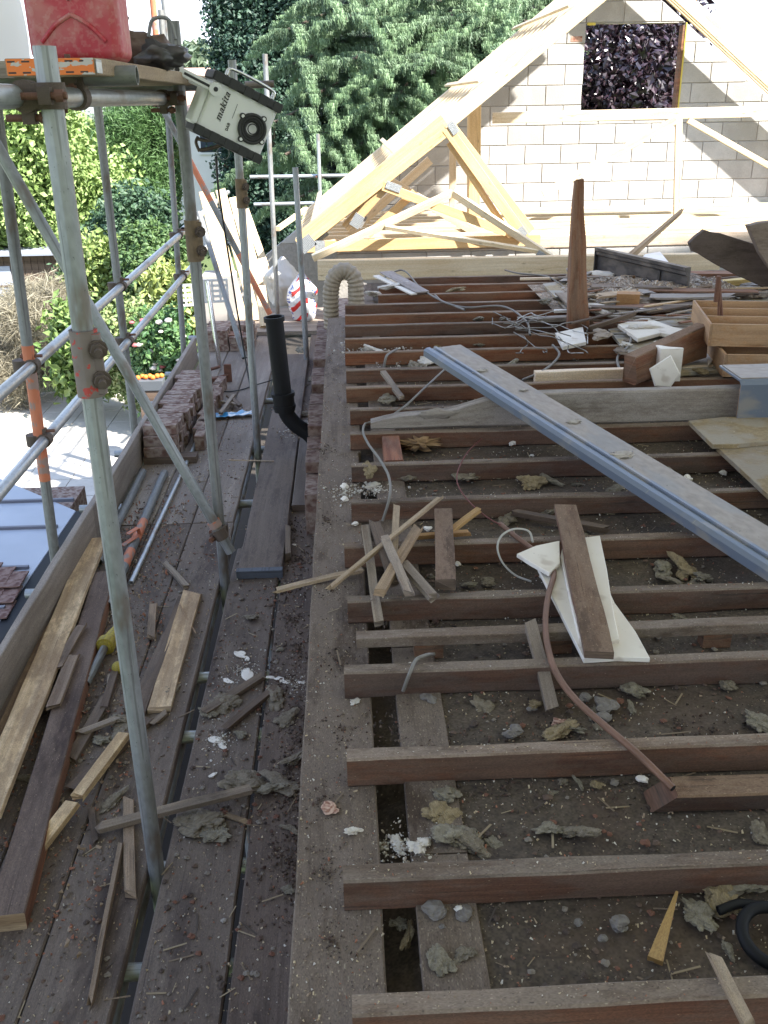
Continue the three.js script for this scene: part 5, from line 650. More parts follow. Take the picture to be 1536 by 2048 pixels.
    cl2(840, 1700, 0.006, 0.11, 500, pal, 0.001, 0.006); cl2(770, 1690, -0.03, 0.06, 120, pal, 0.001, 0.006); cl2(690, 985, 0.004, 0.13, 260, pal, 0.001, 0.007); cl2(760, 980, 0.006, 0.16, 300, pal, 0.001, 0.008); cl2(725, 695, 0.02, 0.25, 200, pal, 0.003, 0.012); cl2(800, 712, 0.02, 0.35, 260, pal, 0.003, 0.012); cl2(480, 1340, DK + 0.003, 0.16, 260, pal, 0.001, 0.005); cl2(440, 1480, DK + 0.003, 0.12, 200, pal, 0.001, 0.005); cl2(600, 860, DK + 0.045, 0.22, 320, pal, 0.002, 0.01); cl2(590, 1370, DK + 0.003, 0.16, 220, pal, 0.001, 0.005); cl2(1060, 1200, 0.006, 0.3, 160, pal, 0.001, 0.004); cl2(860, 1250, 0.006, 0.3, 200, drk, 0.002, 0.009);
    for (let i = 0; i < 14; i++) cl2(575 + 10 * (i % 3), 1000 + i * 60, DK + 0.002, 0.15, 200, drk, 0.001, 0.007); for (let i = 0; i < 10; i++) cl2(800 + 70 * i, 1450 + 40 * (i % 4), 0.005, 0.25, 160, drk, 0.001, 0.006); for (let i = 0; i < 8; i++) cl2(640 + 12 * (i % 5), 900 + 140 * i, 0.002, 0.11, 130, drk, 0.0007, 0.004);
    tag(stuffInst('plaster_grit', gg, std(1, 1, 1, { roughness: 1 }), it), 'pale plaster grit and dark soil crumbs drifted over plate and boards', 'grit', undefined, 'stuff'); }
  const im = stuffInst('sawdust', chip, std(1, 1, 1, { roughness: 1 }), items); tag(im, 'sawdust and tiny wood chips scattered over joists and boards', 'sawdust', undefined, 'stuff');
  const it2 = [], sg = beamGeo(1, 0.12, 0.06, { c: 0.01 }); sg.clearGroups(); for (let i = 0; i < 420; i++) { const left = r() < 0.45, z = -1.1 - Math.pow(r(), 1.3) * 5.5, x = left ? -1.3 + r() * 1.1 : -0.1 + r() * (1.0 - 0.4 * z), L = 0.02 + r() * 0.06; if (!left && x > 0.03 && x < 0.11) continue; it2.push([V(x, left ? DK + 0.003 : 0.006, z), new THREE.Quaternion().setFromEuler(new THREE.Euler(0, r() * 6.28, (r() - 0.5) * 0.3)), V(L, L * 0.4, L * 0.6), cs[[0, 1, 3, 3, 4][Math.floor(r() * 5)]].clone().multiplyScalar(0.6)]); }
  tag(stuffInst('wood_slivers', sg, std(1, 1, 1, { roughness: 0.95 }), it2), 'thin wood slivers scattered over the ceiling and walkway', 'splinters', undefined, 'stuff');
  const it3 = [], cl = blobGeo(3, 1, 0.4, 0.6, 1.4); for (let i = 0; i < 5200; i++) { const left = r() < 0.42, z = -1.1 - Math.pow(r(), 1.2) * 6, x = left ? (r() < 0.6 ? -0.6 + r() * 0.44 : -1.3 + r() * 0.62) : 0.1 + r() * (1.0 - 0.4 * z), s = 0.003 + r() * r() * 0.012; it3.push([V(x, (left ? DK : 0.004) + s * 0.3, z), yq(r() * 6.28), V(s, s * 0.7, s), [col(0.07, 0.05, 0.04), col(0.12, 0.08, 0.06), col(0.2, 0.17, 0.14), col(0.16, 0.075, 0.05)][Math.floor(r() * 4)]]); }
  tag(stuffInst('dirt_crumbs', cl, std(1, 1, 1, { roughness: 1 }), it3), 'dark dirt crumbs lying on the boards and ceiling', 'dirt', undefined, 'stuff');
}
// ------------------------------------------------------------------ scrap timber on the scaffold
{
  const y = DK, S = (l, p, q, y0, y1, w, h, m, o = SPL, nm = 'lath', cat = 'lath', g) => stick(nm, l, cat, p, q, y + y0, y + y1, w, h, m, o, g);
  S('long freshly sawn pale plank lying on the scrap along the toe board', [193, 1084], [-30, 1640], 0.06, 0.07, 0.105, 0.024, [tint(W.rawDirty, 1.2, 1.15, 1.05), tint(W.rawDirty, 1.2, 1.15, 1.05), W.pine], { warp: 0.006 }, 'plank', 'plank');
  S('heavy reddish joist offcut with a pale sawn end lying on the walkway', [212, 1165], [18, 1862], 0.002, 0.002, 0.1, 0.062, [tint(W.joist, 1.7, 1.35, 1.1), tint(W.scaf, 1.05, 0.95, 0.92), W.endgrain], { warp: 0.006 }, 'joist_offcut', 'timber');
  S('dark narrow plank squeezed between the toe board and the pale plank', [142, 1150], [-30, 1520], 0.01, 0.01, 0.07, 0.04, W.dark, SPL, 'plank', 'plank');
  S('brown dirt caked strip under the pale plank', [128, 1215], [-20, 1560], 0.025, 0.03, 0.08, 0.03, tint(W.rawDirty, 0.55, 0.48, 0.42), SPL, 'plank', 'plank');
  S('dirty pale plank with a split end beside the yellow tool', [386, 1186], [318, 1428], 0.002, 0.002, 0.088, 0.02, [W.rawDirty, tint(W.rawDirty, 1.05, 1, 0.92), W.endgrain], { warp: 0.006, ra: 0.05, rb: 0.02 }, 'plank', 'plank');
  S('long dark lath along the edge of the dirty pale plank', [366, 1195], [268, 1470], 0.004, 0.004, 0.04, 0.018, W.dark);
  S('second dark lath lying against the pale plank', [335, 1270], [262, 1440], 0.004, 0.004, 0.035, 0.016, tint(W.lath, 0.6, 0.55, 0.55));
  S('grey lath end pointing at the split plank', [328, 1127], [376, 1180], 0.004, 0.008, 0.03, 0.018, W.lath);
  S('short upright looking lath with a pale broken end', [307, 1206], [303, 1282], 0.01, 0.01, 0.034, 0.016, tint(W.lath, 0.95, 0.85, 0.75));
  S('thin straw coloured sliver across the dirty pale plank', [357, 1206], [394, 1272], 0.03, 0.006, 0.006, 0.005, tint(W.lath, 1.3, 1.1, 0.9));
  S('upper half of the snapped yellow batten', [248, 1476], [152, 1606], 0.03, 0.05, 0.042, 0.024, tint(W.rawDirty, 1.2, 1.15, 1.0), { warp: 0.004, rb: 0.03 });
  S('lower half of the snapped yellow batten with a grooved top', [152, 1606], [46, 1744], 0.05, 0.004, 0.045, 0.024, tint(W.rawDirty, 1.25, 1.2, 1.05), { warp: 0.004, ra: 0.03, rb: 0.015 });
  S('long grey splintered lath crossing over towards the wall plate', [188, 1664], [507, 1580], 0.02, 0.05, 0.036, 0.018, tint(W.lath, 0.85, 0.82, 0.78));
  S('notched lath lying along the board beside the scaffold pole', [258, 1594], [262, 1802], 0.006, 0.006, 0.034, 0.016, tint(W.lath, 0.95, 0.85, 0.75));
  S('short dark lath beside the notched lath', [182, 1612], [193, 1694], 0.006, 0.006, 0.022, 0.014, W.dark);
  S('long thin edge strip lying near the gap between boards', [243, 1690], [178, 2028], 0.006, 0.006, 0.014, 0.022, tint(W.lath, 0.8, 0.72, 0.65));
  S('grey lath under wool on the splashed board', [530, 1352], [402, 1434], 0.005, 0.005, 0.036, 0.018, tint(W.lath, 0.62, 0.58, 0.56));
  S('dark lath beside the wool on the splashed board', [560, 1372], [446, 1466], 0.005, 0.005, 0.03, 0.018, W.dark);
  S('small splinter of pale wood near the wool', [443, 1628], [500, 1648], 0.006, 0.006, 0.018, 0.008, tint(W.lathPale, 1.2, 1.1, 0.9));
  S('splintered grey piece lying under the yellow batten', [148, 1474], [246, 1436], 0.02, 0.03, 0.03, 0.014, W.lath);
  S('stubby grey lath end beside the scaffold pole', [300, 1456], [342, 1422], 0.006, 0.006, 0.028, 0.014, tint(W.lath, 0.7, 0.66, 0.62));
  S('dark lath beside the yellow tool', [238, 1322], [206, 1432], 0.01, 0.01, 0.03, 0.02, W.dark);
  S('thin lath between the tool and the red joist offcut', [222, 1350], [212, 1428], 0.012, 0.006, 0.018, 0.014, W.lath);
  S('dirty grey plank lying on the red joist offcut', [150, 1310], [104, 1424], 0.068, 0.066, 0.05, 0.018, tint(W.lath, 0.95, 0.85, 0.8));
  S('grey split lath leaning against the pale plank', [166, 1250], [112, 1345], 0.075, 0.075, 0.04, 0.014, tint(W.lath, 0.9, 0.8, 0.75));
  S('dark slat lying at the lower end of the scrap heap', [300, 1440], [140, 1590], 0.004, 0.004, 0.05, 0.02, W.dark);
  S('dusty wide slat under the wool near the batten', [215, 1400], [140, 1530], 0.004, 0.004, 0.045, 0.02, tint(W.lath, 0.55, 0.5, 0.48));
  S('short stub of board beside the raised scaffold board', [577, 1060], [577, 1126], 0.004, 0.004, 0.028, 0.04, tint(W.lath, 0.6, 0.55, 0.5));
  // far small pile
  S('short lath crossing in the small pile by the wrapper', [435, 805], [478, 812], 0.03, 0.03, 0.03, 0.02, W.lath, SPL, 'lath', 'lath', 'laths in the small pile by the bricks'); S('short lath crossing in the small pile by the wrapper', [440, 830], [470, 790], 0.04, 0.05, 0.03, 0.02, W.lath, SPL, 'lath', 'lath', 'laths in the small pile by the bricks'); S('short lath crossing in the small pile by the wrapper', [455, 792], [482, 815], 0.05, 0.03, 0.035, 0.02, W.dark, SPL, 'lath', 'lath', 'laths in the small pile by the bricks');
  // tubes lying on the boards
  const T = (l, p, q, r, m, y0 = r) => tag(mesh('scaffold_tube', tubeGeo(PY(...p, y + y0), PY(...q, y + y0), r), m), l, 'tube');
  T('grey scaffold tube lying next to the toe board', [286, 944], [196, 1125], 0.0242, M.galvDark);
  { const t = T('scaffold tube with orange painted lengths lying on the walkway', [329, 946], [214, 1212], 0.0242, M.galvDark), a = PY(329, 946, y + 0.0242), b = PY(214, 1212, y + 0.0242); for (const [s, e] of [[0.44, 0.58], [0.66, 0.76], [0.9, 0.97]]) mesh('paint_band', tubeGeo(a.clone().lerp(b, s), a.clone().lerp(b, e), 0.0252, 0.001), M.orange, t); }
  T('thin bright steel conduit lying on the walkway boards', [410, 846], [262, 1166], 0.0125, M.galvBright);
  { const g = mesh('orange_bracket', merge([boxG(0.12, 0.005, 0.03), boxG(0.005, 0.045, 0.03, 0.06, 0.02, 0), boxG(0.07, 0.005, 0.03, 0.025, 0.042, 0)]), M.orange); g.position.copy(PY(262, 1080, y + 0.055)); g.rotation.set(0, 0.9, 0.15); tag(g, 'bent orange steel bracket lying on the painted tube', 'bracket'); }
  // yellow tool
  { const a = PY(172, 1368, y + 0.03), b = PY(213, 1288, y + 0.05), c = PY(246, 1250, y + 0.055), t = thing('yellow_tool', 'yellow plastic capped steel tube lying among the laths', 'tool', a), L = (p) => p.clone().sub(a), yl = texMat(128, 128, 0.1, 0.1, (u, v) => { const k = fbm(u, v, 5, 5, 4, 333); return [...mix3([0.42, 0.33, 0.03], [0.2, 0.15, 0.05], ss(0.45, 0.7, k)), k]; }, { roughness: 0.6 }); const d = b.clone().sub(a).normalize(); mesh('steel_tube', tubeGeo(L(a), L(b), 0.0165, 0.003), M.galvDark, t); mesh('flange', merge([solidCyl(L(b).addScaledVector(d, -0.02), L(b).addScaledVector(d, 0.012), 0.04, 24), solidCyl(L(b).addScaledVector(d, -0.03), L(b).addScaledVector(d, -0.02), 0.03, 20)]), yl, t); mesh('handle', solidCyl(L(b).addScaledVector(d, 0.012), L(c), 0.031, 20, 0.027), yl, t); const k = mesh('hole', solidCyl(L(a).addScaledVector(d, 0.03).add(V(0, 0.0155, 0)), L(a).addScaledVector(d, 0.03).add(V(0, 0.0168, 0)), 0.006, 10), M.castIron, t); const kb = mesh('cap', new THREE.SphereGeometry(0.026, 14, 10), yl, t); kb.position.copy(L(PY(236, 1335, y + 0.03))); }
  // blue wrapper
  { const g = new THREE.PlaneGeometry(0.3, 0.11, 24, 10).rotateX(-Math.PI / 2), p = g.attributes.position; for (let i = 0; i < p.count; i++) p.setY(i, 0.02 * n3(p.getX(i) * 22, 1, p.getZ(i) * 22) + 0.008 * n3(p.getX(i) * 60, 4, p.getZ(i) * 60)); g.computeVertexNormals(); const wm = texMat(128, 64, 0.3, 0.11, (u, v) => { const k = u < 0.3 ? 1 : (fbm(u, v, 7, 5, 3, 401) > 0.56 ? 0.8 : 0); return [...mix3([0.62, 0.66, 0.68], [0.05, 0.28, 0.52], k), 0.5]; }, { roughness: 0.3 }); const uv = g.attributes.uv; for (let i = 0; i < uv.count; i++) uv.setXY(i, uv.getX(i) * 0.3, uv.getY(i) * 0.11); const m = mesh('plastic_wrapper', g, wm); m.position.copy(PY(473, 831, y + 0.012)); m.rotation.y = 0.15; tag(m, 'crumpled blue and clear plastic wrapper on the walkway', 'wrapper'); }
  tag(mesh('thin_cable', pathGeo([[435, 775, 0.01], [450, 783, 0.01], [480, 780, 0.01], [505, 772, 0.012], [545, 760, 0.03]].map(([a, b, c]) => PY(a, b, y + c)), 0.005, 6), M.cableDark), 'dark cable lying across the far walkway boards', 'cable');
  tag(mesh('hanging_cable', pathGeo([[432, 315, -5.0], [437, 380, -5.4], [446, 440, -5.7], [460, 530, -6.1], [474, 620, -6.5], [486, 690, -6.8], [498, 760, -6.7], [507, 795, -6.3]].map(([a, b, z]) => PZ(a, b, z)), 0.006, 6), M.cableDark), 'black cable hanging from the radio down to the walkway', 'cable');
}
// ------------------------------------------------------------------ bricks stacked on the walkway
{
  const bg = boxG(0.215, 0.065, 0.1025, 0, 0.0325, 0, 0.004), be = boxG(0.215, 0.1025, 0.065, 0, 0.05125, 0, 0.004), r = rng(55); const put = (x, y, z, g, l, ry = 0) => { const b = mesh('brick', g, M.bricks[Math.floor(r() * 3)]); b.position.set(x, y, z); b.rotation.y = ry + (r() - 0.5) * 0.08; tag(b, l, 'brick', 'bricks stacked on the walkway'); };
  const sup = PY(310, 930, DK).z; tag(beam('timber_bearer', V(-1.34, DK, sup - 0.06), V(-1.0, DK, sup - 0.06), 0.1, 0.045, W.dark), 'dark timber bearer under the near end of the brick stack', 'timber');
  for (let i = 0; i < 3; i++) put(-1.225, DK + 0.046 + i * 0.066, sup - 0.06 - i * 0.03, bg, 'brick in the near end column of the stack', 0.02 * i);
  for (let i = 0; i < 13; i++) { const z = sup - 0.2 - i * 0.112; put(-1.225 + (r() - 0.5) * 0.03, DK + 0.001, z, bg, 'brick in the bottom row of the long stack'); if (i > 0) put(-1.225 + (r() - 0.5) * 0.03, DK + 0.067, z, bg, 'brick in the middle row of the long stack'); put(-1.22 + (r() - 0.5) * 0.05, DK + 0.133, z + (r() - 0.5) * 0.01, bg, 'brick in the top row of the long stack'); }
  for (let i = 0; i < 9; i++) put(-1.03 + (r() - 0.5) * 0.04, DK + 0.001, sup - 0.35 - i * 0.16, be, 'loose brick standing on edge beside the long stack', 0.15 * (r() - 0.5) + 1.5);
  const z2 = PY(372, 708, DK).z; for (let k = 0; k < 3; k++) for (let i = 0; i < 4; i++) for (const dx of [0, 0.225]) if (!(dx && k === 2 && i < 2)) put(-1.215 + dx + (r() - 0.5) * 0.02, DK + 0.001 + k * 0.066, z2 - 0.1 - i * 0.112, bg, 'brick in the far three high stack');
  const hb = mesh('hollow_brick', (() => { const s = new THREE.Shape([[0, 0], [0.2, 0], [0.2, 0.14], [0, 0.14]].map((p) => new THREE.Vector2(...p))); s.holes.push(new THREE.Path().absarc(0.1, 0.07, 0.04, 0, 6.3)); return new THREE.ExtrudeGeometry(s, { depth: 0.2, bevelEnabled: false }); })(), tint(M.bricks[1], 1.2, 0.9, 0.8)); hb.position.copy(PY(448, 690, DK + 0.002)); tag(hb, 'red hollow clay block with a round hole beside the far bricks', 'block');
  tag(mesh('wood_block', boxG(0.2, 0.09, 0.1, 0, 0.045, 0, 0.004), [W.rawDirty]), 'dirty wood block in front of the hollow clay block', 'block').position.copy(PY(467, 712, DK + 0.002)); scene.children.at(-1).rotation.y = 0.3;
  { const t = thing('rusty_clamp', 'rusty red iron clamp lying beside the far bricks', 'clamp', PY(443, 765, DK)); mesh('plate', boxG(0.06, 0.15, 0.02, 0.06, 0.08, 0), M.rust, t); mesh('bar', merge([solidCyl(V(-0.12, 0.03, 0.05), V(0.06, 0.06, 0), 0.016, 8), solidCyl(V(-0.1, 0.11, 0.0), V(0.0, 0.14, 0.02), 0.014, 8)]), M.rust, t); mesh('jaw', boxG(0.09, 0.05, 0.06, -0.06, 0.03, 0.03), M.rust, t); }
  // chrome strip and white grid tray
  { const a = PY(440, 735, DK + 0.02), b = PZ(414, 562, a.z - 0.1); tag(mesh('chrome_tube', tubeGeo(a, b, 0.02, 0.003), new THREE.MeshStandardMaterial({ color: col(0.75, 0.76, 0.8), metalness: 0.95, roughness: 0.18 })), 'shiny chrome tube leaning beside the far brick stack', 'tube'); }
  { const z = -9.1, c = PZ(425, 582, z), t = thing('grid_tray', 'white plastic grid tray hanging on the scaffold by the brick stack', 'tray', c), pl = std(0.62, 0.62, 0.6, { roughness: 0.5 }); for (let i = 0; i < 5; i++) mesh('bar', boxG(0.3, 0.022, 0.02, 0, -0.1 + i * 0.05, 0), pl, t); for (let i = 0; i < 5; i++) mesh('upright', boxG(0.02, 0.22, 0.018, -0.14 + i * 0.07, 0, 0.004), pl, t); t.rotation.y = 0.1; const d = PZ(385, 590, z - 0.6); const t2 = t.clone(); t2.position.copy(d); tag(t2, 'white plastic grid tray half hidden behind the scaffold pole', 'tray'); t2.name = 'grid_tray_001'; }
  tag(mesh('bent_sheet', boxG(0.34, 0.5, 0.3, 0, 0.25, 0, 0.02), std(0.34, 0.31, 0.28)), 'grey crumpled rubble sack behind the chrome tube', 'sack').position.copy(PY(440, 655, DK + 0.05)).add(V(0, 0, -0.3)); { const m = scene.children.at(-1), p = m.geometry.attributes.position; }
}
// ------------------------------------------------------------------ new studs leaning at the far end
{
  const G = 'new studs leaning at the far end'; const L = [['pale stud with a dark end leaning leftmost in the bunch', 470, 648, 406, 384, 0.09], ['pale stud leaning second in the bunch', 488, 646, 418, 388, 0.09], ['yellow stud with a squared top leaning in the middle of the bunch', 512, 640, 440, 380, 0.1], ['orange edged stud leaning towards the trusses', 545, 575, 490, 420, 0.09], ['sunlit wide stud leaning behind the scaffold pole', 530, 620, 468, 395, 0.12], ['short sunlit stud at the foot of the bunch', 548, 600, 520, 520, 0.1], ['stubby new offcut standing at the foot of the bunch', 530, 655, 520, 575, 0.1]];
  for (const [l, bx, by, tx, ty, w] of L) { const a = PY(bx, by, DK + 0.045), b = PZ(tx, ty, a.z - 0.25); tag(beam('timber_stud', a, b, w, 0.045, [W.pine, W.pine, tint(W.pine, 0.8, 0.75, 0.6)], { up: V(0.25, 0, 1) }), l, 'stud', G); }
  tag(beam('timber_stud', PZ(556, 462, -11.2), PZ(612, 422, -12.4), 0.05, 0.05, W.pine), 'thin new batten poking out beyond the truss heel', 'stud');
}
// ------------------------------------------------------------------ plastic bags by the duct
{
  const bagGeo = (seed) => { const g = new THREE.SphereGeometry(1, 48, 40), p = g.attributes.position; for (let i = 0; i < p.count; i++) { const x = p.getX(i), y = p.getY(i), z = p.getZ(i); let k = 1 + 0.35 * (n3(x * 2 + seed, y * 2, z * 2) - 0.5) + 0.22 * (Math.abs(n3(x * 5 + seed, y * 3, z * 5) * 2 - 1) - 0.4); const ta = y > 0.2 ? lerp(1, 0.45, ss(0.2, 1, y)) : 1; p.setXYZ(i, x * k * ta, y < -0.75 ? -0.75 : y, z * k * ta); } g.computeVertexNormals(); return g; };
  const pm = texMat(256, 256, 1, 1, (u, v) => { const q = v + 0.06 * Math.sin(u * 19), a = (u * 3) % 1; let c = [0.72, 0.72, 0.72]; if (Math.abs(((q * 5.5) % 1) - 0.5) < 0.17 && a > 0.25 && a < 0.8 && v > 0.2 && v < 0.85) c = [0.62, 0.03, 0.025]; if (a < 0.25 && vn(u * 40, v * 70, 40, 70, 3) > 0.62 && v > 0.15) c = [0.04, 0.08, 0.36]; return [...c, fbm(u, v, 9, 9, 3, 433)]; }, { roughness: 0.35, bump: 0.01 });
  const a = PY(607, 640, DK + 0.045), b = mesh('carrier_bag', bagGeo(3), pm); b.scale.set(0.17, 0.28, 0.15); b.position.copy(a).add(V(0, 0.75 * 0.28, -0.05)); b.rotation.y = 2.3; tag(b, 'full white carrier bag with red and blue print beside the duct', 'bag');
  const c = PY(568, 615, DK + 0.045), d = mesh('rubble_sack', bagGeo(9), new THREE.MeshPhysicalMaterial({ color: col(0.62, 0.6, 0.56), roughness: 0.5, transmission: 0.25, thickness: 0 })); d.scale.set(0.2, 0.3, 0.2); d.position.copy(c).add(V(0, 0.225, -0.2)); tag(d, 'clear plastic sack slumped next to the printed carrier bag', 'bag');
}
// ------------------------------------------------------------------ upper lift: boards, fuel can, bag, radio
{
  const zn = -2.5, top = PZ(100, 116, zn).y, xa = PZ(11, 128, zn).x, xb = PZ(190, 128, zn).x;
  const b = beam('upper_board', V((xa + xb) / 2, top - 0.038, zn), V((xa + xb) / 2 + 0.03, top - 0.038, -5.6), xb - xa, 0.038, tint(W.scafPale, 1.35, 1.2, 0.95), { warp: 0.004 }); tag(b, 'scaffold board with an orange tagged metal end, carrying the red fuel can', 'board');
  const tg = texMat(256, 64, 0.22, 0.034, (u, v) => { let c = [0.75, 0.19, 0.035]; const d = (u * 6.5) % 1; if ((Math.abs(v - 0.15) < 0.06 || Math.abs(v - 0.85) < 0.06) && d > 0.3 && d < 0.85) c = [0.03, 0.02, 0.02]; if (fbm(u, v, 9, 3, 4, 451) > 0.63) c = [0.5, 0.46, 0.42]; return [...c, 0.5]; }, { roughness: 0.6 });
  const e = mesh('end_band', boxG(0.003, 0.036, xb - xa - 0.004), tg, b); e.position.set(-0.003, 0.019, 0); const sd = mesh('side_band', boxG(0.05, 0.03, 0.003), M.galvBright, b); sd.position.set(0.025, 0.019, (xb - xa) / 2 + 0.003);
  { const g2 = e.geometry, p = g2.attributes.position, uv = g2.attributes.uv; for (let i = 0; i < p.count; i++) uv.setXY(i, p.getZ(i) + 0.11, p.getY(i) + 0.017); }
  const b2 = beam('upper_board', V(xa - 0.125, top - 0.038, -2.6), V(xa - 0.1, top - 0.038, -5.6), 0.225, 0.038, W.scafPale, { warp: 0.004 }); tag(b2, 'scaffold board beside the orange tagged one on the upper lift', 'board');
  // fuel can
  const zc = -2.92, x0 = PZ(68, 60, zc).x, x1 = PZ(251, 60, zc).x, w = x1 - x0, t = thing('fuel_can', 'dusty red plastic fuel can standing on the upper scaffold board', 'fuel can', V((x0 + x1) / 2, top + 0.002, zc)), red = texMat(512, 512, 0.4, 0.4, (u, v) => { const k = fbm(u, v, 5, 5, 5, 461), f = fbm(u, v, 40, 40, 3, 465); let c = mix3([0.36, 0.02, 0.03], [0.45, 0.04, 0.055], k); c = mix3(c, [0.48, 0.24, 0.2], 0.55 * ss(0.42, 0.7, fbm(u, v, 4, 4, 4, 469)) + 0.25 * ss(0.5, 0.7, f)); return [...c, f]; }, { roughness: 0.5, bump: 0.0006 });
  mesh('body', (() => { const g = new RoundedBoxGeometry(w, 0.34, 0.16, 5, 0.028); boxUV(g); g.translate(0, 0.17, 0); const p = g.attributes.position; return g; })(), red, t);
  const emb = [[[-0.085, 0.05], [0.0, 0.115]], [[0.085, 0.05], [0.0, 0.115]], [[-0.07, 0.2], [0.0, 0.15]], [[0.07, 0.2], [0.0, 0.15]]].map(([a, c]) => pathGeo([V(a[0], a[1], 0.08), V((a[0] + c[0]) / 2, (a[1] + c[1]) / 2 + 0.008, 0.081), V(c[0], c[1], 0.08)], 0.006, 8)); mesh('embossed_ribs', merge(emb), red, t);
  mesh('handle', pathGeo([V(-0.08, 0.33, 0), V(-0.07, 0.39, 0), V(0.03, 0.39, 0), V(0.05, 0.335, 0)], 0.014, 10), red, t); mesh('cap', solidCyl(V(0.09, 0.33, 0), V(0.1, 0.375, 0), 0.026, 18), M.castIron, t);
  // brown leather tool bag behind it
  const bp = V(PZ(288, 110, -3.55).x, top, -3.55), tb = thing('tool_bag', 'brown leather tool belt heaped behind the red fuel can', 'tool belt', bp), lea = texMat(256, 256, 0.3, 0.3, (u, v) => { const k = fbm(u, v, 7, 7, 4, 481); return [...mix3([0.075, 0.045, 0.03], [0.17, 0.11, 0.08], k), k]; }, { roughness: 0.6, bump: 0.002 });
  const bl = mesh('pouch', smoothBlob(31, 4, 0.3, 0.7, 1.6), lea, tb); bl.scale.set(0.14, 0.1, 0.12); bl.position.set(-0.02, 0.055, 0); const b3 = mesh('pouch', smoothBlob(32, 4, 0.3, 0.7, 1.6), M.black, tb); b3.scale.set(0.09, 0.07, 0.1); b3.position.set(0.07, 0.04, 0.08); const hm = mesh('hammer_loop', pathGeo([V(0.03, 0.1, 0.05), V(0.05, 0.15, 0.05), V(0.1, 0.15, 0.05), V(0.12, 0.09, 0.06)], 0.006), M.galvDark, tb); const kn = mesh('tool_handle', solidCyl(V(-0.1, 0.08, 0.02), V(-0.05, 0.17, 0.02), 0.022, 14), lea, tb);
}
{
  // radio hung by its carrying arm
  const font = await new FontLoader().loadAsync('fonts/droid/droid_serif_bold.typeface.json'), sans = await new FontLoader().loadAsync('fonts/droid/droid_sans_bold.typeface.json');
  const z = p2.at(0).z + 0.16, c = PZ(468, 234, z), t = thing('site_radio', 'white and black building site radio hanging tilted from the scaffold pole', 'radio', c); t.rotation.set(0.06, 0.34, -0.46, 'YXZ');
  const wh = texMat(256, 256, 0.3, 0.3, (u, v) => { const k = fbm(u, v, 6, 6, 4, 501); return [...mix3([0.66, 0.67, 0.68], [0.74, 0.74, 0.73], k), k]; }, { roughness: 0.42, bump: 0.0002 }), bk = std(0.022, 0.022, 0.024, { roughness: 0.55 }), gr = std(0.03, 0.03, 0.032, { roughness: 0.7 });
  const BW = 0.262, BH = 0.172, BD = 0.13; const body = mesh('body', boxUV(new RoundedBoxGeometry(BW, BH + 0.02, BD, 4, 0.012)), wh, t);
  const bump = (y) => { const parts = [boxG(BW + 0.022, 0.034, BD + 0.018, 0, y * 0.98, 0, 0.007)]; for (let i = 0; i < 5; i++) parts.push(boxG(0.034, 0.035, 0.004, -0.12 + i * 0.06, y * 0.98, BD / 2 + 0.0095, 0.0015)); return merge(parts); };
  mesh('top_bumper', bump(0.102), bk, t); mesh('bottom_bumper', bump(-0.102), bk, t);
  const sp = mesh('speaker', merge([tubeGeo(V(0.062, -0.012, BD / 2 - 0.004), V(0.062, -0.012, BD / 2 + 0.01), 0.056, 0.012, 40), new THREE.TorusGeometry(0.05, 0.006, 10, 40).translate(0.062, -0.012, BD / 2 + 0.009)]), bk, t);
  mesh('cone', new THREE.LatheGeometry([[0.001, -0.018], [0.016, -0.018], [0.017, -0.012], [0.03, -0.004], [0.036, 0.002], [0.042, 0.003], [0.046, 0]].map((p) => new THREE.Vector2(...p)), 36).rotateX(Math.PI / 2).translate(0.062, -0.012, BD / 2 + 0.009), gr, sp);
  mesh('grille', merge([new THREE.TorusGeometry(0.018, 0.0022, 8, 30), new THREE.TorusGeometry(0.03, 0.0022, 8, 30), new THREE.TorusGeometry(0.04, 0.0022, 8, 30)].map((g) => g.translate(0.062, -0.012, BD / 2 + 0.012))), bk, sp);
  for (let i = 0; i < 4; i++) { const a = Math.PI / 4 + i * Math.PI / 2 + 0.3, q = V(0.062 + Math.cos(a) * 0.058, -0.012 + Math.sin(a) * 0.058, BD / 2); const s = mesh('screw_lug', solidCyl(q, q.clone().add(V(0, 0, 0.012)), 0.0105, 16), bk, sp); mesh('screw', solidCyl(q.clone().add(V(0, 0, 0.012)), q.clone().add(V(0, 0, 0.0135)), 0.0062, 12), wh, s); }
  const tx = new TextGeometry('makita', { font, size: 0.0215, depth: 0.0012, curveSegments: 4 }); tx.computeBoundingBox(); tx.translate(-tx.boundingBox.max.x / 2, 0, 0); tx.applyMatrix4(new THREE.Matrix4().makeShear(0, 0, 0.28, 0, 0, 0)); tx.rotateZ(Math.PI / 2); tx.translate(-0.058, 0.012, BD / 2 + 0.0006); mesh('brand_lettering', tx, bk, t);
  const t2 = new TextGeometry('DAB', { font: sans, size: 0.011, depth: 0.001, curveSegments: 3 }); t2.rotateZ(Math.PI / 2); t2.translate(-0.02, -0.06, BD / 2 + 0.0006); mesh('small_lettering', t2, bk, t); mesh('line_mark', boxG(0.0016, 0.055, 0.001, -0.021, 0.005 + 0.012, BD / 2 + 0.0008, 0.0003), gr, t);
  const ch = new THREE.MeshStandardMaterial({ color: col(0.8, 0.8, 0.82), metalness: 0.9, roughness: 0.25 }); for (const dz of [0.02, 0.05]) mesh('roll_bar', pathGeo([V(-0.09, 0.12, dz), V(-0.088, 0.142, dz), V(-0.075, 0.147, dz), V(0.085, 0.147, dz), V(0.098, 0.142, dz), V(0.1, 0.12, dz)], 0.0045, 8, false, 60), ch, t);
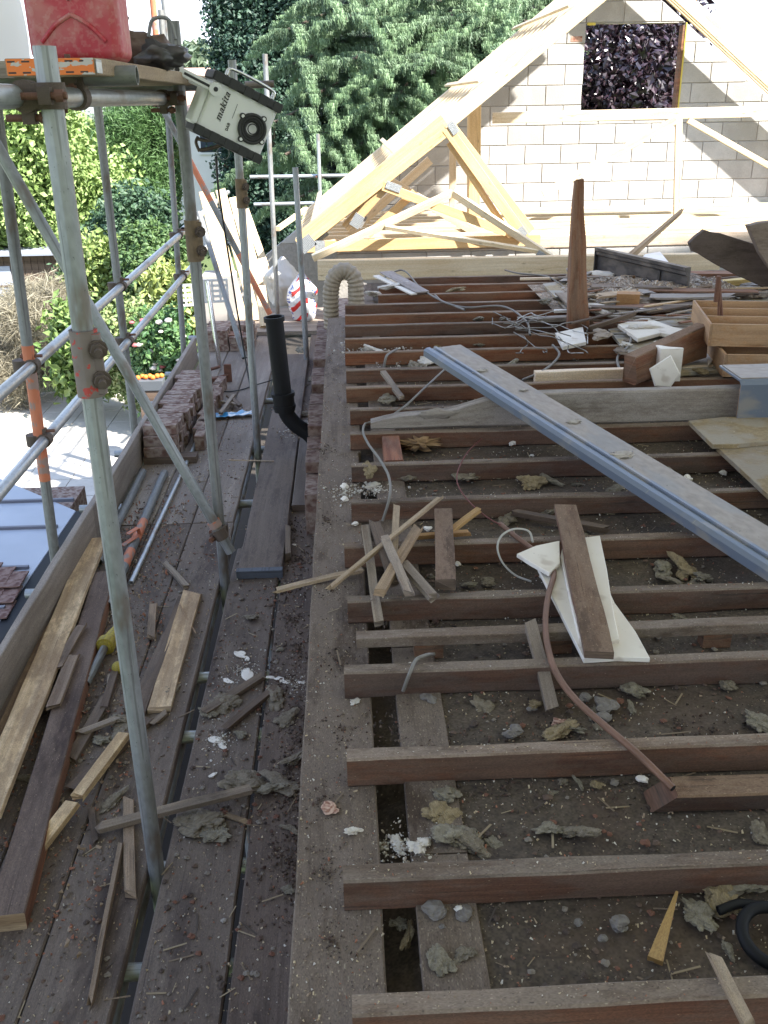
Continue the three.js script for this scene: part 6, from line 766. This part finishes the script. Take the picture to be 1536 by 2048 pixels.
  // carrying arm out to the left
  const arm = mesh('carrying_arm', merge([boxG(0.155, 0.03, 0.012, -0.19, 0.055, BD / 2 - 0.0, 0.004), solidCyl(V(-0.117, 0.055, BD / 2 - 0.008), V(-0.117, 0.055, BD / 2 + 0.012), 0.024, 24), solidCyl(V(-0.268, 0.055, BD / 2 - 0.008), V(-0.268, 0.055, BD / 2 + 0.01), 0.022, 24)]), wh, t); mesh('arm_slot', boxG(0.1, 0.009, 0.003, -0.19, 0.055, BD / 2 + 0.006, 0.001), gr, arm); for (const x of [-0.117, -0.268]) mesh('pivot', solidCyl(V(x, 0.055, BD / 2 + 0.009), V(x, 0.055, BD / 2 + 0.0135), 0.0085, 14), gr, arm); mesh('rear_arm', boxG(0.17, 0.03, 0.012, -0.19, 0.055, -BD / 2, 0.004), wh, arm); mesh('grip', solidCyl(V(-0.268, 0.055, -BD / 2 - 0.01), V(-0.268, 0.055, BD / 2), 0.014, 16), bk, arm);
  mesh('side_panel', boxG(0.03, BH * 0.8, BD * 0.8, -BW / 2 - 0.012, -0.02, 0, 0.01), wh, t);
  // shelf bracket below: plier-like clip and hanging ring
  const cl = thing('hook_clip', 'small steel clip with a wire ring hanging below the radio', 'clip', PZ(430, 300, z)); mesh('jaw', pathGeo([V(-0.06, 0.0, 0), V(0.0, 0.01, 0), V(0.06, 0.035, 0)], 0.007), M.coupler, cl); mesh('jaw', pathGeo([V(-0.06, 0.04, 0), V(-0.02, 0.035, 0.01), V(0.05, 0.055, 0.01)], 0.006), M.coupler, cl); mesh('wire_ring', new THREE.TorusGeometry(0.024, 0.0018, 6, 24).translate(0.03, -0.012, 0), M.galv, cl); mesh('back_bar', pathGeo([V(-0.06, -0.005, 0), V(-0.07, 0.03, 0), V(-0.06, 0.05, 0)], 0.006), M.coupler, cl);
}
// ------------------------------------------------------------------ garden and background
const leafM = (o = {}) => new THREE.MeshPhysicalMaterial({ color: col(1, 1, 1), roughness: 0.6, transmission: 0.25, thickness: 0, side: THREE.DoubleSide, ...o });
const leafGeo = (n, spread, len, wid, seed) => { const r = rng(seed), pos = []; for (let i = 0; i < n; i++) { const q = rq(r), o = V(r() - 0.5, r() - 0.5, r() - 0.5).multiplyScalar(spread), l = len * (0.7 + 0.6 * r()), w = wid * (0.7 + 0.6 * r()); const P = [V(-w, 0, 0.12 * w), V(0, l * 0.35, 0), V(0, -l, 0), V(w, 0, 0.12 * w)]; P[1].set(0, l, 0); const mid = V(0, 0, -0.25 * w); const T = [[P[0], mid, P[1]], [mid, P[3], P[1]], [P[0], P[2], mid], [mid, P[2], P[3]]]; for (const tr of T) for (const p of tr) { const v = p.clone().applyQuaternion(q).add(o); pos.push(v.x, v.y, v.z); } } const g = new THREE.BufferGeometry(); g.setAttribute('position', new THREE.Float32BufferAttribute(pos, 3)); g.computeVertexNormals(); return g; };
const LG = { broad: leafGeo(16, 0.5, 0.075, 0.045, 1), small: leafGeo(22, 0.36, 0.034, 0.02, 2), feather: leafGeo(34, 0.34, 0.06, 0.009, 3), grass: leafGeo(18, 0.3, 0.12, 0.004, 4), big: leafGeo(9, 0.5, 0.12, 0.085, 5) };
const bark = texMat(256, 256, 0.5, 0.5, (u, v) => { const b = fbm(u, v, 12, 4, 4, 601); return [...mix3([0.05, 0.036, 0.026], [0.12, 0.09, 0.07], b), b]; }, { bump: 0.01, roughness: 1 });
function trunk(t, h, r, n = 5, sd = 1) { const rr = rng(sd), g = [solidCyl(V(0, 0, 0), V(0, h, 0), r, 10, r * 0.25)]; for (let i = 0; i < n; i++) { const y = h * (0.3 + 0.6 * i / n), a = rr() * 6.28, l = h * 0.28 * (0.6 + rr() * 0.5); g.push(solidCyl(V(0, y, 0), V(Math.cos(a) * l, y + l * 0.6, Math.sin(a) * l), r * 0.35, 6, r * 0.1)); } return mesh('trunk', merge(g), bark, t); }
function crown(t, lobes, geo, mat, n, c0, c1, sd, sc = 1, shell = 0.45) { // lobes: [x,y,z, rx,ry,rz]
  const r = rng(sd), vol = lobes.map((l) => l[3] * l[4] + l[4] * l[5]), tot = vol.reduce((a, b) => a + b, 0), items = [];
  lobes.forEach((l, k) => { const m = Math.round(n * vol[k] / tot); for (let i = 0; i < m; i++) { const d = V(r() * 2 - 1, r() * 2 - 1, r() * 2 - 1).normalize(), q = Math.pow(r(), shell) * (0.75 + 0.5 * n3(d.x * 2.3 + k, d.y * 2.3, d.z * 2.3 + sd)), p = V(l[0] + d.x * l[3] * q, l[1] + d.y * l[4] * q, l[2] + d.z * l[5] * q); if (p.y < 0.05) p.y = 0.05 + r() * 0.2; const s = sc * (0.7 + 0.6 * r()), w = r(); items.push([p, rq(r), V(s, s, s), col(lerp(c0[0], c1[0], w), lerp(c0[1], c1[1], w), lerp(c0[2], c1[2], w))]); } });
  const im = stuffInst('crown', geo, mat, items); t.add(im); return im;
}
const lm = leafM(), lmGloss = leafM({ roughness: 0.28, transmission: 0.1 });
const at = (px, py, z) => { const p = PZ(px, py, z); return V(p.x, GY, p.z); };
const Hy = (px, py, z) => PZ(px, py, z).y - GY;
function lobesIn(x0, x1, y0, y1, d, n, sd) { const r = rng(sd), o = []; for (let i = 0; i < n; i++) { const s = 0.22 + 0.2 * r(); o.push([lerp(x0, x1, 0.15 + 0.7 * r()), lerp(y0, y1, 0.12 + 0.75 * r()), (r() - 0.5) * d, (x1 - x0) * s, (y1 - y0) * s * 0.8, d * 0.35]); } return o; }
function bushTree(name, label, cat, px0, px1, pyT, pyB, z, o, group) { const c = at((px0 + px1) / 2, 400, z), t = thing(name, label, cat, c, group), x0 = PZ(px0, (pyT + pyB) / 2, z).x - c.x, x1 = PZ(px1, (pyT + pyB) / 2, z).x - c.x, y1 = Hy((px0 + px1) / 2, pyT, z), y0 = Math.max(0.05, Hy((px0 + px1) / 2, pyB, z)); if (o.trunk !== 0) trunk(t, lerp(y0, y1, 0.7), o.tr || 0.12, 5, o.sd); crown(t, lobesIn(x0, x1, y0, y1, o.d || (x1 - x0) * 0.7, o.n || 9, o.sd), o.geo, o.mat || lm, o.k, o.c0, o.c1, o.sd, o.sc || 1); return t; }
bushTree('broadleaf_tree', 'bright yellow green broadleaf tree beside the shed', 'tree', -160, 185, 150, 545, -22, { geo: LG.broad, k: 6000, c0: [0.15, 0.24, 0.05], c1: [0.34, 0.45, 0.16], sd: 11, n: 14, sc: 1.05 });
bushTree('feathery_conifer', 'soft green feathery conifer behind the middle scaffold pole', 'tree', 165, 345, 190, 470, -25, { geo: LG.feather, k: 3000, c0: [0.05, 0.12, 0.03], c1: [0.10, 0.20, 0.05], sd: 12, n: 11, sc: 1.3 });
bushTree('broadleaf_tree', 'light leafy tree between the conifer and the white house', 'tree', 275, 350, 205, 430, -28, { geo: LG.broad, k: 1500, c0: [0.12, 0.20, 0.04], c1: [0.24, 0.32, 0.10], sd: 13, n: 8 });
bushTree('dark_shrub', 'dark blue green shrub in front of the feathery conifer', 'shrub', 165, 345, 380, 610, -20, { geo: LG.small, k: 3400, c0: [0.028, 0.075, 0.035], c1: [0.07, 0.14, 0.065], sd: 14, n: 10, sc: 1.5 });
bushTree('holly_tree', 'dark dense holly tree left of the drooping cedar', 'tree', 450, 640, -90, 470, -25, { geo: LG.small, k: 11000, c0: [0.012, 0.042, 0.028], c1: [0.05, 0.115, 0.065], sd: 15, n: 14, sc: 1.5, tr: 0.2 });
bushTree('dark_backdrop_tree', 'evergreen coloured dark as shade behind the cedar', 'tree', 600, 1180, -140, 420, -31, { geo: LG.small, k: 7000, c0: [0.006, 0.017, 0.011], c1: [0.016, 0.042, 0.022], sd: 16, n: 18, sc: 2.8, tr: 0.3, d: 4 });  // leaf colour near black, painted as shade between the cedar sprays
bushTree('copper_beech', 'dark purple copper beech seen through the gable window', 'tree', 1070, 1385, -40, 420, -19.5, { geo: LG.small, k: 5600, c0: [0.014, 0.009, 0.013], c1: [0.05, 0.026, 0.034], sd: 17, n: 16, sc: 2.0, mat: lmGloss, tr: 0.25, d: 4 });
bushTree('distant_tree', 'small pale distant tree above the white house', 'tree', 365, 415, 108, 150, -70, { geo: LG.big, k: 500, c0: [0.16, 0.22, 0.14], c1: [0.24, 0.3, 0.2], sd: 18, n: 5, sc: 2.4, d: 2 });
// shrubs and flowers in the beds
bushTree('twiggy_bush', 'grey brown twiggy bush by the path', 'bush', -60, 145, 575, 770, -15.5, { geo: LG.grass, k: 2200, c0: [0.19, 0.165, 0.11], c1: [0.34, 0.31, 0.22], sd: 21, n: 7, trunk: 0, sc: 1.2 });
bushTree('yellow_shrub', 'golden yellow leaved shrub behind the scaffold rails', 'shrub', 318, 400, 545, 670, -16, { geo: LG.broad, k: 900, c0: [0.22, 0.28, 0.06], c1: [0.38, 0.43, 0.14], sd: 22, n: 6, trunk: 0 });
bushTree('green_shrub', 'tall green shrub between the two guard rails', 'shrub', 275, 352, 480, 600, -18, { geo: LG.small, k: 1400, c0: [0.05, 0.11, 0.03], c1: [0.11, 0.19, 0.05], sd: 23, n: 6, trunk: 0, sc: 1.4 });
bushTree('leafy_bush', 'fresh green leafy bush beside the stone path', 'bush', 128, 215, 640, 775, -14.5, { geo: LG.broad, k: 800, c0: [0.09, 0.17, 0.03], c1: [0.19, 0.27, 0.07], sd: 24, n: 6, trunk: 0 });
bushTree('leafy_bush', 'small yellowish green bush behind the outer scaffold pole', 'bush', 150, 240, 490, 640, -19, { geo: LG.broad, k: 900, c0: [0.16, 0.24, 0.05], c1: [0.28, 0.35, 0.11], sd: 25, n: 6, trunk: 0 });
bushTree('flower_bed', 'flowering plants with pale blooms below the guard rail', 'flowers', 215, 300, 640, 790, -14, { geo: LG.small, k: 1300, c0: [0.10, 0.18, 0.04], c1: [0.3, 0.34, 0.14], sd: 26, n: 8, trunk: 0, sc: 1.2 });
bushTree('flower_bed', 'green foliage plants behind the stacked bricks', 'flowers', 300, 372, 640, 800, -13.5, { geo: LG.small, k: 1500, c0: [0.04, 0.12, 0.035], c1: [0.12, 0.22, 0.06], sd: 27, n: 8, trunk: 0, sc: 1.2 });
{ const r = rng(87); for (let i = 0; i < 18; i++) { const px = 215 + r() * 155, py = 640 + r() * 110, t = mesh('flower', new THREE.IcosahedronGeometry(0.035 + r() * 0.03, 1), i % 3 ? std(0.75, 0.68, 0.62) : std(0.45, 0.12, 0.12)); t.position.copy(PZ(px, py, -13.1)); t.scale.y = 0.6; tag(t, i % 3 ? 'small pale bloom in the flower bed' : 'small red bloom in the flower bed', 'flower', i % 3 ? 'pale blooms' : 'red blooms'); } 
  const pz = -12.2, tr = thing('plant_trough', 'dark trough of orange marigolds below the toe board', 'plant pot', PZ(301, 768, pz)); mesh('trough', boxG(0.36, 0.14, 0.2, 0, 0, 0, 0.01), std(0.08, 0.09, 0.1), tr); const st = PZ(301, 768, pz).y - GY - 0.07; mesh('stand', boxG(0.3, st, 0.16, 0, -0.07 - st / 2, 0), W.dark, tr); for (let i = 0; i < 7; i++) { const f = mesh('marigold', new THREE.IcosahedronGeometry(0.034, 1), std(0.75, 0.2, 0.03), tr); f.position.set(-0.15 + i * 0.05, 0.09 + 0.02 * r(), (r() - 0.5) * 0.1); } }
// drooping cedar
{
  const z = -19.5, c = at(880, 300, z), t = thing('drooping_cedar', 'large cedar with drooping branch tips painted sunlit pale behind the roof trusses', 'tree', c); const H = Hy(880, -160, z); mesh('trunk', solidCyl(V(0, 0, 0), V(0, H + 2, 0), 0.28, 12, 0.1), bark, t);
  const sg = (() => { const r = rng(5), pos = []; for (let i = 0; i < 46; i++) { const x = (r() - 0.5) * 0.26, zz = (r() - 0.5) * 0.2, l = 0.06 + 0.22 * r() * r(), w = 0.005 + 0.005 * r(), a = r() * 3.14, dx = Math.cos(a) * w, dz = Math.sin(a) * w, sx = (r() - 0.5) * 0.05; const n = 3; for (let k = 0; k < n; k++) { const y0 = 0.03 - l * k / n, y1 = 0.03 - l * (k + 1) / n, s0 = 1 - 0.2 * k, s1 = k === n - 1 ? 0.1 : 1.15 - 0.2 * k; const A = [x - dx * s0 + sx * k, y0, zz - dz * s0], B = [x + dx * s0 + sx * k, y0, zz + dz * s0], C = [x - dx * s1 + sx * (k + 1), y1, zz - dz * s1], D = [x + dx * s1 + sx * (k + 1), y1, zz + dz * s1]; pos.push(...A, ...C, ...B, ...B, ...C, ...D); } for (let k = 0; k < 4; k++) { const yy = 0.02 - l * r(), b = r() * 6.28, e = 0.02; pos.push(x, yy, zz, x + Math.cos(b) * e, yy - 0.02, zz + Math.sin(b) * e, x + Math.cos(b + 0.25) * e, yy - 0.035, zz + Math.sin(b + 0.25) * e); } } const g = new THREE.BufferGeometry(); g.setAttribute('position', new THREE.Float32BufferAttribute(pos, 3)); g.computeVertexNormals(); return g; })();
  const r = rng(321), items = [], limbs = [], br = [];
  // limbs: layered fans of drooping sprays; tip pixel, how far the tip stands out from the trunk plane, fan width
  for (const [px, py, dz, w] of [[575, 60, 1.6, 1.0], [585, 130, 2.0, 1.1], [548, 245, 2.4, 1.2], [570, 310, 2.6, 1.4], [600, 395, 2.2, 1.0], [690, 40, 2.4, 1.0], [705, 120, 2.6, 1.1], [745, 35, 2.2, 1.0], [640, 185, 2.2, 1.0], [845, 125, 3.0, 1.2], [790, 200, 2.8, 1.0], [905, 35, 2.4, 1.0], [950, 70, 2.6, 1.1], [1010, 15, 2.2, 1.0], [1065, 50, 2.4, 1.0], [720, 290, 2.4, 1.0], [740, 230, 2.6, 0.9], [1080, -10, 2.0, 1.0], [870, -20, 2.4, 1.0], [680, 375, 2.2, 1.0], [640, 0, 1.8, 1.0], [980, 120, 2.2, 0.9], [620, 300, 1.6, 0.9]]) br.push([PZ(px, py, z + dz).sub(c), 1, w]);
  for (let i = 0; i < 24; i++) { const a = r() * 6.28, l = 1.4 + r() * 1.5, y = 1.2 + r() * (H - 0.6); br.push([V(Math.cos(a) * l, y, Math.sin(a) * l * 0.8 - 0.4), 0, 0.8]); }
  for (const [tip, lit, fw] of br) {
    const d = Math.hypot(tip.x, tip.z), s = V(0, tip.y + d * 0.05, 0), m1 = V(tip.x * 0.55, tip.y + d * 0.13, tip.z * 0.55), cv = new THREE.CatmullRomCurve3([s, m1, tip]); limbs.push(new THREE.TubeGeometry(cv, 10, 0.028, 5));
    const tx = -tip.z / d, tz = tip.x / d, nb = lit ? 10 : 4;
    for (let b = 0; b < nb; b++) { const k = lit ? 0.45 + 0.55 * b / (nb - 1) : 0.3 + 0.7 * b / nb, p0 = cv.getPoint(Math.min(1, k)), sd = b % 2 ? 1 : -1, len = fw * (0.35 + 0.6 * Math.sin(Math.min(1, k) * 2.3)) * (0.8 + 0.6 * r()), out = 0.25 + 0.3 * r(); const m = Math.round(len * 17); for (let i = 0; i < m; i++) { const q = (i + 0.5) / m, p = p0.clone(); p.x += tx * sd * len * q + tip.x / d * len * q * out; p.z += tz * sd * len * q + tip.z / d * len * q * out; p.y += 0.06 * q - 0.55 * len * q * q + (r() - 0.5) * 0.06; const s2 = (0.62 + 0.4 * r()) * (1.1 - 0.3 * q), e = lit ? clamp(0.35 + 0.5 * q + 0.3 * (r() - 0.5)) : 0.35 * r(); items.push([p, yq(r() * 6.28), V(s2, s2 * (0.5 + 0.75 * r()), s2), col(lerp(0.012, 0.27, e), lerp(0.04, 0.40, e), lerp(0.026, 0.20, e))]); } }  // sunlight and shade put into spray colours: outer ones pale, filler dark
  }
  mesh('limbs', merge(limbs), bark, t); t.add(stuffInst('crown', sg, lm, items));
}
// neighbouring house, shed, low extension roof
{
  const z = -34, a = PZ(285, 300, z), b = PZ(560, 300, z), yR = PZ(400, 128, z).y, yE = PZ(400, 215, z).y, w = b.x - a.x, t = thing('neighbour_house', 'white rendered house with a pale tiled roof beyond the garden', 'house', V((a.x + b.x) / 2, GY, z)); const ren = texMat(128, 128, 2, 2, (u, v) => { const k = fbm(u, v, 7, 7, 4, 701); return [...mix3([0.66, 0.64, 0.6], [0.74, 0.72, 0.69], k), k]; }, { roughness: 0.95 });
  mesh('wall', boxG(w, yE - GY, 7, 0, (yE - GY) / 2, -3.5), ren, t); const rf = mesh('roof', (() => { const g = profileGeo([[0.4, yE - GY - 0.1], [-3.5, yR - GY], [-7.4, yE - GY - 0.1], [-7.4, yE - GY - 0.25], [-3.5, yR - GY - 0.18], [0.4, yE - GY - 0.25]].map(([zz, y]) => [-zz, y]), w + 0.6); g.rotateY(Math.PI / 2); g.translate(-w / 2 - 0.3, 0, 0); return g; })(), std(0.42, 0.27, 0.2), t);
  for (const x of [-w * 0.3, w * 0.02, w * 0.3]) { const f = mesh('window', boxG(1.0, 1.2, 0.1, x, 3.6 > yE - GY - 0.8 ? yE - GY - 1.2 : 3.6, 0.0), std(0.7, 0.7, 0.7), t); mesh('pane', boxG(0.86, 1.06, 0.02, x, 3.6 > yE - GY - 0.8 ? yE - GY - 1.2 : 3.6, 0.05), std(0.05, 0.06, 0.08, { roughness: 0.1 }), f); }
  const zs = -20.5, s0 = PZ(-60, 600, zs), s1 = PZ(128, 600, zs), ye = PZ(60, 512, zs).y, sh = thing('garden_shed', 'dark brown board shed with a grey roof under the bright tree', 'shed', V((s0.x + s1.x) / 2, GY, zs)), ww = s1.x - s0.x; const hh = ye - GY; for (let i = 0; i < 14; i++) { const bw = ww / 14; mesh('board', boxG(bw - 0.008, hh, 0.03, -ww / 2 + bw * (i + 0.5), hh / 2, 0.0 + 0.006 * (i % 2)), W.dark, sh); } mesh('back_wall', boxG(ww, hh, 1.6, 0, hh / 2, -0.85), W.dark, sh); const ro = mesh('roof', boxG(ww + 0.2, 0.05, 2.1, 0, hh + 0.06, -0.8), std(0.25, 0.27, 0.32), sh); const pn = mesh('grey_panel', boxG(ww * 0.42, 0.62, 0.03, -ww * 0.22, hh - 0.5, 0.04), std(0.34, 0.37, 0.45), sh); mesh('window_bar', boxG(ww * 0.42, 0.04, 0.02, -ww * 0.22, hh - 0.6, 0.06), W.dark, sh);
  // low extension
  const ry = -1.5, Q = (x, y) => PY(x, y, ry), pts = [[152, 1022], [0, 957], [-160, 890], [-420, 1010], [-420, 1330], [-60, 1330]].map(([x, y]) => Q(x, y)), cc = V(-2.6, GY, -6), ex = thing('extension_roof', 'low grey sheet metal roof with seams beyond the toe board', 'roof', cc); const leadSkySheen = texMat(256, 256, 2, 2, (u, v) => { const k = fbm(u, v, 7, 7, 4, 721); return [...mix3([0.30, 0.325, 0.37], [0.40, 0.425, 0.47], k), k]; }, { roughness: 0.45, bump: 0.001 });  // pale bluish sheet colour has the sky reflection painted in
  const g = slabGeo(pts.map((p) => [p.x - cc.x, p.z - cc.z]), 0.04, 0.004); const m = mesh('sheet', g, leadSkySheen, ex); m.position.y = ry - GY - 0.04;
  for (const [a2, b2] of [[[-200, 1013], [141, 1013]], [[-250, 1068], [98, 1083]], [[-300, 1150], [50, 1150]], [[-300, 1230], [5, 1228]]]) { const p = Q(...a2).sub(cc), q = Q(...b2).sub(cc); q.z = p.z; p.y = q.y = ry - GY - 0.002; beam('seam', p, q, 0.03, 0.03, tint(leadSkySheen, 0.35, 0.33, 0.35), {}, ex); }
  const ga = Q(152, 1022).sub(cc), gb = Q(-60, 1330).sub(cc); ga.y = gb.y = ry - GY - 0.07; ga.x += 0.05; gb.x += 0.05; beam('gutter', ga, gb, 0.1, 0.07, M.castIron, {}, ex); const ea = ga.clone(), eb = gb.clone(); mesh('wall', boxG(2.4, ry - GY - 0.1, 4.4, ga.x - 1.4, (ry - GY) / 2 - 0.06, (ga.z + gb.z) / 2 + 0.2), M.bricks[1], ex);
  const tg = boxG(0.165, 0.012, 0.26, 0, 0.006, 0, 0.003); for (let i = 0; i < 9; i++) { const p = Q(-25 + (i % 3) * 26 - Math.floor(i / 3) * 14, 1150 + Math.floor(i / 3) * 27 + (i % 3) * 9), q = mesh('roof_tile', tg, tint(M.bricks[0], 0.75, 0.62, 0.62)); q.position.set(p.x, ry + 0.002 + 0.014 * (2 - Math.floor(i / 3)), p.z); q.rotation.set(-0.05, 0.06, 0); tag(q, 'brown clay roof tile lying on the low metal roof', 'roof tile', 'roof tiles on the low roof'); }
}
renderer.render(scene, camera);
